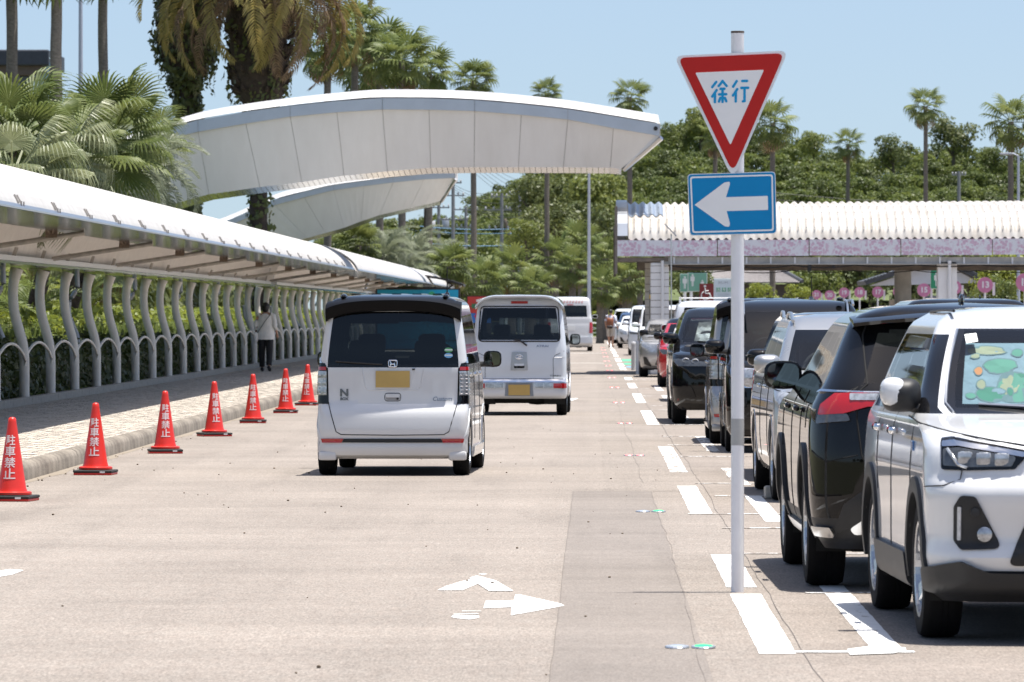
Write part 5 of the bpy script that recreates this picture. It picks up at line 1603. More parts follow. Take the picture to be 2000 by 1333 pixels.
def generic(name, label, kind, L, W, H, paint, roof=None, group='parked cars in the bay row', cat='car', glass=g_dark, wsg=g_clear, wr=.31, ax=None, clad=False, rail=None, lamp='slim', mirror=None, rimk='ten', seats=True, fine=True, front=True, rear=True, rack=False, gtop=.16, mir_sides=(1, -1), rim=None, **kw):
    van = kind == 'van'
    kw.setdefault('bz', 1.06 if H < 1.7 else 1.12 if van else 1.1)
    kw.setdefault('hz', .93 if H < 1.6 else .97)
    bz, hz = kw['bz'], kw['hz']
    rows = (van_rows if van else suv_rows)(L, W, H, **kw)
    g0, g1 = bz + .04, H - gtop
    top = g1 + .015
    wins = [('rear_window', glass, wt('rear', g0 + .04, g1, 0, .93)), ('windscreen', wsg, wts([wt('front', g0 + .005, top), wt('fc', g0 + .005, top, .62, 1)])),
            ('quarter_window', glass, wt('side', g0, g1, .05, .20)), ('rear_side_window', glass, wt('side', g0, g1, .24, .55)), ('side_window', wsg, wt('side', g0, g1, .60, .95))]
    over = [('window_trim', m_gloss_black, wt('side', g0 - .02, g1 + .02, .04, .965))]
    if roof: over.append(('roof', roof, lambda r, t, z, x, y: z > g1 + .03))
    ax = ax or (.16 * L + .1, L - .82)
    c = Car(L, rows, wins, side_fr=(.04, .05, .20, .24, .55, .60, .95, .965), extra_z=tuple(round(q, 4) for q in (g0 - .02, g0, g0 + .005, g0 + .04, g1, top, g1 + .02, g1 + .03)), rear_t=(.93,), arches=[(a, wr, wr + .055) for a in ax], nz=30 if fine else 20, ns=44 if fine else 36)
    root = thing(name, label, cat, group=group)
    c.build(root, paint, over=over)
    for a in ax:
        c.flare(root, a, wr, wr + .03, wr + (.10 if clad else .07), m_clad if clad else paint, off=.014 if clad else .004); c.well(root, a, wr, wr + .06)
    add_wheels(c, root, ax, wr, W - .005, .21 if W > .8 else .17, rimk, rim=rim)
    under(c, root, .19, W - .14, .3, L - .3)
    if clad:
        sill = rows[0][0]
        c.patch(root, 'sill_cladding', 'side', [(ax[0] + wr + .05, sill), (ax[1] - wr - .05, sill), (ax[1] - wr - .09, sill + .15), (ax[0] + wr + .09, sill + .15)], m_clad, off=.02, depth=.05)
    if front:
        Wf = W - .08
        if lamp == 'slim':
            c.patch(root, 'headlight', 'front', rounded([(Wf * .5, hz - .17), (Wf + .02, hz - .17), (Wf + .16, hz - .07), (Wf + .02, hz - .06), (Wf * .5, hz - .11)], .015), m_smoke_lens, off=.010)
        elif lamp == 'round':
            c.patch(root, 'headlight_housing', 'front', rounded([(Wf * .50, hz - .26), (Wf + .02, hz - .26), (Wf + .06, hz - .02), (Wf * .50, hz - .05)], .04), m_lamp_hous, off=.012)
            for g in (1, -1):
                pc, nn = c.perim('front', g * Wf * .76, hz - .15, .02)
                o = mk('headlight', MB().lathe([(.105, 0), (.10, .025), (.06, .04), (.001, .045)], pc, 20, axis='Y'), m_clear_lens, root, smooth=50)
        elif lamp == 'tall':
            c.patch(root, 'headlight', 'front', rounded([(Wf * .58, hz - .28), (Wf * .95, hz - .26), (Wf + .14, hz - .06), (Wf + .04, hz + .0), (Wf * .62, hz - .12)], .02), m_clear_lens, off=.010)
            c.patch(root, 'fog_lamp_bezel', 'front', rounded([(Wf * .70, .26), (Wf * .98, .32), (Wf * 1.02, .52), (Wf * .9, .50)], .02), m_black, off=.012)
        c.patch(root, 'grille', 'front', rounded([(-Wf * .46, hz - .24), (Wf * .46, hz - .24), (Wf * .48, hz - .10), (-Wf * .48, hz - .10)], .02), m_gloss_black, off=.010, both=False)
        mb = MB()
        for k in range(3): mb.tube([c.perim('front', a, hz - .215 + .045 * k, .014)[0] for a in np.linspace(-Wf * .45, Wf * .45, 9)], .006, 5)
        mk('grille_bar', mb, m_chrome, root)
        c.patch(root, 'lower_intake', 'front', rounded([(-Wf * .62, .30), (Wf * .62, .30), (Wf * .55, .45), (-Wf * .55, .45)], .03), m_black, off=.012, both=False)
        c.patch(root, 'number_plate', 'front', [(-.165, .46), (.165, .46), (.165, .62), (-.165, .62)], m_plate_w, off=.035, depth=.03, both=False, cuts=0)
        c.seam(root, 'front', [(0, hz - .035), (Wf, hz - .02), (Wf + .25, hz + .01)], .004)
        mb = MB()
        for x0 in (-.45, .05): mb.tube([c.perim('front', x0, g0 - .005, .02)[0], c.perim('front', x0 + .5, g0 + .02, .02)[0]], .008, 5)
        mk('wiper', mb, m_black, root)
        c.patch(root, 'inspection_sticker', 'front', [(-.035, top - .075), (.035, top - .075), (.035, top - .015), (-.035, top - .015)], m_sticker_w, off=.003, depth=.003, both=False, cuts=0)
    if rear:
        Wr = W - .06
        if van: c.patch(root, 'tail_lamp', 'rear', rounded([(Wr * .86, .70), (Wr + .06, .70), (Wr + .06, 1.12), (Wr * .88, 1.12)], .02), m_red_lens, off=.003)
        else: c.patch(root, 'tail_lamp', 'rear', rounded([(Wr * .55, hz - .10), (Wr + .16, hz - .06), (Wr + .18, hz + .04), (Wr * .55, hz + .0)], .02), m_red_lens, off=.003)
        c.patch(root, 'rear_number_plate', 'rear', [(-.165, .72), (.165, .72), (.165, .88), (-.165, .88)], m_plate_w, off=.016, depth=.015, both=False, cuts=0)
        c.patch(root, 'rear_bumper', 'rear', [(0, .30), (Wr * .9, .30), (Wr * .9, .42), (0, .42)], m_clad, off=.012)
    c.seam(root, 'side', [(.42 * L, .34), (.42 * L, g0)], .004); c.seam(root, 'side', [(.68 * L, .36), (.68 * L, g0)], .004)
    for y in (.38 * L, .60 * L):
        for g in (1, -1): mk('door_handle', MB().box(c.side(g, y, bz - .1, .02)[0], (.03, .2, .035), bev=.012), m_chrome, root)
    cowl = kw.get('cowl', .62 if van else 1.05)
    add_mirrors(c, root, L - cowl - .32, g0 + .06, mirror or paint, (.115, .08, .082), .15, sides=mir_sides, arm_z=-.06)
    if seats: add_interior(c, root, .36, .5, L - cowl, W - .16, [(-W * .43, L * .46, .52, .5, .56), (W * .43, L * .46, .52, .5, .56), (0, L * .24, .52, 1.2, .5)], wheel_side=1, dash_y=L - cowl - .12, dash_z=bz)
    if rail:
        for g in (1, -1):
            x = W - .27
            mb = MB().tube([(g * x, .50 * L * .6 - L / 2 + .1, H - .04), (g * x, .3 * L - L / 2 + .25, H - .002), (g * x, L - cowl - 1.35 - L / 2, H - .004), (g * (x + .01), L - cowl - .95 - L / 2, H - .07)], .015, 8)
            mk('roof_rail', mb, rail, root, smooth=50)
    if rack:
        mb = MB(); x = W - .2
        for g in (1, -1):
            mb.tube([(g * x, .3 - L / 2, H + .07), (g * x, L * .6 - L / 2, H + .07)], .014, 6)
            for y in (.35, L * .3, L * .55): mb.tube([(g * x, y - L / 2, H - .06), (g * x, y - L / 2, H + .07)], .012, 6)
        for y in np.linspace(.35, L * .58, 6): mb.tube([(-x, y - L / 2, H + .06), (x, y - L / 2, H + .06)], .012, 6)
        mk('roof_rack', mb, m_white_metal, root)
    return root, c, ax

# ================================================================ white crossover nearest in the bay row, facing the camera
rocky_rows = [(.20, .78, .14, 3.83, .2, .30, .08, .12), (.27, .83, .05, 3.93, .2, .30, .09, .13), (.355, .840, .02, 3.965, .2, .30, .1, .14), (.43, .8475, 0, 3.992, .2, .30, .1, .15), (.485, .8475, 0, 3.955, .2, .30, .1, .15), (.55, .8475, 0, 3.96, .2, .30, .1, .15), (.72, .8475, .0, 3.995, .2, .27, .1, .16), (.755, .8475, .005, 3.988, .2, .27, .1, .16), (.805, .8475, .01, 3.94, .19, .27, .1, .16),
              (.90, .842, .03, 3.92, .18, .28, .1, .16), (.975, .836, .04, 3.85, .17, .30, .1, .15), (1.02, .828, .05, 3.62, .16, .32, .1, .13), (1.06, .815, .06, 3.22, .15, .30, .1, .12), (1.085, .80, .07, 2.99, .15, .24, .1, .11), (1.12, .785, .085, 2.90, .14, .17, .1, .11),
              (1.46, .655, .34, 2.30, .13, .14, .09, .1), (1.54, .61, .42, 2.10, .14, .14, .08, .08), (1.585, .54, .55, 1.92, .16, .16, .06, .06), (1.612, .36, .8, 1.7, .2, .2, .04, .03), (1.62, 0, 1.1, 1.5, .1, .1, 0, 0)]
rwins = [('rear_window', g_dark, wt('rear', 1.15, 1.46, 0, .93)), ('windscreen', g_clear, wts([wt('front', 1.115, 1.495)])),
         ('quarter_window', g_dark, wt('side', 1.10, 1.46, .05, .16)), ('rear_side_window', g_dark, wt('side', 1.10, 1.46, .20, .52)), ('side_window', g_mid, wt('side', 1.10, 1.46, .56, .93))]
rover = [('window_trim', m_gloss_black, wts([wt('side', 1.085, 1.475, .04, 1.0), wt('fc', 1.085, 1.475, 0, .62)])), ('screen_border', m_gloss_black, lambda r, t, z, x, y: r in ('front', 'fc') and 1.085 < z < 1.505 and (r == 'front' or t > .80)),
         ('front_lower_bumper', m_clad, lambda r, t, z, x, y: z < .355 and r in ('front', 'fc')), ('sill_cladding', m_clad, lambda r, t, z, x, y: z < .355 and r == 'side')]
axR = (.70, 3.225)
cR = Car(3.995, rocky_rows, rwins, side_fr=(.04, .05, .16, .20, .52, .56, .93), extra_z=(.355, 1.085, 1.10, 1.115, 1.46, 1.475, 1.495, 1.505), rear_t=(.93,), arches=[(a, .335, .40) for a in axR], nz=40, ns=60)
rocky = thing('crossover', 'white crossover facing out with a printed sunshade behind its windscreen', 'car', group='parked cars in the bay row')
cR.build(rocky, p_white, over=rover)
for a in axR:
    cR.flare(rocky, a, .335, .375, .455, m_clad, off=.016); cR.well(rocky, a, .335, .40)
add_wheels(cR, rocky, axR, .333, .842, .20, 'five', ratio=.70)
under(cR, rocky, .2, .7, .3, 3.6)
cR.patch(rocky, 'headlight_housing', 'front', rounded([(.36, .925), (.52, .955), (.735, .992), (.80, .985), (.80, .835), (.66, .832), (.44, .838)], .02), m_gloss_black, off=.008, depth=.03, cuts=4)
cR.patch(rocky, 'daytime_lamp', 'front', rounded([(.375, .918), (.52, .944), (.725, .978), (.785, .972), (.79, .945), (.70, .950), (.40, .898)], .008), m_lamp_hous, off=.016, depth=.02, cuts=4)
cR.patch(rocky, 'headlight', 'front', rounded([(.43, .90), (.70, .942), (.785, .935), (.785, .855), (.66, .848), (.455, .852)], .015), m_smoke_lens, off=.014, depth=.02, cuts=4)
mb = MB()
for g in (1, -1):
    for k in range(3):
        pc, nn = cR.perim('front', g * (.50 + .085 * k), .884 + .004 * k, .012)
        mb.box(pc, (.07, .02, .062), bev=.01)
    mb.tube([cR.perim('front', g * a, z, .020)[0] for a, z in ((.66, .845), (.70, .86), (.73, .90), (.755, .935))], .008, 6)
mk('lamp_projector', mb, m_clear_lens, rocky, smooth=40)
cR.patch(rocky, 'fog_lamp_bezel', 'front', rounded([(.50, .462), (.70, .455), (.735, .50), (.735, .66), (.70, .715), (.63, .71)], .03), m_clad, off=.010, depth=.02, cuts=4)
cR.patch(rocky, 'running_lamp', 'front', rounded([(.695, .50), (.712, .50), (.712, .66), (.695, .66)], .005), mat('led_strip_lens', (.55, .56, .57), .2, var=.3, scale=60), off=.018, depth=.02, cuts=1)
for g in (1, -1):
    pc, nn = cR.perim('front', g * .585, .53, .012)
    mk('fog_lamp', MB().lathe([(.036, -.01), (.036, .010), (.030, .014), (.001, .016)], pc, 18, axis='Y'), m_clear_lens, rocky, smooth=40)
    pc, nn = cR.perim('front', g * .63, .635, .012)
    mk('sensor', MB().lathe([(.022, 0), (.022, .010), (.001, .012)], pc, 14, axis='Y'), m_black, rocky, smooth=40)
cR.patch(rocky, 'grille', 'front', rounded([(-.36, .80), (.36, .80), (.33, .90), (-.33, .90)], .02), m_gloss_black, off=.010, both=False)
cR.patch(rocky, 'lower_grille', 'front', rounded([(-.48, .38), (.48, .38), (.36, .66), (-.36, .66)], .03), m_clad, off=.010, both=False)
cR.patch(rocky, 'number_plate', 'front', [(-.165, .48), (.165, .48), (.165, .64), (-.165, .64)], m_plate_w, off=.04, depth=.03, both=False, cuts=0)
cR.patch(rocky, 'bumper_lip', 'front', rounded([(0, .235), (.80, .235), (.95, .25), (.98, .36), (.84, .375), (.70, .40), (.56, .345), (0, .335)], .02), m_clad, off=.03, depth=.06, cuts=4)
cR.seam(rocky, 'front', [(0, .945), (.34, .945), (.52, .972), (.735, 1.012), (.86, 1.035), (1.05, 1.055), (1.3, 1.068)], .0045)
cR.seam(rocky, 'front', [(.69, .83), (.70, .79), (.80, .76), (1.0, .75)], .003)
cR.seam(rocky, 'side', [(2.92, 1.08), (2.90, .60), (2.84, .36)], .004); cR.seam(rocky, 'side', [(1.86, 1.08), (1.88, .36)], .004); cR.seam(rocky, 'side', [(1.0, 1.08), (1.05, .80), (1.12, .66)], .004)
for y in (1.15, 2.02):
    for g in (1, -1): mk('door_handle', MB().box(cR.side(g, y, .985, .024)[0], (.035, .2, .04), bev=.015), m_chrome, rocky, smooth=50)
cR.patch(rocky, 'side_sill', 'side', rounded([(1.10, .23), (2.82, .23), (2.80, .40), (1.12, .40)], .03), m_clad, off=.028, depth=.06)
for g in (1, -1):
    mk('side_badge', MB().box(cR.side(g, 3.0, .93, .004)[0], (.008, .09, .05), bev=.003), mat('badge_blue', (.08, .2, .45), .2, metal=.6), rocky)
cR.patch(rocky, 'window_visor', 'side', [(1.05, 1.405), (2.02, 1.405), (2.00, 1.455), (1.05, 1.465)], m_smoke_lens, off=.02, depth=.03)
add_mirrors(cR, rocky, 2.66, 1.175, m_clad, (.098, .085, .085), .135, arm_z=-.075)
for sg in (1, -1):                                       # black lower half and inner face of the mirror
    b = cR.side(sg, 2.66, 1.175, 0)[0] + Vector((sg * .135, 0, 0))
    mk('mirror_cap', MB().blob(b + Vector((sg * .046, .012, .016)), (.066, .072, .072), 16, 10, .75), p_white, rocky, smooth=50)
mb = MB()
for x0 in (-.56, -.02): mb.tube([cR.perim('front', x0, 1.105, .03)[0], cR.perim('front', x0 + .25, 1.118, .03)[0], cR.perim('front', x0 + .52, 1.132, .02)[0]], [.016, .012, .008], 6)
mk('wiper', mb, m_satin, rocky, smooth=50)
mb = MB()
for g in (1, -1): mb.tube([cR.pt('fc', .84, z) and Vector((g * (cR.pt('fc', .84, z)[0] + .006), cR.pt('fc', .84, z)[1] - 3.995 / 2 + .006, z)) for z in np.linspace(1.09, 1.50, 10)], .008, 6)
mk('screen_pillar_trim', mb, m_satin, rocky, smooth=50)
mk('aerial', MB().blob((0, .75 - 3.995 / 2, 1.63), (.018, .075, .045), 10, 8), m_gloss_black, rocky, smooth=60)
for g in (1, -1): cR_roof = mk('roof_groove', MB().tube([(g * .535, y - 3.995 / 2, 1.592 + .006 * math.sin((y - .9) / 1.2 * math.pi)) for y in np.linspace(.75, 1.98, 12)], .008, 6), m_black, rocky)
cR.patch(rocky, 'inspection_sticker', 'front', [(.445, 1.44), (.505, 1.43), (.505, 1.475), (.445, 1.482)], m_sticker_w, off=.003, depth=.003, both=False, cuts=0)
add_interior(cR, rocky, .38, .6, 2.8, .68, [(-.36, 1.75, .52, .5, .56), (.36, 1.75, .52, .5, .56), (0, .95, .52, 1.2, .5)], dash_y=2.72, dash_z=1.06)
# folding sunshade behind the glass: pale cloth with plain coloured shapes
sh = []
m_cloth = mat('sunshade_cloth', (.27, .39, .50), .8, var=.15, scale=9, bump=.6, bscale=14, dist=.02)
mb = MB(); nx_, nz_ = 26, 12
def shade_pt(u, v, o=0.0):
    z = 1.13 + .30 * v
    x = (u - .5) * 1.13 * (1 - .12 * v)
    y = cR.row(z)[2] - .12 - .10 * (x / .7) ** 2 + .006 * math.sin(u * 41 + v * 5) + .004 * math.sin(u * 23 - v * 17)
    return Vector((x, y - 3.995 / 2 + o, z))
for i in range(nx_ + 1):
    for j in range(nz_ + 1): mb.v.append(shade_pt(i / nx_, j / nz_))
for i in range(nx_):
    for j in range(nz_):
        a = i * (nz_ + 1) + j; mb.f.append((a, a + nz_ + 1, a + nz_ + 2, a + 1))
shade = mk('sunshade', mb, m_cloth, rocky, smooth=60)
def cloth_shape(cu, cv, ru, rv, m, o, seed):
    rr = random.Random(seed); k = [rr.uniform(.75, 1.2) for _ in range(9)]
    mb = MB(); ring = []
    for q in range(27):
        a = 2 * math.pi * q / 27; f = k[q // 3] * .5 + k[(q // 3 + 1) % 9] * .5
        ring.append(shade_pt(min(max(cu + ru * f * math.cos(a), .01), .99), min(max(cv + rv * f * math.sin(a), .02), .98), o))
    mb.add(ring + [shade_pt(cu, cv, o)], [(q, (q + 1) % 27, 27) for q in range(27)])
    mk('printed_shape', mb, m, shade)
m_s1, m_s2, m_s3, m_s4 = mat('print_mint', (.13, .36, .29), .8), mat('print_cream', (.40, .42, .30), .8), mat('print_orange', (.66, .28, .12), .8), mat('print_leaf', (.07, .27, .20), .8)
m_s5 = mat('print_outline', (.16, .26, .30), .8)
rs = random.Random(8)
SHP = [(.83, .62, .085, .12, m_s1), (.77, .30, .085, .24, m_s1), (.79, .32, .04, .18, m_s2), (.62, .70, .05, .10, m_s3), (.66, .22, .06, .18, m_s2), (.88, .16, .06, .12, m_s4), (.90, .88, .10, .07, m_s2), (.60, .12, .07, .08, m_s3)]
SHP += [(rs.uniform(.54, .97), rs.uniform(.08, .92), rs.uniform(.012, .03), rs.uniform(.03, .07), rs.choice((m_s1, m_s2, m_s3, m_s4, m_cloth))) for _ in range(16)]
for i, (cu, cv, ru, rv, m_) in enumerate(SHP):
    for u_ in ((cu, 1 - cu) if i < 8 else (cu,)):
        cloth_shape(u_, cv, ru * 1.07 + .003, rv * 1.06 + .012, m_s5, .004 + .0002 * i, 3 + i)
        cloth_shape(u_, cv, ru, rv, m_, .0052 + .0002 * i, 3 + i)
put(rocky, cR, axR[1], 2.425, 26.28, math.pi + rad(2.0))

# ================================================================ black luxury crossover seen from behind
nx_rows = [(.24, .82, .22, 4.45, .22, .35, .10, .14), (.30, .86, .10, 4.55, .25, .36, .12, .16), (.42, .905, .03, 4.60, .30, .38, .14, .18), (.55, .918, 0, 4.63, .32, .38, .15, .18), (.75, .9225, .0, 4.63, .34, .38, .15, .18), (.90, .92, .015, 4.6, .34, .38, .15, .18), (1.0, .912, .03, 4.5, .34, .40, .15, .17),
           (1.05, .90, .04, 4.15, .33, .42, .15, .15), (1.09, .88, .05, 3.7, .32, .38, .15, .13), (1.13, .862, .07, 3.52, .31, .25, .15, .12), (1.17, .835, .10, 3.42, .28, .18, .15, .12), (1.46, .70, .40, 2.75, .24, .15, .14, .1), (1.53, .665, .44, 2.5, .22, .15, .14, .09), (1.575, .61, .46, 2.3, .20, .17, .13, .07), (1.625, .42, .62, 2.0, .22, .2, .08, .04), (1.645, 0, 1.1, 1.7, .1, .1, 0, 0)]
nwins = [('rear_window', g_dark, wts([wt('rear', 1.185, 1.49, 0, 1.0), wt('rc', 1.185, 1.47, 0, .25)])), ('windscreen', g_clear, wts([wt('front', 1.16, 1.55), wt('fc', 1.16, 1.55, .6, 1)])),
         ('quarter_window', g_dark, wt('side', 1.17, 1.44, .10, .22)), ('rear_side_window', g_dark, wt('side', 1.15, 1.47, .25, .55)), ('side_window', g_mid, wt('side', 1.15, 1.47, .58, .94))]
nover = [('window_trim', m_gloss_black, wt('side', 1.135, 1.485, .05, .955)), ('lower_cladding', m_clad, lambda r, t, z, x, y: z < .42 and r in ('rear', 'rc', 'side'))]
axX = (.99, 3.65)
cX = Car(4.63, nx_rows, nwins, side_fr=(.05, .10, .22, .25, .55, .58, .94, .955), extra_z=(.42, 1.135, 1.15, 1.16, 1.17, 1.185, 1.44, 1.47, 1.485, 1.49, 1.55), arches=[(a, .36, .425) for a in axX], nz=40, ns=60)
lex = thing('crossover', 'black crossover parked tail out with red wraparound tail lamp', 'car', group='parked cars in the bay row')
cX.build(lex, p_black, over=nover)
for a in axX:
    cX.flare(lex, a, .36, .40, .475, m_clad, off=.016); cX.well(lex, a, .36, .425)
add_wheels(cX, lex, axX, .362, .915, .228, 'five', ratio=.68)
under(cX, lex, .22, .72, .4, 4.2)
cX.patch(lex, 'tail_lamp', 'rear', rounded([(.0, 1.055), (.60, 1.055), (.74, 1.015), (.93, 1.005), (.91, 1.065), (.80, 1.13), (.62, 1.135), (.0, 1.125)], .012), m_red_lens, off=.014, depth=.03, cuts=4)
cX.patch(lex, 'indicator_lamp', 'rear', rounded([(.20, 1.092), (.70, 1.092), (.70, 1.130), (.20, 1.128)], .008), m_clear_lens, off=.018, depth=.02, cuts=4)
cX.patch(lex, 'lamp_foot', 'rear', rounded([(.70, .975), (.95, .955), (.93, 1.005), (.72, 1.015)], .01), m_smoke_lens, off=.012, depth=.03, cuts=4)
cX.patch(lex, 'chrome_strip', 'rear', rounded([(.0, 1.138), (.62, 1.142), (.95, 1.152), (1.05, 1.13), (.94, 1.138), (.62, 1.134), (.0, 1.130)], .004), m_chrome, off=.015, depth=.02, cuts=2)
cX.seam(lex, 'rear', [(.585, 1.54), (.615, 1.46), (.60, 1.18), (.66, 1.13), (.665, .98), (.64, .78), (.60, .70), (0, .69)], .0055)
cX.seam(lex, 'rear', [(.66, .78), (.86, .74), (1.02, .80)], .004)
cX.patch(lex, 'skid_plate', 'rear', rounded([(0, .365), (.55, .335), (.67, .325), (.70, .36), (.55, .47), (0, .48)], .03), m_satin, off=.02, depth=.05, cuts=4)
cX.patch(lex, 'bumper_insert', 'rear', rounded([(0, .50), (.52, .49), (.70, .36), (.80, .33), (.74, .50), (.58, .62), (0, .63)], .03), m_clad, off=.014, depth=.04, cuts=4)
cX.patch(lex, 'bumper_reflector', 'rear', rounded([(.46, .565), (.60, .555), (.575, .59), (.47, .60)], .01), m_red_lens, off=.022, depth=.02)
cX.patch(lex, 'corner_trim', 'rear', rounded([(.78, .305), (1.02, .315), (1.02, .37), (.82, .365)], .015), m_satin, off=.022, depth=.03, cuts=3)
cX.patch(lex, 'exhaust_trim', 'rear', rounded([(.40, .40), (.60, .39), (.60, .435), (.40, .445)], .015), m_gloss_black, off=.026, depth=.03)
cX.patch(lex, 'number_plate', 'rear', [(-.165, .78), (.165, .78), (.165, .94), (-.165, .94)], m_plate_w, off=.016, depth=.015, both=False, cuts=0)
cX.patch(lex, 'sill_trim', 'side', rounded([(1.45, .26), (3.2, .26), (3.15, .33), (1.5, .33)], .02), m_satin, off=.03, depth=.05)
mb = MB(); secs = []
for x in np.linspace(-.66, .66, 21):
    e = abs(x) / .66; yo = .14 * e * e
    secs.append([Vector((x, .75 + yo - 4.63 / 2, 1.612 - .05 * e ** 3)), Vector((x, .40 + yo - 4.63 / 2, 1.583 - .04 * e * e)), Vector((x, .33 + yo - 4.63 / 2, 1.565 - .04 * e * e)), Vector((x, .34 + yo - 4.63 / 2, 1.545 - .04 * e * e)), Vector((x, .50 + yo - 4.63 / 2, 1.525 - .035 * e * e))])
mb.loft(secs, closed=True, cap=True); mk('rear_spoiler', mb, p_black, lex, smooth=40)
cX.seam(lex, 'side', [(2.35, 1.13), (2.38, .36)], .004); cX.seam(lex, 'side', [(1.35, 1.13), (1.42, .70)], .004); cX.seam(lex, 'side', [(3.42, 1.1), (3.38, .36)], .004)
for y in (1.62, 2.62):
    for g in (1, -1): mk('door_handle', MB().box(cX.side(g, y, 1.02, .024)[0], (.035, .22, .035), bev=.014), m_gloss_black, lex, smooth=50)
cX.patch(lex, 'fuel_flap', 'side', rounded([(.80, .92), (.98, .92), (.98, 1.06), (.80, 1.06)], .03), p_black, off=.003, depth=.006)
add_mirrors(cX, lex, 3.22, 1.20, p_black, (.118, .085, .088), .16, arm_z=-.075)
mk('aerial', MB().blob((0, 1.0 - 4.63 / 2, 1.655), (.018, .08, .04), 10, 8), m_gloss_black, lex, smooth=60)
cX.patch(lex, 'window_sticker', 'rear', [(.20, 1.455), (.34, 1.452), (.34, 1.485), (.20, 1.488)], mat('pale_green_sticker', (.42, .58, .5), .5), off=.003, depth=.003, both=False, cuts=0)
c_ = cX.patch(lex, 'headlight', 'front', [(.45, .85), (.82, .90), (.95, .99), (.80, .97), (.45, .90)], m_clear_lens, off=.012)
cX.patch(lex, 'grille', 'front', [(-.4, .35), (.4, .35), (.3, .92), (-.3, .92)], m_black, off=.012, both=False)
add_interior(cX, lex, .42, .9, 3.4, .72, [(-.38, 2.1, .55, .5, .58), (.38, 2.1, .55, .5, .58), (0, 1.2, .55, 1.25, .5)], dash_y=3.35, dash_z=1.1)
put(lex, cX, axX[0], 2.145, 31.3, rad(.75))

# ================================================================ the rest of the bay row
def face(X_left, W, yaw=0.0): return X_left + W
sil, cS, aS = generic('crossover', 'silver crossover with silver mirror, between two black cars', 'suv', 4.4, .84, 1.585, p_silver, rail=m_satin, wr=.33, clad=False, mirror=p_silver, lamp='tall', bz=1.05, hz=.94)
put(sil, cS, aS[1], 1.515 + .83, 45.6, math.pi + rad(1.2))
drk, cD, aD = generic('crossover', 'dark grey crossover with chrome edged mirror and roof rails', 'suv', 4.5, .86, 1.60, p_grey, rail=m_satin, wr=.34, clad=True, mirror=p_black)
put(drk, cD, aD[1], 1.60 + .855, 51.2, math.pi + rad(-.3))
dlk, cE, aE = generic('minivan', 'black minivan with round headlight, behind the white sign pole', 'van', 3.72, .83, 1.745, p_black, wr=.30, lamp='round', mirror=p_black, cat='minivan', hz=1.0, bz=1.10, cowl=.70, ws=.62, wsg=g_mid)
for g in (1, -1):
    mk('roof_rail', MB().tube([(g * .66, y - 3.72 / 2, z) for y, z in ((.35, 1.68), (.5, 1.73), (2.3, 1.735), (2.5, 1.68))], .016, 6), m_satin, dlk, smooth=50)
    mk('roof_strip', MB().tube([(g * .60, y - 3.72 / 2, z) for y, z in ((2.62, 1.57), (2.3, 1.715), (1.9, 1.74))], .012, 6), m_satin, dlk, smooth=50)
mk('aerial', MB().blob((-.52, 2.2 - 3.72 / 2, 1.75), (.04, .07, .02), 10, 6), m_gloss_black, dlk, smooth=60)
put(dlk, cE, aE[1], 2.34, 61.6, math.pi)
nb2, cN2, axN2 = kei_van('minivan', 'silver tall kei minivan parked tail out behind the black minivan', p_silver, p_black, group='parked cars in the bay row')
put(nb2, cN2, axN2[0], 2.165, 65.6, 0)
bmw, cB, aB = generic('crossover', 'black crossover facing out with slim headlights and bright sunshade', 'suv', 4.71, .945, 1.676, p_black, wr=.375, mirror=p_black, hz=1.0, bz=1.12, cowl=1.25, ws=.75, lamp='slim')
cB.patch(bmw, 'side_intake', 'front', rounded([(.60, .36), (.86, .42), (.94, .66), (.78, .62), (.66, .52)], .03), m_gloss_black, off=.016, cuts=3)
mb = MB(); rr_ = random.Random(5)
for i in range(17):
    for j in range(7):
        z = 1.18 + .30 * j / 6; x = -.60 + 1.2 * i / 16
        mb.v.append((x * (1 - .15 * j / 6), cB.row(z)[2] - .14 - .1 * (x / .8) ** 2 + rr_.uniform(-.012, .012) - 4.71 / 2, z))
for i in range(16):
    for j in range(6):
        a = i * 7 + j; mb.f.append((a, a + 7, a + 8, a + 1))
mk('sunshade', mb, mat('silver_foil', (.75, .77, .8), .25, metal=1.0), bmw)
for g in (1, -1):
    for k in range(2):
        pc, nn = cB.perim('front', g * (.62 + .13 * k), .905 + .012 * k, .016)
        mk('daytime_lamp', MB().tube([pc + Vector((.05 * math.cos(t), .004, .028 * math.sin(t))) for t in np.linspace(0, 2 * math.pi, 13)], .006, 5), m_lamp_hous, bmw)
put(bmw, cB, aB[1], 1.139 + .935, 77.4, math.pi + rad(.3))
wh, cH, aH = generic('hatchback', 'white hatchback with dark red roof, tucked behind the black crossover', 'suv', 3.9, .80, 1.60, p_white, roof=p_dkred, wr=.31, mirror=p_black)
put(wh, cH, aH[1], 1.37 + .80, 97, math.pi)
rd, cRd, aRd = generic('hatchback', 'red hatchback with black mirror in front of the silver hatchback', 'suv', 3.9, .835, 1.50, p_red, roof=p_black, wr=.31, mirror=p_black, hz=.88, bz=1.0)
put(rd, cRd, aRd[1], 1.42 + .83, 115.8, math.pi)
vr, cVr, aVr = generic('van', 'white van with roof rack parked tail out beside the gate column', 'van', 4.3, .845, 1.88, p_white2, wr=.31, cat='van', rack=True, bz=1.15)
put(vr, cVr, aVr[0], 2.66, 123.5, 0)
aq, cQ, aQ = generic('hatchback', 'silver hatchback facing out beside the two bollards', 'suv', 4.0, .8475, 1.455, p_silver, wr=.30, lamp='tall', mirror=p_black, hz=.90, bz=1.0, cowl=.98, ws=.95, lean=.3)
cQ.patch(aq, 'lower_intake', 'front', rounded([(-.26, .30), (.26, .30), (.42, .62), (-.42, .62)], .04), m_black, off=.02, both=False)
put(aq, cQ, aQ[1], 1.17 + .84, 134, math.pi)
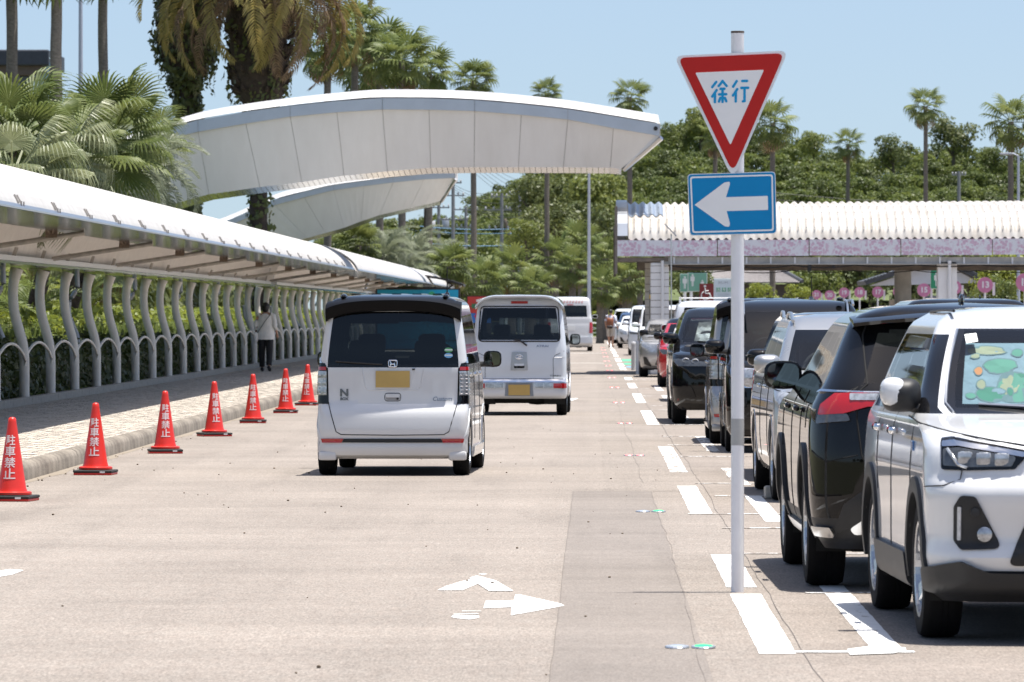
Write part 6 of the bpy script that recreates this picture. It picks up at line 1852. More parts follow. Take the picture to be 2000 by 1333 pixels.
for (X, Y, nm, lab, k, L, W, H, pt, cat, kw) in ((1.46, 172, 'minivan', 'white minivan facing out behind the gate column', 'van', 4.7, .86, 1.86, p_white, 'minivan', {}),
                                    (1.354, 204, 'minivan', 'pearl white minivan behind the other white minivan, before the white hatchback', 'van', 4.7, .86, 1.9, p_white2, 'minivan', {}),
                                    (1.15, 246, 'hatchback', 'white hatchback facing out nearest the man with the backpack', 'suv', 4.2, .87, 1.5, p_white, 'car', dict(lamp='tall', hz=.9, bz=1.0)),
                                    (1.17, 262, 'crossover', 'deep blue crossover just behind the far white hatchback', 'suv', 4.5, .88, 1.66, p_navy, 'car', {}),
                                    (1.05, 285, 'minivan', 'distant white minivan with bluish roof beyond the blue crossover', 'van', 4.7, .86, 1.85, p_white2, 'minivan', {}),
                                    (0.95, 312, 'hatchback', 'small dark blue car at the far end of the bay row', 'suv', 4.2, .85, 1.55, p_navy, 'car', {})):
    c_root, cc, aa = generic(nm, lab, k, L, W, H, pt, cat=cat, fine=False, seats=False, glass=g_dark, wsg=g_dark, **kw)
    put(c_root, cc, aa[1], X + W, Y, math.pi)
# cars of the next row, only roofs show over the bay row
for (X, Y, nm, lab, k, L, W, H, pt, cat, rz) in ((4.25, 47.5, 'crossover', 'black car whose pale blue roof shows behind the white crossover', 'suv', 4.6, .91, 1.66, p_black, 'car', 0),
                                    (4.55, 66, 'minivan', 'black minivan whose glossy roof rises behind the silver crossover', 'van', 4.7, .87, 1.765, p_black, 'minivan', 0),
                                    (7.2, 100, 'crossover', 'tall black car with roof spoiler below the number thirteen disc', 'suv', 4.9, .95, 1.865, p_black, 'car', 0)):
    c_root, cc, aa = generic(nm, lab, k, L, W, H, pt, cat=cat, group='cars of the second row', fine=False)
    if k == 'suv' or True:
        mk('aerial', MB().blob((0, .9 - L / 2, H + .02), (.018, .08, .045), 10, 6), m_gloss_black, c_root, smooth=60)
    put(c_root, cc, aa[0], X, Y, rz)

# ================================================================ high-roof passenger van far down the lane
hv, cV, aV = generic('van', 'white high roof passenger van with red lettering far down the lane', 'van', 5.38, .94, 2.29, p_white, wr=.33, cat='van', group=None, gtop=.37, bz=1.36, hz=1.1, cowl=.8, ws=.75, lean=.14, fine=False, rear=False)
cV.patch(hv, 'tail_lamp', 'rear', rounded([(.80, .76), (1.0, .76), (1.0, 1.22), (.82, 1.22)], .02), m_red_lens, off=.014)
cV.patch(hv, 'number_plate', 'rear', [(-.22, .88), (.22, .88), (.22, 1.08), (-.22, 1.08)], m_plate_w, off=.02, depth=.015, both=False, cuts=0)
cV.patch(hv, 'rear_bumper', 'rear', [(0, .33), (.9, .33), (.9, .60), (0, .60)], p_white2, off=.06, depth=.08)
rl = MB()
m_redtxt = mat('red_lettering', (.62, .06, .05), .5)
for k in range(9):
    x = -.50 + .125 * k
    a = cV.perim('rear', x, 2.07, .012)[0]
    rl.box(a, (.07, .008, .018)).box(a + Vector((.02, 0, .03)), (.02, .008, .05)).box(a + Vector((-.02, 0, -.02)), (.018, .008, .045)).box(a + Vector((.0, 0, -.04)), (.065, .008, .014))
mk('lettering', rl, m_redtxt, hv)
cV.patch(hv, 'brake_lamp', 'rear', [(-.13, 1.94), (.13, 1.94), (.13, 1.965), (-.13, 1.965)], m_red_lens, off=.012, both=False)
put(hv, cV, aV[0], -.955, 226, 0)
# ---------------------------------------------------------------- foliage
l_fan = leaf_mat('fan_palm_leaf', (0.165, 0.195, 0.058), (0.085, 0.122, 0.034), 0.5, 0.32, 0.3)
l_fan_pale = leaf_mat('pale_fan_leaf', (0.25, 0.27, 0.15), (0.16, 0.19, 0.09), 0.42, 0.30, 0.5)
l_fan_dry = leaf_mat('dry_palm_leaf', (0.30, 0.23, 0.13), (0.17, 0.11, 0.06), 0.7, 0.25)
l_feather = leaf_mat('date_palm_leaf', (0.34, 0.275, 0.085), (0.21, 0.19, 0.058), 0.45, 0.35)
l_feather_dry = leaf_mat('dead_date_frond', (0.28, 0.195, 0.11), (0.14, 0.095, 0.062), 0.8, 0.2)
l_blue = leaf_mat('grey_green_feather_leaf', (0.21, 0.235, 0.155), (0.13, 0.155, 0.095), 0.5, 0.3)
l_tree = leaf_mat('broadleaf_leaf', (0.132, 0.160, 0.042), (0.078, 0.110, 0.029), 0.5, 0.4)
l_tree2 = leaf_mat('light_broadleaf_leaf', (0.165, 0.192, 0.048), (0.10, 0.136, 0.034), 0.5, 0.42)
l_dark = leaf_mat('dark_broadleaf_leaf', (0.115, 0.135, 0.042), (0.065, 0.09, 0.028), 0.5, 0.32)
l_hedge = leaf_mat('hedge_leaf', (0.060, 0.085, 0.020), (0.030, 0.045, 0.012), 0.5, 0.25)
l_lime = leaf_mat('lime_shrub_leaf', (0.22, 0.25, 0.035), (0.14, 0.18, 0.03), 0.5, 0.4)
l_grass = leaf_mat('long_grass_blade', (0.17, 0.22, 0.06), (0.10, 0.14, 0.04), 0.5, 0.4)
l_ivy = leaf_mat('ivy_leaf', (0.13, 0.15, 0.045), (0.06, 0.08, 0.022), 0.45, 0.3)
m_bark = mat('grey_palm_bark', (0.17, 0.15, 0.125), 0.95, var=0.4, scale=9, bump=0.6, bscale=14, stretch=(1, 1, 2.5), dist=.03)
m_bark_dk = mat('dark_palm_bark', (0.065, 0.048, 0.036), 0.95, var=0.5, scale=8, bump=0.8, bscale=12, dist=.05)
m_tree_bark = mat('tree_bark', (0.09, 0.075, 0.06), 0.95, var=0.4, scale=6)


def fan_leaf(name, R, stalk, droop, n=26, spread=148, seed=0, drop_tip=0.5):
    """a palmate leaf: stalk along +Y then a fan of folded segments whose tips hang"""
    rr = random.Random(seed); mb = MB()
    q = Vector((0, stalk, stalk * 0.12 - droop * stalk * .15))
    s = 0.018 * R + .006
    for d in (Vector((s, 0, 0)), Vector((0, 0, s))):
        mb.add([d, -d, q - d * .6, q + d * .6], [(0, 1, 2, 3)])
    for k in range(n):
        a = rad(-spread + 2 * spread * (k + .5) / n) + rr.uniform(-.02, .02)
        L = R * (1.0 - 0.30 * abs(a) / math.pi + rr.uniform(-.07, .05))
        da = rad(spread) / n * 0.98
        up = 0.16 * math.cos(a * .5)
        def pt(t, side):
            r = L * t
            w = da * (.96 if t < .5 else max(0.05, (1.0 - t) / .5 * .72)) * side
            x, y = r * math.sin(a + w), r * math.cos(a + w)
            z = up * r - droop * r * r / R * .55 - drop_tip * R * max(0, t - .5) ** 1.7 * (1.0 + .5 * rr.random() * 0)
            z += (0.035 * R * t * (1.0 if side == 0 else -0.4)) * (1 if t < .8 else .3)
            sh = 1.0 - 0.30 * drop_tip * max(0, t - .55) / .45
            return q + Vector((x * sh, y * sh, z))
        ts = (0.04, 0.40, 0.60, 0.82, 1.0)
        for i in range(4):
            A, B = ts[i], ts[i + 1]
            mb.add([pt(A, -1), pt(A, 0), pt(B, 0), pt(B, -1)], [(0, 1, 2, 3)])
            mb.add([pt(A, 0), pt(A, 1), pt(B, 1), pt(B, 0)], [(0, 1, 2, 3)])
    me = mb.mesh(name); return me


def feather_leaf(name, L, droop, n=34, lw=0.34, seed=0, vee=35, hang=0.25, flat=False):
    """a pinnate frond: arching rib along +Y with narrow leaflets"""
    rr = random.Random(seed); mb = MB(); pts = []
    for k in range(13):
        t = k / 12; a = rad(18) - droop * t * t
        pts.append((t, a))
    P_ = [Vector((0, 0, 0))]
    for k in range(12):
        a = rad(22) - droop * ((k + .5) / 12) ** 1.4
        P_.append(P_[-1] + Vector((0, math.cos(a), math.sin(a))) * L / 12)
    mb.tube(P_, [0.016 * (1 - .8 * k / 12) * L / 3 + .003 for k in range(13)], 4)
    for k in range(n):
        t = 0.12 + 0.87 * k / (n - 1); i = min(int(t * 12), 11); f = t * 12 - i
        p = P_[i].lerp(P_[i + 1], f); d = (P_[i + 1] - P_[i]).normalized(); nrm = Vector((1, 0, 0)).cross(d).normalized()
        ln = lw * L * (math.sin(math.pi * (0.10 + 0.86 * t)) ** .7) * rr.uniform(.85, 1.1)
        for sg in (-1, 1):
            v = rad(vee + rr.uniform(-10, 10))
            dr = (Vector((sg, 0, 0)) * math.cos(v) + nrm * math.sin(v) + d * 0.75).normalized()
            w = d * (0.010 * L)
            mid = p + dr * ln * .55; tip = p + dr * ln + Vector((0, 0, -hang * ln))
            mb.add([p - w * .5, p + w * .5, mid + w, mid - w], [(0, 1, 2, 3)]); mb.add([mid - w, mid + w, tip], [(0, 1, 2)])
    return mb.mesh(name)


def M_leaf(me, m):
    me.materials.append(m); return me

FAN_BIG = [M_leaf(fan_leaf('frond', 0.85, 0.75, d, 30, 140, s, dt), l_fan) for d, s, dt in ((.25, 1, .55), (.45, 2, .9), (.1, 3, .35))]
FAN_PALE = [M_leaf(fan_leaf('frond', 0.85, 0.75, d, 30, 135, s, dt), l_fan_pale) for d, s, dt in ((.5, 4, 1.1), (.8, 5, 1.4))]
FAN_FAR = [M_leaf(fan_leaf('frond', 0.75, 0.62, d, 16, 135, s, dt), l_fan) for d, s, dt in ((.25, 6, .5), (.5, 7, 1.0))]
FAN_DRY = [M_leaf(fan_leaf('dry_frond', 0.7, 0.6, 1.0, 14, 90, 8, 1.3), l_fan_dry)]
FEA = [M_leaf(feather_leaf('frond', 4.8, d, 46, .13, s), l_feather) for d, s in ((1.5, 1), (2.1, 2), (2.5, 3))]
FEA_DRY = [M_leaf(feather_leaf('dead_frond', 4.2, 3.0, 40, .10, 4, 10, .6), l_feather_dry), M_leaf(feather_leaf('dead_frond', 4.2, 2.4, 40, .11, 5, 15, .5), l_feather_dry)]
FEA_BLUE = [M_leaf(feather_leaf('frond', 2.3, d, 40, .22, s, 40, .35), l_blue) for d, s in ((1.7, 6), (2.4, 7))]


def crown(root, z, kinds, n, r0, el0, el1, seed, scale=1.0, tilt=0.0, jit=.12):
    rr = random.Random(seed)
    for k in range(n):
        t = (k + .5) / n
        el = el0 + (el1 - el0) * t + rr.uniform(-.12, .12)
        az = k * 2.39996 + rr.uniform(-.25, .25)
        me = kinds[min(int(t * len(kinds)), len(kinds) - 1)] if rr.random() < .7 else rr.choice(kinds)
        o = link(me.name.split('.')[0], me, root, loc=(r0 * math.cos(az) * .3, r0 * math.sin(az) * .3, z + (0.5 - t) * r0))
        o.rotation_euler = Euler((el, rr.uniform(-.35, .35), az - math.pi / 2), 'XYZ')
        o.rotation_mode = 'XYZ'
        s = scale * rr.uniform(1 - jit, 1 + jit)
        o.scale = (s, s, s)


def trunk_mesh(h, r0, r1, lean=0.0, rings=10, n=12, seed=0, belly=0.0):
    rr = random.Random(seed); mb = MB(); path = []; rs = []
    steps = max(6, int(rings))
    for k in range(steps + 1):
        t = k / steps
        path.append((lean * t * t + rr.uniform(-.012, .012) * h * .1, rr.uniform(-.01, .01) * h * .1, h * t))
        rs.append((r0 + (r1 - r0) * t + (0.12 * r0 if k == 0 else 0) + belly * max(0, (t - .62) / .38) ** 1.5) * rr.uniform(.96, 1.04))
    return mb.tube(path, rs, n)


def palm(name, label, px, py, Y, scale, n, kinds, seed, group, r=.13, base=0.0, el=(1.1, -1.15), bark=m_bark, dry=0, lean=0.0, X=None, skirt=0):
    """fan palm whose crown centre is seen at (px, py) from the camera at distance Y"""
    c = P(px, py, Y)
    t = thing(name, label, 'palm tree', (c.x - lean, Y, base), group=group)
    h = c.z - base
    mk('trunk', trunk_mesh(h, r * 1.25, r, lean, 12, 12, seed), bark, t, smooth=60)
    sub = link('crown', None, t, loc=(lean, 0, h)); sub.empty_display_size = .1
    crown(sub, 0, kinds, n, .22 * scale, el[0], el[1], seed, scale)
    if dry: crown(sub, -.15 * scale, FAN_DRY, dry, .25 * scale, -.9, -1.5, seed + 50, scale * 1.0)
    return t


# ---- tall fan palms behind the gate and over the hill
GA = 'tall fan palms behind the gate roof'
palm('fan_palm', 'tall fan palm with dry blossom sprays just beyond the long canopy tip', 1230, 190, 330, 1.15, 22, FAN_FAR, 21, GA, .14, dry=2)
palm('fan_palm', 'fan palm half hidden behind the red triangle sign', 1397, 268, 345, 1.1, 20, FAN_FAR, 22, GA, .14, dry=2)
palm('fan_palm', 'fan palm with dark trunk beside the right edge of the triangle sign', 1509, 240, 285, 1.25, 24, FAN_FAR, 23, GA, .13, dry=4)
palm('fan_palm', 'shortest fan palm against the green hill between the sign and two taller palms', 1656, 282, 430, 1.25, 20, FAN_FAR, 24, GA, .15, dry=2)
palm('fan_palm', 'tallest slender fan palm standing clear against the sky above the hill', 1808, 208, 345, 1.2, 21, FAN_FAR, 25, GA, .13, dry=2)
palm('fan_palm', 'fan palm with broad drooping crown next to the street lamp at the frame edge', 1974, 238, 275, 1.35, 24, FAN_FAR, 26, GA, .14, dry=2)
# ---- fan palms behind the long canopy
GB = 'fan palms behind the long canopy'
for i, (px, py, Y, s, lb) in enumerate(((640, 85, 252, 1.5, 'fan palm partly behind the golden date fronds'), (693, 58, 262, 1.6, 'highest fan palm of the cluster above the long canopy'), (742, 100, 266, 1.5, 'fan palm in the middle of the cluster above the long canopy'), (785, 118, 256, 1.45, 'fan palm with hanging pale leaves low over the long canopy'),
                                        (715, 135, 276, 1.4, 'low fan palm tucked under its taller neighbours above the canopy'), (838, 140, 280, 1.25, 'fan palm at the end of the cluster above the canopy, against clear sky'), (925, 158, 262, 1.05, 'lone fan palm crown peeping over the canopy top, long trunk below it'), (1068, 182, 300, .8, 'smallest palm tip just above the canopy top'))):
    palm('fan_palm', lb, px, py, Y, s, 30, FAN_FAR, 30 + i, GB, .16 if i < 6 else .125, dry=3)
# ---- low fan palms at the road end
GC = 'low fan palms at the end of the road'
for i, (px, py, Y, s, lb) in enumerate(((945, 548, 255, 1.15, 'bushy low fan palm just above the white kei van'), (1000, 528, 275, 1.2, 'low fan palm beside the long bare palm trunk'), (1040, 565, 262, 1.05, 'lowest fan palm in front of the bare palm trunk'), (1085, 505, 300, 1.25, 'fan palm under the leaning utility pole'),
                                        (1135, 478, 310, 1.3, 'fan palm left of the white lamp pole, tallest of the low ones'), (1118, 520, 290, 1.05, 'fan palm in front of the taller one by the white lamp pole'), (1182, 505, 320, 1.3, 'fan palm with dark trunk in shade near the gate end'), (1172, 562, 285, 1.0, 'small sunlit fan palm above the hedge by the lamp pole'), (1222, 545, 300, 1.2, 'fan palm framed by the gate end and column'),
                                        (905, 575, 268, 1.0, 'fan palm low behind the walkway roof end'), (1250, 500, 330, 1.1, 'fan palm in shadow behind the gate end'))):
    palm('fan_palm', lb, px, py, Y, s, 28, FAN_FAR, 50 + i, GC, .17, el=(1.2, -1.3), dry=2)
# ---- big-leaved palms over the walkway, nearest
GD = 'big leaved palms behind the walkway'
palm('fan_palm', 'big fan palm with broad glossy leaves over the walkway, beside the thin trunks', 215, 272, 106, 1.0, 34, FAN_BIG, 71, GD, .12, bark=m_bark_dk, lean=1.7, el=(1.25, -1.1))
palm('fan_palm', 'big fan palm at the frame edge with leaves cut by the picture side', 30, 282, 92, 1.0, 34, FAN_BIG, 72, GD, .12, bark=m_bark_dk, lean=1.7, el=(1.2, -1.2))
palm('fan_palm', 'fan palm with limp pale leaves hanging over the roof between two big palms', 120, 310, 97, .95, 34, FAN_PALE + FAN_BIG[:1], 73, GD, .12, bark=m_bark_dk, lean=1.7, el=(1.0, -1.5))
palm('fan_palm', 'pale shaggy fan palm with leaf tips trailing onto the walkway roof', 25, 350, 84, .95, 34, FAN_PALE, 74, GD, .12, bark=m_bark_dk, lean=1.7, el=(.9, -1.5))
palm('feather_palm', 'grey green feather palm spilling over the roof beside the long canopy', 272, 350, 116, .70, 46, FEA_BLUE, 75, GD, .12, bark=m_bark_dk, lean=1.7, el=(1.2, -.7))
palm('feather_palm', 'second grey green feather palm lower behind the walkway roof', 205, 340, 111, .66, 42, FEA_BLUE, 76, GD, .12, bark=m_bark_dk, lean=1.7, el=(1.2, -.7))
palm('fan_palm', 'dark fan palm between the feather palm and the long canopy end', 268, 285, 121, .85, 30, FAN_BIG + FAN_PALE[:1], 77, GD, .12, bark=m_bark_dk, lean=1.7, el=(1.1, -1.3))
# ---- dusty feather palms beyond the small canopy
GE = 'dusty feather palms beyond the small canopy'
for i, (px, py, Y, s, kd, lb) in enumerate(((700, 480, 236, .95, FAN_FAR, 'green fan palm tucked under the small canopy'), (752, 505, 238, .85, FEA_BLUE, 'dusty feather palm with browned leaves right of the small canopy'), (808, 505, 245, .85, FEA_BLUE, 'dusty pale feather palm above the far walkway roof'),
                                            (855, 520, 250, .75, FEA_BLUE, 'grey feather palm near the end of the walkway roof'), (795, 540, 238, .7, FEA_BLUE + FAN_FAR, 'low shaggy palm close behind the far walkway roof'), (880, 520, 240, 1.0, FAN_FAR, 'green fan palm near the utility poles'))):
    palm('feather_palm' if kd is not FAN_FAR else 'fan_palm', lb, px, py, Y, s, 34, kd, 90 + i, GE, .16, el=(1.2, -1.0), dry=4)

# ---- two date palms with hanging golden fronds, ivy on the trunks
def date_palm(label, px, Y, crown_py, r_low, r_mid, r_top, belly_py, seed, ivy):
    c = P(px, crown_py, Y)
    t = thing('date_palm', label, 'palm tree', (c.x, Y, 0), group='date palms behind the long canopy')
    zb = P(px, belly_py, Y).z
    mb = MB(); path, rs = [], []; rr = random.Random(seed)
    prof = [(0, r_low * 1.2), (1.0, r_low), (zb - 1.2, r_low), (zb - .25, r_mid * .82), (zb + .5, r_mid), (c.z - 1.0, r_top), (c.z, r_top * .8)]
    for k in range(34):
        z = c.z * k / 33
        path.append((0.04 * math.sin(z), 0, z)); rs.append(pchip([p[0] for p in prof], [p[1] for p in prof], z) * rr.uniform(.93, 1.07))
    mb.tube(path, rs, 16)
    mk('trunk', mb, m_bark_dk, t, smooth=50)
    st = MB()                                          # old leaf bases
    for k in range(260):
        z = rr.uniform(zb - .4, c.z - .2); a = rr.uniform(0, 2 * math.pi)
        r = pchip([p[0] for p in prof], [p[1] for p in prof], z)
        d = Vector((math.cos(a), math.sin(a), 0))
        st.tube([d * r * .9 + Vector((0, 0, z)), d * (r + .09) + Vector((0, 0, z + .10)), d * (r + .14) + Vector((0, 0, z + .22))], [.07, .06, .025], 5)
    tag(mk('leaf_bases', st, m_bark_dk, t), kind='stuff')
    if ivy:
        lv = MB()
        for k in range(int(ivy)):
            z = rr.uniform(.5, c.z - .3); a = rr.uniform(0, 2 * math.pi)
            f = .5 + .5 * math.sin(a * 2 + z * 1.3) * math.cos(z * 2.1 + a)
            if rr.random() > (.35 + .65 * f): continue
            r = pchip([p[0] for p in prof], [p[1] for p in prof], z) + rr.uniform(.02, .06 + .32 * f * (1 if z > zb - 2 else .6))
            ctr = Vector((r * math.cos(a), r * math.sin(a), z))
            leaf_quad(lv, ctr, Vector((math.cos(a), math.sin(a), .25)), rr.uniform(.09, .17), rr)
        for k in range(26):                            # trailing strands
            a = rr.uniform(0, 2 * math.pi); z0 = rr.uniform(zb - .5, zb + 2)
            r = pchip([p[0] for p in prof], [p[1] for p in prof], z0) + .1
            for q in range(9):
                leaf_quad(lv, Vector((r * math.cos(a) + rr.uniform(-.06, .06), r * math.sin(a), z0 - q * .11)), Vector((math.cos(a), math.sin(a), 0)), .09, rr)
        tag(mk('ivy', lv, l_ivy, t, fix=False), kind='stuff')
    sub = link('crown', None, t, loc=(0, 0, c.z)); sub.empty_display_size = .1
    crown(sub, 0, FEA, 60, .6, 1.25, -.55 if ivy < 5000 else -.3, seed, 1.0)
    crown(sub, -.4, FEA_DRY, 22 if ivy < 5000 else 8, 1.2, -.1, -.6, seed + 9, .95)
    return t


def leaf_quad(mb, c, nrm, s, rr, jitter=.7):
    n = (Vector(nrm).normalized() + Vector((rr.gauss(0, 1), rr.gauss(0, 1), rr.gauss(0, 1))) * jitter * .6).normalized()
    u = n.cross(Vector((rr.gauss(0, 1), rr.gauss(0, 1), rr.gauss(0, 1)))).normalized(); w = n.cross(u)
    a = s * rr.uniform(.7, 1.2); b = a * .55
    o = len(mb.v)
    mb.v += [tuple(c - u * a), tuple(c + w * b - u * a * .1), tuple(c + u * a), tuple(c - w * b - u * a * .1)]
    mb.f.append((o, o + 1, o + 2, o + 3))


date_palm('date palm with thick ivy covered trunk and few fronds showing', 368, 176, -330, .30, .95, 1.0, 110, 201, 11000)
date_palm('date palm with dark bulging trunk and a skirt of golden hanging fronds', 507, 172, -62, .28, .92, 1.0, 170, 202, 1200)

# ---- thin bare trunks with crowns above the picture
GT = 'thin bare palm trunks above the walkway'
for i, (px, Y, w, lb) in enumerate(((23, 150, .155, 'thin bare palm trunk nearest the frame edge'), (110, 146, .15, 'thin bare palm trunk between the dark roof and the lamp pole'), (201, 152, .13, 'thin bare palm trunk behind the big fan leaves'))):
    c = P(px, -90, Y)
    t = thing('fan_palm', lb, 'palm tree', (c.x, Y, 0), group=GT)
    mk('trunk', trunk_mesh(c.z, w * 1.1, w, 0, 18, 12, i), m_bark, t, smooth=60)
    sub = link('crown', None, t, loc=(0, 0, c.z)); crown(sub, 0, FAN_FAR, 24, .25, 1.1, -1.0, 300 + i, 1.3)

# ---- broadleaf crowns
def crown_mesh(name, seed, blobs, per, leaf, flat=.75, m=l_tree):
    rr = random.Random(seed); mb = MB(); bl = []
    for k in range(blobs):
        a = rr.uniform(0, 2 * math.pi); e = rr.uniform(-.75, 1.0); r = rr.uniform(.25, .72)
        bl.append((Vector((r * math.cos(a) * math.sqrt(max(0, 1 - .5 * e * e)), r * math.sin(a) * math.sqrt(max(0, 1 - .5 * e * e)), flat * e * .62)), rr.uniform(.24, .40)))
    for c, r in bl:
        for k in range(per):
            d = Vector((rr.gauss(0, 1), rr.gauss(0, 1), rr.gauss(0, 1) + .25)).normalized()
            p = c + Vector((d.x, d.y, d.z * .8)) * r * rr.uniform(.72, 1.05)
            leaf_quad(mb, p, d + Vector((0, 0, .4)), leaf * rr.uniform(.7, 1.25), rr, .9)
    me = mb.mesh(name); me.materials.append(m); return me

def broadleaf(label, px, py, Y, R, seed, m=l_tree, blobs=22, per=130, leaf=.055, group='broadleaf trees beyond the road', flat=.8, base=0.0, name='broadleaf_tree'):
    c = P(px, py, Y)
    t = thing(name, label, 'tree', (c.x, Y, base), group=group)
    h = c.z - base
    mb = trunk_mesh(max(h, .5), .05 * R + .12, .04 * R, rnd.uniform(-.2, .2), 8, 10, seed)
    rr = random.Random(seed)
    for k in range(6):
        a = rr.uniform(0, 6.28); z0 = h * rr.uniform(.55, .9)
        mb.tube([(0, 0, z0), (R * .35 * math.cos(a), R * .35 * math.sin(a), z0 + R * .25), (R * .6 * math.cos(a), R * .6 * math.sin(a), z0 + R * .55)], [.03 * R + .04, .02 * R + .02, .02], 6)
    mk('trunk', mb, m_tree_bark, t, smooth=60)
    link('crown', crown_mesh('crown', seed, blobs, per, leaf, flat, m), t, loc=(0, 0, h), scl=R)
    return t
for i, (px, py, Y, R, m, lb) in enumerate(((1060, 398, 345, 2.4, l_dark, 'dark rounded tree under the long canopy, beside the open sky gap'), (1110, 375, 360, 3.2, l_tree, 'tall leafy tree behind the white lamp pole'), (1175, 395, 350, 2.7, l_tree2, 'lighter leafy tree near the canopy tip'),
                                           (1075, 455, 335, 2.6, l_dark, 'dark dense tree behind the low fan palms'), (1150, 450, 340, 2.6, l_dark, 'shaded tree between the lamp pole and the gate end'), (1215, 450, 345, 2.5, l_tree, 'leafy tree seen past the gate end'), (1030, 462, 330, 1.6, l_tree2, 'small light tree where the wires cross'),
                                           (1225, 530, 350, 2.4, l_dark, 'dark tree framed by the gate end and column'), (1110, 555, 345, 2.6, l_dark, 'dark low tree behind the fan palms and the road end'), (1345, 545, 300, 1.7, l_tree, 'round green tree beside the gate column'), (1590, 545, 390, 2.4, l_tree2, 'pale green tree beside the tiled house roof'), (1650, 530, 395, 3.0, l_dark, 'dark tree between the two houses'),
                                           (1970, 548, 262, 2.2, l_lime, 'yellow green tree at the frame edge behind the discs'), (1895, 535, 300, 2.3, l_dark, 'dark tree behind the gabled house'), (1562, 580, 300, 1.0, l_lime, 'bright low tree in front of the tiled house'), (1490, 582, 280, 1.1, l_lime, 'sunlit bush like tree before the tiled house'), (1700, 560, 400, 2.0, l_tree2, 'green tree behind the lower numbered discs'), (1945, 580, 245, 1.3, l_tree, 'low green tree beside disc number twelve'),
                                           (1420, 530, 330, 2.6, l_dark, 'dark tree behind the tiled roof ridge'), (1780, 560, 330, 3.0, l_dark, 'dark tree behind the round gate column'))):
    broadleaf(lb, px, py, Y, R, 400 + i, m)
# skyline trees on the hill that stand out
for i, (px, py, R, m, lb) in enumerate(((1370, 245, 3.4, l_tree2, 'domed tree on the hill crest behind the triangle sign'), (1445, 262, 3.2, l_tree, 'tree on the hill crest just beside the triangle sign'), (1590, 285, 2.8, l_tree2, 'thin topped light tree on the crest beyond the blue sign'), (1745, 300, 3.4, l_dark, 'dark rounded tree on the crest left of the tallest palm'), (1862, 272, 4.2, l_dark, 'big dark tree standing highest on the hill crest'), (1320, 275, 3.2, l_tree, 'tree on the hill slope by the canopy tip'), (1940, 320, 3.0, l_tree, 'green tree low on the crest beside the last palm'))):
    c = P(px, py, 720)
    broadleaf(lb, px, py, 720, R, 450 + i, m, group='crest trees on the hill', base=c.z - R * 1.6)

# ---- the wooded hill: terrain and one mass of far crowns
SKX = [900, 985, 1060, 1130, 1200, 1290, 1345, 1400, 1470, 1560, 1640, 1700, 1760, 1830, 1880, 1940, 2010, 2120]
SKYY = [400, 352, 330, 320, 290, 262, 240, 238, 262, 276, 296, 310, 296, 282, 285, 306, 306, 310]
def sky_y(px): return float(np.interp(px, SKX, SKYY))
rows_ = []
YS_ = [465, 495, 525, 555, 585, 615, 645, 675, 705, 735, 765]
mb = MB(); ncol = 60
for Y, t in zip(YS_ + [810, 1100], list(np.linspace(0, 1, 11)) + [1.0, .6]):
    for k in range(ncol + 1):
        px = 860 + 1400 * k / ncol
        py = 520 + (sky_y(px) + 28 - 520) * t
        p = P(px, py, Y); mb.v.append((p.x, p.y, max(p.z - 3.0, -.05) if Y < 1100 else -.05))
for r in range(len(YS_) + 1):
    for k in range(ncol):
        a = r * (ncol + 1) + k; mb.f.append((a, a + 1, a + ncol + 2, a + ncol + 1))
tag(mk('hill', mb, mat('hill_undergrowth', (0.09, 0.115, 0.035), 0.95, var=.4, scale=.2), smooth=60), kind='structure')
VAR = []
for s in range(7):
    me = crown_mesh('crown', 500 + s, 24, 54, .080, .95)
    co = np.empty(len(me.vertices) * 3, np.float32); me.vertices.foreach_get('co', co)
    VAR.append(co.reshape(-1, 3)); bpy.data.meshes.remove(me)
def forest(name, items, m):
    vs, nq = [], 0
    for (c, R, v, rz) in items:
        a = VAR[v]; cs, sn = math.cos(rz), math.sin(rz)
        b = np.stack([(a[:, 0] * cs - a[:, 1] * sn) * R + c.x, (a[:, 0] * sn + a[:, 1] * cs) * R + c.y, a[:, 2] * R * .95 + c.z], 1)
        vs.append(b)
    vs = np.concatenate(vs); n = len(vs) // 4
    me = bpy.data.meshes.new(name)
    me.vertices.add(len(vs)); me.vertices.foreach_set('co', vs.astype(np.float32).ravel())
    me.loops.add(n * 4); me.loops.foreach_set('vertex_index', np.arange(n * 4, dtype=np.int32))
    me.polygons.add(n); me.polygons.foreach_set('loop_start', np.arange(0, n * 4, 4, dtype=np.int32)); me.polygons.foreach_set('loop_total', np.full(n, 4, np.int32))
    me.update(); me.materials.append(m)
    return tag(link(name, me), kind='stuff')
sets = {0: [], 1: [], 2: []}
for r, (Y, t) in enumerate(zip(YS_, np.linspace(0, 1, 11))):
    px = 930 + (r % 2) * 18
    while px < 2080:
        py = 500 + (sky_y(px) + 26 - 500) * t + rnd.uniform(-9, 9)
        R = rnd.uniform(1.5, 2.6) * Y / 620
        sets[rnd.choice((0, 0, 1, 1, 2))].append((P(px, py, Y), R, rnd.randrange(7), rnd.uniform(0, 6.28)))
        px += rnd.uniform(17, 34)
forest('hill_woods', sets[0], l_tree); forest('hill_woods', sets[1], l_tree2); forest('hill_woods', sets[2], l_dark)
far = []
for Y in (560, 640):
    px = 650
    while px < 1010:
        far.append((P(px, 462 + rnd.uniform(-14, 14) + (640 - Y) * .35, Y), rnd.uniform(2.2, 3.4), rnd.randrange(7), rnd.uniform(0, 6.28))); px += rnd.uniform(22, 40)
for k in range(60):
    Y = rnd.uniform(430, 540); px = rnd.uniform(640, 1010); far.append((P(px, rnd.uniform(490, 600), Y), rnd.uniform(1.8, 2.8), rnd.randrange(7), rnd.uniform(0, 6.28)))
forest('far_and_added_woods', far, l_tree)
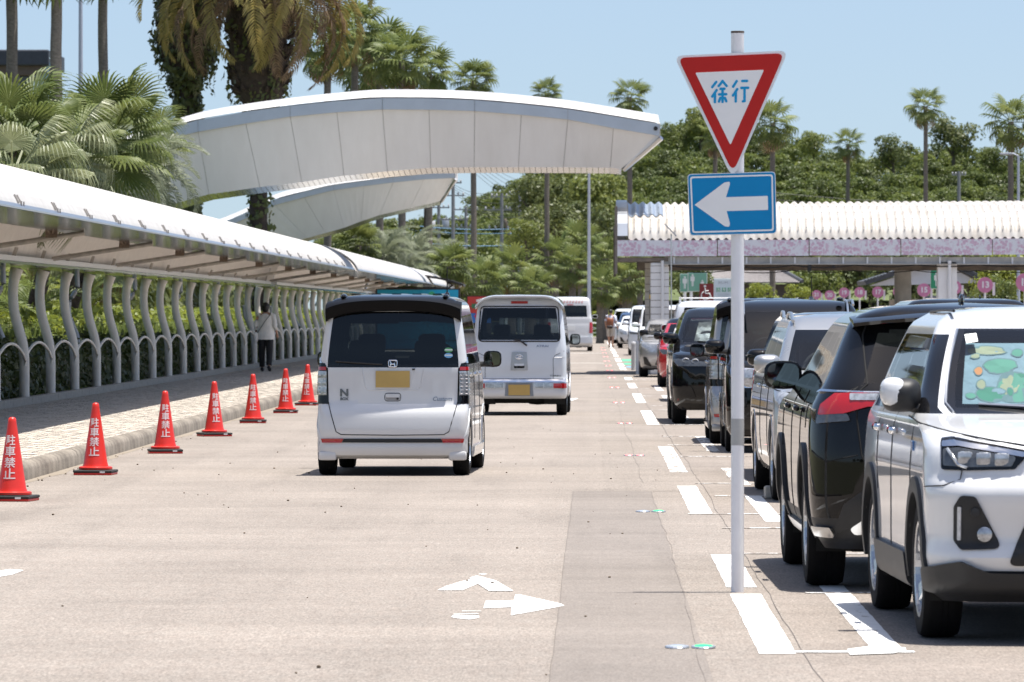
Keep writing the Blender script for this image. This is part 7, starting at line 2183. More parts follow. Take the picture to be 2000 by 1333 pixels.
back = []                                               # unseen crowns added behind the viewer to darken reflections in glass and paint
for k in range(70): back.append((Vector((rnd.uniform(-90, 90), -rnd.uniform(95, 130), rnd.uniform(1.5, 4.5))), rnd.uniform(2.6, 4.4), rnd.randrange(7), rnd.uniform(0, 6.28)))
forest('far_and_added_woods', back, l_dark)

# ---- planting behind the walkway
def quad_hedge(name, label, x0, x1, y0, y1, z0, z1, n, s, m, group=None, bumpy=.12, kind=None):
    rr = random.Random(int(y0) + n); mb = MB()
    W, L, Hh = x1 - x0, y1 - y0, z1 - z0
    for k in range(n):
        y = y0 + L * rr.random() ** 1.15
        f = rr.random(); bz = z1 + bumpy * math.sin(y * 1.3) * math.cos(y * .37 + 1) + bumpy * .6 * math.sin(y * 3.1)
        if f < .45: p, nn = Vector((x1 + rr.uniform(-.16, .04), y, rr.uniform(z0, bz))), Vector((1, -.2, .4))
        elif f < .85: p, nn = Vector((rr.uniform(x0, x1), y, bz + rr.uniform(-.12, .05))), Vector((0, 0, 1))
        else: p, nn = Vector((rr.uniform(x0, x1), y, rr.uniform(z0, bz))), Vector((0, -1, .2))
        leaf_quad(mb, p, nn, s * rr.uniform(.7, 1.3) * (1 + y / 260), rr, .9)
    mb.add([(x0 + .2, y0, z0), (x1 - .2, y0, z0), (x1 - .2, y1, z0), (x0 + .2, y1, z0), (x0 + .2, y0, z1 - .2), (x1 - .2, y0, z1 - .2), (x1 - .2, y1, z1 - .2), (x0 + .2, y1, z1 - .2)], [(0, 1, 5, 4), (1, 2, 6, 5), (4, 5, 6, 7)])
    o = mk(name, mb, m, fix=False)
    return tag(o, label, 'hedge' if label else None, group, kind)
quad_hedge('hedge', 'clipped dark hedge running behind the curved walkway posts', -10.0, -9.05, 62, 172, .1, 1.02, 26000, .05, l_hedge)
quad_hedge('hedge', 'sunlit lime green shrub bank behind the dark hedge', -12.6, -10.2, 92, 215, .1, 1.45, 24000, .065, l_lime, bumpy=.2)
quad_hedge('hedge', 'dark shrub bank shading the far side of the planting', -15.5, -12.8, 70, 240, .1, 3.0, 20000, .12, l_dark, bumpy=.4)
quad_hedge('hedge', 'trimmed yellow green hedge across the end of the road', -1.0, 6.0, 392, 396, 0, 1.5, 5000, .10, l_lime)
quad_hedge('hedge', 'long olive hedge behind the parked cars at the road end', 2.0, 40, 372, 376, 0, 1.6, 9000, .11, l_tree2)
# long grass tufts and low cycad fronds between hedge and posts
rr = random.Random(77); mb = MB()
for k in range(420):
    y = 66 + 90 * rr.random() ** 1.4; x = rr.uniform(-10.8, -9.9) if rr.random() < .75 else rr.uniform(-9.15, -8.98); z = .85 if x < -9.5 else .12
    for q in range(16):
        a = rr.uniform(0, 6.28); L = rr.uniform(.35, .85) if x < -9.5 else rr.uniform(.12, .3); w = .011 * (1 + y / 150)
        d = Vector((math.cos(a), math.sin(a), 0)); s_ = d.cross(Vector((0, 0, 1))) * w
        p0 = Vector((x, y, z)); p1 = p0 + d * L * .25 + Vector((0, 0, L * .65)); p2 = p0 + d * L * .7 + Vector((0, 0, L * .62))
        mb.add([p0 - s_, p0 + s_, p1 + s_, p1 - s_], [(0, 1, 2, 3)]); mb.add([p1 - s_, p1 + s_, p2], [(0, 1, 2)])
tag(mk('long_grass', mb, l_grass, fix=False), kind='stuff')
CYC = [M_leaf(feather_leaf('frond', 1.5, 1.5, 30, .22, 31, 25, .2), l_grass), M_leaf(feather_leaf('frond', 1.5, 2.0, 30, .22, 32, 25, .2), l_lime)]
for i, (x, y, z, s, lb) in enumerate(((-10.9, 74, 1.5, 1.1, 'cycad with arching yellow fronds nearest the frame edge behind the posts'), (-10.9, 83, 1.3, 1.05, 'cycad with arching fronds behind the second and third posts'), (-11.1, 94, 1.35, 1.1, 'cycad with golden fronds behind the fifth and sixth posts'), (-11.3, 107, 1.3, 1.0, 'cycad behind the middle of the post row'), (-11.6, 122, 1.6, 1.0, 'cycad behind the walking woman'))):
    t = thing('cycad', lb, 'plant', (x, y, 0), group='cycads behind the walkway posts')
    mk('trunk', trunk_mesh(z, .2, .16, 0, 6, 10, i), m_bark_dk, t, smooth=50)
    sub = link('crown', None, t, loc=(0, 0, z)); crown(sub, 0, CYC, 30, .2, 1.1, -.5, 600 + i, s)
for i, (x, y, py, lb) in enumerate(((-12.5, 84, 0, 'shaded fan palm with a skirt of dry leaves behind the first posts'), (-12.3, 101, 0, 'shaded fan palm with hanging grey leaves behind the middle posts'), (-12.8, 116, 0, 'shaded fan palm behind the post with the rust streak'), (-12.6, 134, 0, 'shaded fan palm behind the woman on the sidewalk'))):
    t = thing('fan_palm', lb, 'palm tree', (x, y, 0), group='shaded palms in the planting')
    mk('trunk', trunk_mesh(2.9, .22, .2, 0, 8, 10, i), m_bark_dk, t, smooth=50)
    sub = link('crown', None, t, loc=(0, 0, 2.9)); crown(sub, 0, FAN_PALE + FAN_DRY, 36, .3, .8, -1.5, 620 + i, 1.1)
for i in range(9):
    broadleaf(('dark evergreen tree deep in the planting behind the walkway, number of its row hidden' if False else ['dark evergreen behind the first curved posts', 'dark evergreen behind the third post gap', 'dark evergreen behind the fan palms with thin trunks', 'dark evergreen in the middle of the planting', 'dark evergreen behind the rusty post', 'dark evergreen behind the feather palms', 'dark evergreen behind the woman walking', 'dark evergreen near the far post row', 'dark evergreen at the end of the planting'][i]),
              0, 0, 100, 2.2, 700 + i, l_dark, 20, 110, .06, group='evergreens in the planting')
    o = [q for q in bpy.data.objects if q.get('group') == 'evergreens in the planting' and q.parent is None][-1]
    y = 74 + 17 * i; o.location = (-15.5 - (i % 3) * .8 - .02 * y, y, 0)
    for ch in o.children:
        if ch.name.startswith('crown'): ch.location.z = 3.0
        else: ch.scale.z = 3.0 / max(ch.dimensions.z, .1) if ch.dimensions.z else 1
# ---------------------------------------------------------------- numbered bay discs
m_pink = mat('pink_disc', (0.56, 0.20, 0.34), 0.5, var=0.12, scale=5)
m_disc_w = mat('disc_white', (0.74, 0.72, 0.74), 0.5)
NUM = 'twelve thirteen fourteen fifteen sixteen seventeen eighteen nineteen twenty twenty-one'.split()
for i, n_ in enumerate((12, 13, 14, 15, 16, 17, 18, 19, 20, 21)):
    px, py, dia = {12: (2002, 552, 36), 13: (1924, 557, 30.5), 14: (1864, 562, 28), 15: (1804.5, 567, 26.5), 16: (1756, 570, 24), 17: (1714.5, 571, 22), 18: (1679, 571.5, 21), 19: (1648.5, 572, 20), 20: (1620.5, 577, 19.5), 21: (1595, 576, 18)}[n_]
    Y = 15.2 * F_PX / (px - CX)
    c = P(px, py, Y); R = dia / 2 * Y / F_PX
    t = thing('number_disc', 'round pink bay disc with the white number ' + NUM[i], 'sign', (c.x, Y, 0), group='numbered pink discs of the bus bays')
    mk('pole', MB().tube([(0, .06, 0), (0, .06, c.z)], .04, 8), m_white_metal, t)
    mk('disc', MB().lathe([(R, -.03), (R, .03)], (0, 0, c.z), 28, axis='Y'), m_pink, t)
    vs, fs = text_mesh(str(n_), R * 1.12, .012)
    me = bpy.data.meshes.new('number'); me.from_pydata([(v.x, -.036, v.y + c.z) for v in vs], [], fs); mk('number', me, m_disc_w, t)
    mk('flag_plate', MB().box((R * 1.15, .15, c.z - .15), (.10, .02, .5)), m_disc_w, t)

# ---------------------------------------------------------------- direction signs beyond the gate
m_sgreen = mat('pale_green_sign', (0.16, 0.36, 0.27), .5, var=.08); m_sgreen2 = mat('vivid_green_sign', (0.02, 0.25, 0.12), .5)
m_maroon = mat('maroon_sign', (0.20, 0.022, 0.022), .5, var=.1); m_icon = mat('sign_icon_white', (.66, .68, .66), .5)
def figure(mb, cx, z0, h, y):
    w = h * .17
    mb.lathe([(h * .085, -.004), (h * .085, .004)], (cx, y, z0 + h * .90), 14, axis='Y')
    mb.prism(rounded([(cx - w, z0 + h * .42), (cx - w * .45, z0 + h * .42), (cx - w * .45, z0), (cx - w * .06, z0), (cx - w * .06, z0 + h * .38), (cx + w * .06, z0 + h * .38), (cx + w * .06, z0), (cx + w * .45, z0), (cx + w * .45, z0 + h * .42), (cx + w, z0 + h * .42), (cx + w, z0 + h * .76), (cx + w * .6, z0 + h * .80), (cx - w * .6, z0 + h * .80), (cx - w, z0 + h * .76)], h * .015, 2), (0, y, 0), (1, 0, 0), (0, 0, 1), (0, 1, 0), .006)
def wheelchair(mb, cx, z0, h, y):
    mb.lathe([(h * .085, -.004), (h * .085, .004)], (cx - h * .05, y, z0 + h * .9), 12, axis='Y')
    mb.tube([(cx - h * .04, y, z0 + h * .78), (cx, y, z0 + h * .42), (cx + h * .26, y, z0 + h * .42), (cx + h * .36, y, z0 + h * .12), (cx + h * .46, y, z0 + h * .14)], h * .05, 6)
    mb.tube([(cx - h * .02, y, z0 + h * .60), (cx + h * .2, y, z0 + h * .60)], h * .04, 6)
    mb.tube([(cx - .01 * h + h * .28 * math.cos(a), y, z0 + h * .28 + h * .28 * math.sin(a)) for a in np.linspace(rad(110), rad(350), 18)], h * .04, 6)
def board(name, label, px0, px1, py0, py1, Y, m, icon, legs=1, group='signs beyond the gate roof', border=True):
    a, b = P(px0, py1, Y), P(px1, py0, Y); w, h = b.x - a.x, b.z - a.z
    t = thing(name, label, 'sign', ((a.x + b.x) / 2, Y, 0), group=group)
    for k in range(legs):
        x = 0 if legs == 1 else (-w * .32 + w * .64 * k)
        mk('leg', MB().tube([(x, .05, 0), (x, .05, b.z - .05)], .05, 8), m_white_metal, t)
    if border: mk('frame', MB().box((0, .02, (a.z + b.z) / 2), (w, .03, h)), m_icon, t)
    mk('face', MB().box((0, -.002, (a.z + b.z) / 2), (w * (.92 if border else 1), .03, h * (.93 if border else 1))), m, t)
    ic = MB(); icon(ic, w, h, a.z); mk('pictogram', ic, m_icon, t)
    return t, a, b, w, h
board('pedestrian_sign', 'narrow pale green sign with standing figure, behind the larger green one', 1328, 1347, 535, 571, 186, m_sgreen, lambda mb, w, h, z: figure(mb, 0, z + h * .18, h * .70, -.022), group=None)
board('pedestrian_sign', 'pale green sign with a tall and a small white figure', 1343, 1381.5, 532.5, 570, 182, m_sgreen, lambda mb, w, h, z: (figure(mb, -w * .25, z + h * .28, h * .64, -.022), figure(mb, w * .25, z + h * .12, h * .50, -.022)), legs=2, group=None)
board('wheelchair_sign', 'dark red board with white wheelchair symbol', 1366, 1394, 554.5, 590, 178, m_maroon, lambda mb, w, h, z: wheelchair(mb, -w * .06, z + h * .12, h * .82, -.024), group=None, border=False)
def info_icon(mb, w, h, z):
    mb.box((0, -.02, z + h * .3), (.001, .001, .001))
t, a, b, w, h = board('notice_board', 'pale blue notice board with small green symbols behind the white pole', 1394, 1431, 544, 600, 176, mat('pale_notice', (.55, .62, .66), .5), info_icon, legs=2, group=None)
zc = (a.z + b.z) / 2
for k in (-.26, .04, .34):
    mk('symbol_tile', MB().box((w * k, -.022, zc + h * .10), (w * .22, .012, h * .15)), m_sgreen, t)
    ic = MB(); (wheelchair if k != .04 else figure)(ic, w * k, zc + h * .04, h * .13, -.032); mk('pictogram', ic, m_icon, t)
m_dktext = mat('dark_sign_text', (.12, .16, .20), .6)
vs, fs = text_mesh('おもいやり', h * .115, .0)
me = bpy.data.meshes.new('lettering'); me.from_pydata([(v.x * .62, -.02, v.y + zc + h * .34) for v in vs], [], fs); mk('lettering', me, m_dktext, t)
mb = MB()
for k in range(4): mb.box((-.02 * k, -.021, zc - h * (.05 + .065 * k)), (w * (.62 - .05 * (k % 2)), .008, h * .018))
mk('text_line', mb, mat('grey_sign_text', (.36, .42, .45), .6), t)
board('pedestrian_sign', 'green sign with white figure peeking out beside the thick white column', 1817, 1846, 527.5, 565, 190, m_sgreen2, lambda mb, w, h, z: figure(mb, -w * .08, z + h * .14, h * .74, -.022), group=None)

# ---------------------------------------------------------------- houses beyond the gate
m_tile = mat('grey_roof_tile', (0.30, 0.28, 0.275), .75, var=.35, scale=6, bump=.5, bscale=9); m_tile_dk = mat('dark_roof_tile', (0.07, 0.075, 0.085), .6, var=.3, scale=6)
m_wall_dk = mat('dark_house_wall', (.06, .052, .045), .8, var=.3); m_wall_w = mat('white_house_wall', (.60, .62, .66), .7, var=.06); m_wall_b = mat('beige_house_wall', (.45, .36, .27), .8, var=.15)
Y = 310.0
a, b, e0, e1 = P(1395, 521, Y), P(1520, 521, Y), P(1330, 552, Y), P(1567, 552, Y)
h1 = thing('tiled_house', 'low house with hipped grey tile roof', 'house', ((e0.x + e1.x) / 2, Y, 0)); ox = h1.location.x
rc, ec = (a.x - ox, b.x - ox, a.z), (e0.x - ox, e1.x - ox, e0.z)
mb = MB(); nrow, ncl = 14, 72
for r in range(nrow):                                    # tile courses, each a little stepped
    t0, t1 = r / nrow, (r + 1) / nrow
    for k in range(ncl):
        u0, u1 = k / ncl, (k + .92) / ncl
        def q(u, t): return Vector((ec[0] + (rc[0] - ec[0]) * t + u * ((ec[1] - ec[0]) + ((rc[1] - rc[0]) - (ec[1] - ec[0])) * t), 4.0 * t, ec[2] + (rc[2] - ec[2]) * t))
        hh = Vector((0, 0, .05)); p = [q(u0, t0), q(u1, t0), q(u1, t1), q(u0, t1)]
        mid0, mid1 = (p[0] + p[1]) / 2 + hh * .9, (p[2] + p[3]) / 2 + hh * .3
        mb.add([p[0], mid0, p[1], p[2], mid1, p[3]], [(0, 1, 4, 5), (1, 2, 3, 4)])
tag(mk('roof_tiles', mb, m_tile, h1, fix=False), kind='stuff')
mk('roof', MB().add([(ec[0], 0, ec[2] - .03), (ec[1], 0, ec[2] - .03), (rc[1], 4, rc[2] - .03), (rc[0], 4, rc[2] - .03), (ec[0], 8, ec[2]), (ec[1], 8, ec[2])], [(0, 1, 2, 3), (1, 5, 2), (0, 3, 4), (4, 3, 2, 5)]), m_tile_dk, h1)
mk('ridge', MB().tube([(rc[0], 4, rc[2] + .06), (rc[1], 4, rc[2] + .06)], .12, 6).tube([(rc[1], 4, rc[2] + .06), (ec[1], 0, ec[2] + .06)], .11, 6).tube([(rc[0], 4, rc[2] + .06), (ec[0], 0, ec[2] + .06)], .11, 6), m_tile_dk, h1)
mk('wall', MB().box(((ec[0] + ec[1]) / 2, 4.2, (ec[2] - .1) / 2), (ec[1] - ec[0] - 1.0, 7, ec[2] - .1)), m_wall_dk, h1)
wn_ = MB()
for k in range(5): mk('window', MB().box((ec[0] + 1.6 + 1.15 * k, .68, 1.3), (.8, .05, 1.2)), mat('house_window', (.05, .06, .07), .1), h1)
Y = 270.0
pts = [(1697, 552), (1800, 513), (1845, 508), (1918, 545)]
g0, g1, gp = P(1690, 553, Y), P(1922, 547, Y), P(1838, 506, Y)
h2 = thing('gabled_house', 'house with white gable and dark roof edges behind the gate columns', 'house', (gp.x, Y, 0)); ox = gp.x
mk('gable', MB().prism([(g0.x - ox + .2, g0.z - .15), (g1.x - ox - .2, g1.z - .15), (0, gp.z - .12)], (0, .3, 0), (1, 0, 0), (0, 0, 1), (0, 1, 0), .2), m_wall_w, h2)
def slope(p, q_, nm):
    d = Vector((q_[0] - p[0], 0, q_[1] - p[1])); L = d.length; ang = math.atan2(d.z, d.x)
    c = Vector(((p[0] + q_[0]) / 2, 4, (p[1] + q_[1]) / 2))
    mk(nm, MB().box(c, (L, 8.4, .22), rot=Matrix.Rotation(-ang, 3, 'Y')), m_tile_dk, h2)
slope((g0.x - ox, g0.z), (0.05, gp.z), 'roof'); slope((-.05, gp.z), (g1.x - ox, g1.z), 'roof')
rf = MB()
for k in range(24):
    t = k / 24
    rf.tube([(g0.x - ox + (0 - g0.x + ox) * t, -.25, g0.z + (gp.z - g0.z) * t + .08), (g0.x - ox + (0 - g0.x + ox) * t, .2, g0.z + (gp.z - g0.z) * t + .1)], .08, 6)
    rf.tube([((g1.x - ox) * t, -.25, gp.z + (g1.z - gp.z) * t + .08), ((g1.x - ox) * t, .2, gp.z + (g1.z - gp.z) * t + .1)], .08, 6)
mk('edge_tile', rf, m_tile_dk, h2)
mk('wall', MB().box((.4, 4, 1.15), (g1.x - g0.x - .8, 7.2, 2.3)), m_wall_b, h2)
mk('eave', MB().box((1.0, -.1, 2.3), (3.6, 1.0, .16), rot=Matrix.Rotation(rad(12), 3, 'X')), m_tile, h2)
mk('window', MB().box((1.2, .36, 1.35), (1.0, .08, .9)), MATS['house_window'], h2)

# dark roofed tall building at the upper corner
Y = 300.0
a, b = P(-60, 168, Y), P(97, 98, Y)
bl = thing('tall_building', 'dark roofed tall building half hidden behind thin palm trunks', 'building', ((a.x + b.x) / 2, Y, 0)); w = b.x - a.x
m_slate = mat('dark_slate_roof', (.035, .042, .055), .5, var=.2); m_bw = mat('building_soffit', (.13, .10, .08), .8, var=.2); m_bgl = glass_mat('blue_glass', (.25, .42, .52))
mk('wall', MB().box((-.4, 5, a.z / 2 - .2), (w - 1.2, 8, a.z - .5)), m_bw, bl)
mk('roof', MB().box((0, 4, b.z - .45), (w, 9, .9), bev=.08), m_slate, bl)
mk('soffit', MB().box((-.2, 4, b.z - 1.15), (w - .5, 8.4, .5)), m_bw, bl)
fr = MB()
for k in range(7): fr.box((-w * .42 + k * w * .13, .8, a.z + .2), (.06, .1, 1.5))
mk('mullion', fr, m_grey_metal, bl)
mk('window', MB().box((-.4, .95, a.z + .1), (w - 1.4, .05, 1.4)), mat('building_window', (.08, .10, .12), .1), bl)
sc = MB()
for k in range(8): sc.tube([(w / 2 - .95 + .02 * k, -.1, a.z - .8 + .33 * k), (w / 2 - .35 + .06 * k, -.1, a.z - .8 + .33 * k)], .03, 5)
sc.tube([(w / 2 - .95, -.1, a.z - 1.0), (w / 2 - .1, -.1, b.z - .9)], .06, 6).tube([(w / 2 - .45, -.1, a.z - 1.0), (w / 2 + .02, -.1, b.z - .7)], .06, 6)
mk('blue_screen_brace', sc, mat('pale_blue_steel', (.30, .45, .55), .5), bl)

# ---------------------------------------------------------------- lamp posts, utility poles, wires
def lamp(label, px, Y, top_py, r, arm=0.0, m=m_white_metal):
    c = P(px, top_py, Y)
    t = thing('lamp_post', label, 'lamp post', (c.x, Y, 0))
    mk('pole', MB().tube([(0, 0, 0), (0, 0, c.z * .5), (0, 0, c.z)], [r * 1.2, r, r * .75], 10), m, t, smooth=40)
    if arm:
        mk('arm', MB().tube([(0, 0, c.z), (arm * .5, 0, c.z + .12), (arm, 0, c.z + .1)], .04, 6), m, t)
        mk('lamp_head', MB().box((arm * 1.2, 0, c.z + .1), (.6, .25, .12), bev=.04), m_grey_metal, t)
    return t
lamp('plain grey lamp pole rising between the thin palm trunks', 157.5, 158, -60, .075, m=mat('lamp_pole_grey', (.42, .45, .52), .4, metal=.3))
lamp('pale lamp pole standing at the road end under the canopy tip', 1150.5, 232, 305, .075, .9, mat('pale_pole', (.46, .48, .52), .45))
lamp('grey street lamp with short arm beside the last fan palm', 1989, 260, 305, .08, -.5, mat('lamp_pole_grey', (.42, .45, .52), .4, metal=.3))
m_upole = mat('utility_pole_concrete', (.26, .26, .27), .85, var=.2, scale=4); m_insul = mat('insulator', (.5, .5, .52), .4)
def upole(label, px, Y, top_py, arms, lean=0.0, r=.15, tr=False):
    c = P(px, top_py, Y)
    t = thing('utility_pole', label, 'utility pole', (c.x, Y, 0), group='utility poles at the road end')
    mk('pole', MB().tube([(0, 0, 0), (lean * .5, 0, c.z * .5), (lean, 0, c.z)], [r * 1.2, r, r * .8], 10), m_upole, t, smooth=40)
    for dz, w in arms:
        ar = mk('crossarm', MB().box((lean, 0, c.z - dz), (w, .1, .09)), m_upole, t)
        ib = MB()
        for k in range(5): ib.lathe([(.05, 0), (.07, .1), (.03, .2)], (lean + w * (-.45 + .225 * k), 0, c.z - dz + .05), 6)
        mk('insulator_row', ib, m_insul, ar)
    if tr:
        mk('transformer', MB().lathe([(.26, 0), (.28, .1), (.28, .7), (.2, .8)], (lean + .5, -.1, c.z - tr), 14), m_grey_metal, t, smooth=40)
        mk('transformer', MB().lathe([(.24, 0), (.26, .1), (.26, .6), (.2, .7)], (lean - .5, -.1, c.z - tr - .1), 14), m_insul, t, smooth=40)
    return c
u1 = upole('dark utility pole behind the palm fronds with grey transformer', 857, 400, 398, [(.3, 1.6), (1.8, 2.2)], tr=1.9)
u2 = upole('utility pole with four crossarms in the sky gap below the canopy', 885, 380, 352, [(.2, 1.2), (1.1, 1.6), (2.8, 2.2), (5.0, 1.8)])
u3 = upole('slim utility pole next to the one with four crossarms', 910, 430, 405, [(.2, 2.0), (1.6, 1.6)])
u4 = upole('utility pole with transformers before the dark trees', 980, 390, 378, [(.25, 1.6), (1.2, 2.6), (2.6, 2.0)], tr=7.5)
u5 = upole('utility pole against the dark trees beside the leaning strut', 1015, 400, 372, [(.3, 1.6), (1.4, 2.2)])
c0, c1 = P(1022, 505, 392), P(985, 428, 392)
t = thing('pole_strut', 'leaning timber strut propping the utility pole', 'pole', (c0.x, 392, c0.z - 3))
mk('strut', MB().tube([(.6, 0, 0), (c1.x - c0.x, 0, c1.z - c0.z + 3)], .15, 8), mat('weathered_timber', (.22, .18, .14), .9, var=.3), t)
t = thing('dark_trunk', 'dark bare trunk below the small canopy nose', 'tree', (P(832, 613, 300).x, 300, 0))
mk('trunk', trunk_mesh(P(832, 400, 300).z, .13, .12, 0, 10, 10, 3), m_bark_dk, t)
m_wire = mat('overhead_wire', (.04, .042, .048), .6)
m_wire_b = mat('blue_wire_sleeve', (.05, .16, .28), .6)
def wire(label, pts, r=.014, sagm=.35, m=m_wire):
    mb = MB(); P_ = []
    for a, b in zip(pts[:-1], pts[1:]):
        for k in range(14): 
            t = k / 14; p = Vector(a).lerp(Vector(b), t); p.z -= sagm * 4 * t * (1 - t); P_.append(p)
    P_.append(Vector(pts[-1])); mb.tube(P_, r, 4)
    o = mk('overhead_wire', mb, m); tag(o, label, 'wire', 'overhead wires at the road end')
for i in range(7):
    wire('thin overhead wire climbing from the poles to the canopy underside' if i < 4 else 'overhead wire running between the utility poles', [u2 + Vector((-.4 + .2 * i, 0, -.3 * i)), u4 + Vector((-.8 + .35 * i, 0, .0 - .35 * i)), u5 + Vector((.3, 0, -.3 - .35 * i)), P(1180 + 20 * i, 430 + 9 * i, 420)], sagm=.35)
for i in range(6):
    wire('thin overhead wire climbing from the poles to the canopy underside', [P(885 + 8 * i, 300, 300), P(1010, 402 - i * 10, 400)], sagm=.15)
for i, py in enumerate((448, 456, 480)):
    wire('blue sleeved cable stretched low across the trees', [P(820, py - 6, 385), P(985, py, 388), P(1210, py - 12 + i * 9, 395)], .03, .12, m_wire_b)
for i in range(2):
    wire('distant power line over the wooded hill', [P(1200, 470 - 20 * i, 460), P(1475, 372 + 14 * i, 465), P(1985, 392 + 6 * i, 470)], .02, .5)
c = P(1475 + 400, 338, 460)
# hill-foot utility pole
u6 = upole('utility pole on the hill foot between two fan palms', 1873, 450, 335, [(.3, 1.2)], r=.17)

# ---------------------------------------------------------------- guard fence at the road end
t = thing('guard_fence', 'white guard fence with crossed bars at the road end', 'fence', (P(1172, 613, 372).x, 372, 0))
for k in range(8):
    x = -3.2 + 2.0 * k
    mk('post', MB().tube([(x, 0, 0), (x, 0, 1.0)], .045, 8), m_white_metal, t)
    if k < 7: mk('cross_bar', MB().tube([(x, 0, .32), (x + 2.0, 0, .80)], .032, 6).tube([(x, .02, .80), (x + 2.0, .02, .32)], .032, 6), m_white_metal, t)
for z in (.25, .92): mk('rail', MB().tube([(-3.3, 0, z), (10.9, 0, z)], .045, 8), m_white_metal, t)
tag(mk('grass_strip', MB().add([(-2.5, 368, 0.02), (40, 368, 0.02), (40, 377.5, 0.02), (-2.5, 377.5, 0.02)], [(0, 1, 2, 3)]), mat('lime_grass', (.16, .20, .04), .9, var=.4, scale=.8)), kind='structure')
t = thing('mesh_fence', 'grey wire mesh fence behind the road end palms', 'fence', (P(1085, 613, 350).x, 350, 0))
mb = MB()
for k in range(30): mb.tube([(-2.2 + .15 * k, 0, 0), (-2.2 + .15 * k, 0, 2.4)], .012, 4)
for k in range(14): mb.tube([(-2.2, 0, .15 + .17 * k), (2.3, 0, .15 + .17 * k)], .012, 4)
tag(mk('wire_mesh', mb, m_grey_metal, t), kind='stuff')

# ---------------------------------------------------------------- bus shelters and panels on the sidewalk
def arch_roof(x0, x1, z0, rise, y0, y1, th, n=16):
    mb = MB(); rings = []
    for k in range(n + 1):
        t = k / n; x = x0 + (x1 - x0) * t; z = z0 + rise * math.sin(math.pi * (.08 + .84 * t))
        rings.append([Vector((x, y0, z)), Vector((x, y1, z)), Vector((x, y1, z + th)), Vector((x, y0, z + th))])
    return mb.loft(rings, cap=True)
m_shel = mat('dark_bronze_metal', (.045, .04, .037), .45, metal=.4, var=.2)
Y = 212.0
a, b = P(722, 575, Y), P(905, 556, Y)
sh_ = thing('bus_shelter', 'bus shelter with dark arched roof above the blue advert', 'bus shelter', ((a.x + b.x) / 2, Y, 0)); w = b.x - a.x
zr = P(800, 560, Y).z
mk('roof', arch_roof(-w / 2, w / 2, zr - .12, .50, 0, 3.6, .09), m_shel, sh_, smooth=30)
mk('roof_beam', MB().box((0, .3, zr - .15), (w * .66, .14, .26)).box((0, 3.2, zr - .15), (w * .66, .14, .26)), m_shel, sh_)
for x in (-w * .36, w * .36):
    mk('post', MB().tube([(x, .4, SWZ), (x, .4, zr + .1)], .09, 10), m_satin, sh_)
    mk('post', MB().tube([(x, 3.2, SWZ), (x, 3.2, zr + .1)], .09, 10), m_satin, sh_)
mk('roof_rib', MB().tube([(w * .30, .3, zr - .2), (w * .38, .3, zr + .05), (w * .33, .3, zr + .2)], .05, 6), m_shel, sh_)
mk('spot_lamp', MB().blob((-w * .39, .1, zr - .15), (.12, .12, .08), 10, 6).blob((-w * .1, .1, zr + .06), (.14, .1, .06), 10, 6), m_satin, sh_)
Y = 210.0
a, b = P(733, 700, Y), P(899, 564, Y)
ad_ = thing('advert_panel', 'bright blue advert panel in dark frame under the shelter roof', 'sign', ((a.x + b.x) / 2, Y, SWZ)); w = b.x - a.x; zt = b.z - SWZ
mk('frame', MB().box((0, .06, zt / 2), (w, .14, zt)), m_shel, ad_)
mk('poster', MB().box((0, -.02, zt / 2), (w - .16, .03, zt - .10)), mat('cyan_poster', (.0, .30, .50), .4, var=.05), ad_)
mk('poster_dot', MB().lathe([(.13, -.045), (.13, -.03)], (.55, 0, zt - .24), 16, axis='Y'), mat('poster_green', (.03, .35, .18), .5), ad_)
mk('poster_band', MB().box((.62, -.04, zt - .36), (.9, .012, .18)), mat('poster_grey', (.4, .42, .42), .5), ad_)
Y = 236.0
a, b = P(912, 720, Y), P(960, 578, Y)
rp_ = thing('picture_panel', 'red and blue picture panel beside the white kei van', 'sign', ((a.x + b.x) / 2, Y, SWZ)); w = b.x - a.x; zt = b.z - SWZ
mk('backing', MB().box((0, .04, zt / 2), (w, .08, zt)), m_shel, rp_)
mk('red_half', MB().box((0, -.01, zt - .40), (w - .06, .03, .72)), mat('panel_red', (.50, .04, .035), .5), rp_)
mk('blue_half', MB().box((0, -.01, zt - .98), (w - .06, .03, .42)), mat('panel_blue', (.03, .16, .50), .5), rp_)
mk('cloud_shape', MB().prism([(.06 + .2 * math.cos(k * .524) * (1.2 if k % 2 else .9), zt - .22 + .08 * math.sin(k * .524) * (1.2 if k % 2 else .9)) for k in range(12)], (0, -.03, 0), (1, 0, 0), (0, 0, 1), (0, 1, 0), .004), m_swhite, rp_)
mk('leaf_shape', MB().prism([(-.2 + .18 * math.cos(k * .449) * (1.25 if k % 2 else .7), zt - .46 + .13 * math.sin(k * .449) * (1.25 if k % 2 else .7)) for k in range(14)], (0, -.03, 0), (1, 0, 0), (0, 0, 1), (0, 1, 0), .004), mat('panel_green', (.03, .16, .08), .5), rp_)
mk('flower_shape', MB().prism([(-.05 + .16 * math.cos(k * .449) * (1.25 if k % 2 else .8), zt - .90 + .16 * math.sin(k * .449) * (1.25 if k % 2 else .8)) for k in range(14)], (0, -.031, 0), (1, 0, 0), (0, 0, 1), (0, 1, 0), .004), mat('panel_pink', (.45, .03, .10), .5), rp_)
Y = 285.0
a, b = P(905, 582, Y), P(1002, 575, Y)
s2 = thing('bus_shelter', 'second dark arched shelter farther along, behind the picture panel', 'bus shelter', ((a.x + b.x) / 2, Y, 0)); w = b.x - a.x
zr = P(950, 578, Y).z
mk('roof', arch_roof(-w / 2, w / 2, zr - .1, .42, 0, 3.6, .08), m_shel, s2, smooth=30)
for x in (-w * .36, w * .36): mk('post', MB().tube([(x, .4, SWZ), (x, .4, zr + .1)], .07, 8), m_satin, s2)

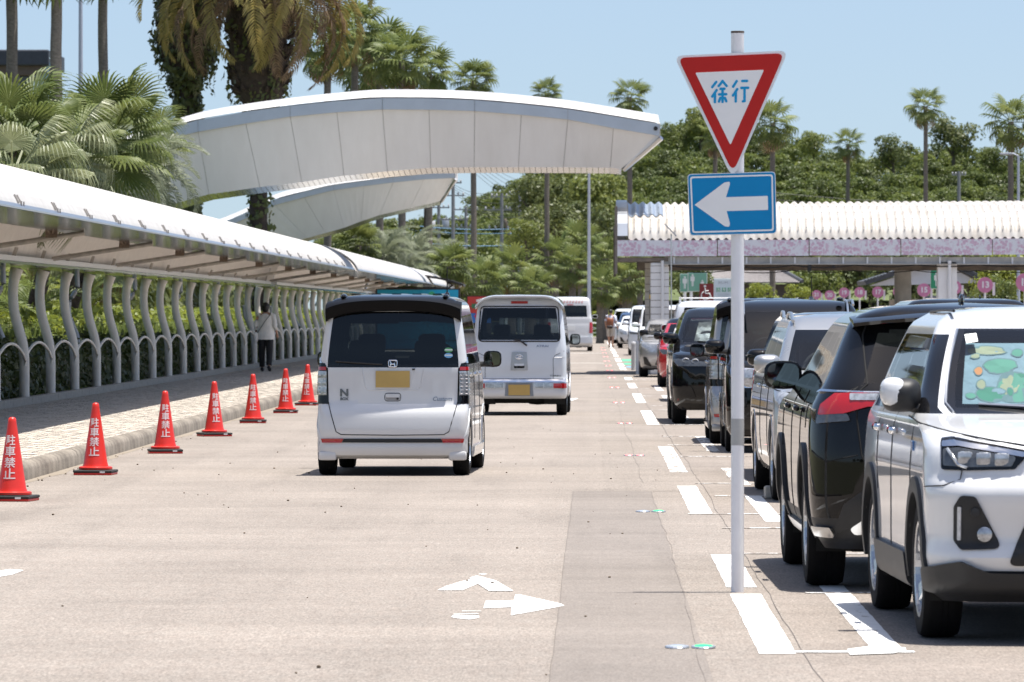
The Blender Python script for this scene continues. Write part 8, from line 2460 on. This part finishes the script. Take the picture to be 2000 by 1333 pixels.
# ---------------------------------------------------------------- people
m_skin = mat('skin', (.42, .24, .165), .55, var=.1); m_hair = mat('black_hair', (.010, .009, .009), .5, var=.3, scale=20)
m_shirt = mat('white_linen_shirt', (.88, .86, .82), .8, var=.12, scale=10, bump=.3, bscale=7); m_trous = mat('black_trousers', (.015, .015, .017), .8, var=.2)
m_tee = mat('pale_blue_shirt', (.62, .66, .76), .8, var=.1, scale=8); m_short = mat('beige_shorts', (.50, .46, .40), .8, var=.12); m_pack = mat('tan_leather_pack', (.26, .085, .035), .5, var=.2, scale=9)
m_shoe = mat('dark_shoe', (.02, .02, .022), .6)
def ring_loft(secs, n=14, cap=True, mb=None):
    """secs: (centre, half-width, half-depth, turn)"""
    mb = mb or MB(); rings = []
    for c, a, b in secs:
        c = Vector(c)
        rings.append([c + Vector((a * math.cos(2 * math.pi * k / n), b * math.sin(2 * math.pi * k / n), 0)) for k in range(n)])
    return mb.loft(rings, cap=cap)
def skin_body(name, verts, edges, m, parent, sub=1):
    me = bpy.data.meshes.new(name); me.from_pydata([v[0] for v in verts], edges, [])
    o = link(name, me); sk = o.modifiers.new('s', 'SKIN'); sk.use_smooth_shade = True
    for i, v in enumerate(verts):
        me.skin_vertices[0].data[i].radius = (v[1], v[2] if len(v) > 2 else v[1])
        me.skin_vertices[0].data[i].use_root = (i == 0)
    o.modifiers.new('ss', 'SUBSURF').levels = sub
    bpy.context.view_layer.update()
    ev = bpy.data.meshes.new_from_object(o.evaluated_get(bpy.context.evaluated_depsgraph_get()))
    bpy.data.objects.remove(o)
    ev.name = name; ev.materials.clear(); ev.materials.append(m)
    ev.polygons.foreach_set('use_smooth', [True] * len(ev.polygons))
    return link(name, ev, parent)
def hand(root_pt, d, side, size, m, parent, name='hand'):
    """palm and five curled fingers"""
    d = Vector(d).normalized(); s_ = Vector((0, 1, 0)) if abs(d.y) < .8 else Vector((0, 0, 1)); w = (s_ - d * s_.dot(d)).normalized(); nrm = d.cross(w) * side
    mb = MB(); p = Vector(root_pt)
    mb.tube([p, p + d * size * .22, p + d * size * .5], [size * .15, size * .22, size * .21], 8)
    for k, ln in enumerate((.42, .50, .46, .36)):
        b = p + d * size * .47 + w * size * (.16 - .105 * k)
        mb.tube([b, b + d * size * ln * .5, b + d * size * ln * .85 + nrm * size * .10, b + d * size * ln * .95 + nrm * size * .2], [size * .055, size * .052, size * .047, size * .03], 6)
    b = p + d * size * .15 + w * size * .18
    mb.tube([b, b + d * size * .2 + w * size * .12 + nrm * size * .05, b + d * size * .38 + w * size * .13 + nrm * size * .12], [size * .07, size * .06, size * .04], 6)
    mk(name, mb, m, parent, smooth=60)
def person(label, X, Y, z0, hgt, top_m, bot_m, stride, hair_l, shorts=False, turn=0.0, long_shirt=False, arm_bend=(.1, .1)):
    t = thing('person', label, 'person', (X, Y, z0), turn)
    k = hgt / 1.7
    sc = lambda p: (p[0] * k, p[1] * k, p[2] * k)
    fL, fR = stride
    # body as one skin surface: pelvis outwards
    V = [((0, 0, .93), .14, .11), ((0, 0, 1.12), .135, .10), ((0, .01, 1.30), .165, .11), ((0, .0, 1.43), .10, .08), ((0, -.005, 1.50), .055, .055), ((0, .01, 1.585), .075, .09), ((0, .015, 1.65), .07, .085),
         ((-.095, 0, .86), .095, .09), ((-.10, fL * .45, .50), .062, .065), ((-.10, fL, .10 + .04 * (fL < 0)), .038, .042), ((-.11, fL + .13, .035), .035, .03),
         ((.095, 0, .86), .095, .09), ((.10, fR * .45 + .02, .50), .062, .065), ((.10, fR, .10 + .04 * (fR < 0)), .038, .042), ((.11, fR + .13, .035), .035, .03),
         ((-.19, 0, 1.40), .055, .055), ((-.245, -.02 - arm_bend[0] * .3, 1.14), .042, .042), ((-.24, .03 + arm_bend[0], .93), .03, .03),
         ((.19, 0, 1.40), .055, .055), ((.25, -.02 - arm_bend[1] * .3, 1.14), .042, .042), ((.27, .03 + arm_bend[1], .93), .03, .03)]
    V = [(sc(v[0]), v[1] * k, v[2] * k) for v in V]
    E = [(0, 1), (1, 2), (2, 3), (3, 4), (4, 5), (5, 6), (0, 7), (7, 8), (8, 9), (9, 10), (0, 11), (11, 12), (12, 13), (13, 14), (3, 15), (15, 16), (16, 17), (3, 18), (18, 19), (19, 20)]
    skin_body('body', V, E, m_skin, t, 2)
    hand(V[17][0], Vector(V[17][0]) - Vector(V[16][0]), 1, .17 * k, m_skin, t); hand(V[20][0], Vector(V[20][0]) - Vector(V[19][0]), -1, .17 * k, m_skin, t)
    # face and ears (looking along +y)
    f = MB(); hz = 1.60 * k
    f.tube([(0, .085 * k, hz), (0, .118 * k, hz - .025 * k), (0, .09 * k, hz - .035 * k)], [.008, .016, .006], 6)
    for sg in (-1, 1): f.blob((sg * .078 * k, .01 * k, hz - .01), (.012, .022, .032), 8, 6)
    mk('ear_and_nose', f, m_skin, t, smooth=60)
    e = MB()
    for sg in (-1, 1): e.blob((sg * .032 * k, .092 * k, hz + .01 * k), (.011, .006, .007), 8, 5)
    e.box((0, .096 * k, hz - .062 * k), (.045, .006, .008)); mk('eyes_and_mouth', e, m_hair, t)
    h = MB(); c = Vector((0, -.012 * k, 1.635 * k))
    h.blob(c, (.104 * k, .116 * k, .108 * k) if hair_l else (.092 * k, .108 * k, .098 * k), 16, 10)
    if hair_l: h.blob(c + Vector((0, -.03 * k, -.07 * k)), (.088 * k, .075 * k, .085 * k), 14, 8)
    mk('hair', h, m_hair, t, smooth=60)
    # shirt
    S_ = [((0, 0, .80 if long_shirt else .90), .225 if long_shirt else .165, .15), ((0, 0, .95), .22 if long_shirt else .178, .145), ((0, 0, 1.10), .205 if long_shirt else .165, .135), ((0, 0, 1.28), .205 if long_shirt else .182, .135), ((0, 0, 1.40), .18, .11), ((0, 0, 1.455), .095, .08)]
    sm_ = ring_loft([(sc(c), a * k, b * k) for c, a, b in S_], 18)
    for sg, el, bi in ((-1, 16, 15), (1, 19, 18)):
        a, b = Vector(V[bi][0]), Vector(V[el][0]); wv = Vector(V[el + 1][0])
        end = b.lerp(wv, .35) if long_shirt else a.lerp(b, .75)
        path = [a + Vector((-sg * .06 * k, 0, .02 * k)), a, a.lerp(b, .5), b] + ([end] if long_shirt else []) if long_shirt else [a + Vector((-sg * .06 * k, 0, .02 * k)), a, a.lerp(b, .5), end]
        sm_.tube(path, [.07 * k, .072 * k, .066 * k] + [.060 * k] * (len(path) - 3), 10)
    mk('shirt', sm_, top_m, t, smooth=60)
    tr = MB()
    ring_loft([(sc((0, 0, .78)), .150 * k, .115 * k), (sc((0, 0, .93)), .160 * k, .125 * k), (sc((0, 0, 1.0)), .15 * k, .118 * k)], 16, mb=tr)
    for hp, kn, an in ((7, 8, 9), (11, 12, 13)):
        a, b, c2 = Vector(V[hp][0]), Vector(V[kn][0]), Vector(V[an][0])
        if shorts: tr.tube([a + Vector((0, 0, .08 * k)), a, a.lerp(b, .55), a.lerp(b, .95)], [.10 * k, .108 * k, .10 * k, .098 * k], 12)
        else: tr.tube([a + Vector((0, 0, .08 * k)), a, a.lerp(b, .5), b, b.lerp(c2, .5), c2.lerp(b, .05)], [.10 * k, .108 * k, .098 * k, .086 * k, .076 * k, .07 * k], 12)
    mk('shorts' if shorts else 'trousers', tr, bot_m, t, smooth=60)
    for an, toe in ((9, 10), (13, 14)):
        a, b = Vector(V[an][0]), Vector(V[toe][0])
        mk('shoe', MB().tube([a + Vector((0, -.07 * k, -.045 * k)), a + Vector((0, 0, -.04 * k)), b + Vector((0, -.03, .0)), b + Vector((0, .03 * k, -.006))], [.038 * k, .05 * k, .045 * k, .026 * k], 10), m_shoe if not shorts else mat('sandal', (.32, .2, .13), .6), t, smooth=60)
    return t, V, k
t, V, k = person('person in loose white shirt and black trousers walking away on the sidewalk', -8.06, 132.4, SWZ, 1.66, m_shirt, m_trous, (.10, -.12), True, long_shirt=True, arm_bend=(.05, .12), turn=rad(-4))
mb = MB(); mb.tube([(.13, -.115, 1.40), (.02, -.142, 1.25), (-.10, -.14, 1.08), (-.20, -.07, .93)], .010, 6).tube([(.13, -.10, 1.40), (.12, 0, 1.45), (.10, .09, 1.40)], .010, 6); mk('bag_strap', mb, mat('grey_strap', (.18, .19, .18), .7), t)
bagt = thing('shoulder_bag', 'small white bag hanging at the walking person\'s hip', 'bag', (-8.06 - .235, 132.4 - .02, SWZ + .84))
mk('pouch', MB().box((0, 0, 0), (.09, .20, .24), bev=.03), m_swhite, bagt, smooth=50)
mk('flap', MB().box((-.02, -.0, .07), (.085, .205, .10), bev=.02), m_shirt, bagt, smooth=50)
t, V, k = person('person in pale shirt and beige shorts walking away between the parked cars', .835, 250, 0, 1.75, m_tee, m_short, (.12, -.10), False, shorts=True, turn=rad(-14), arm_bend=(.08, .1))
t['label'] = 'person in pale shirt and beige shorts with a tan backpack walking away'
bp_ = thing('backpack', 'tan leather backpack worn by the person in beige shorts', 'backpack', (.835 - .035, 250 - .20, 1.02), rad(-14))
mk('pack', MB().box((0, 0, .14), (.30, .16, .42), bev=.06), m_pack, bp_, smooth=50)
mk('lower_pocket', MB().box((.0, -.06, -.06), (.28, .14, .16), bev=.05), mat('dark_leather', (.03, .02, .018), .6), bp_, smooth=50)
mk('strap', MB().tube([(-.11, .05, .34), (-.12, .16, .44), (-.11, .30, .36)], .022, 6).tube([(.11, .05, .34), (.12, .16, .44), (.11, .30, .36)], .022, 6).tube([(-.11, .06, .33), (.02, -.02, .30)], .02, 6), m_pack, bp_)
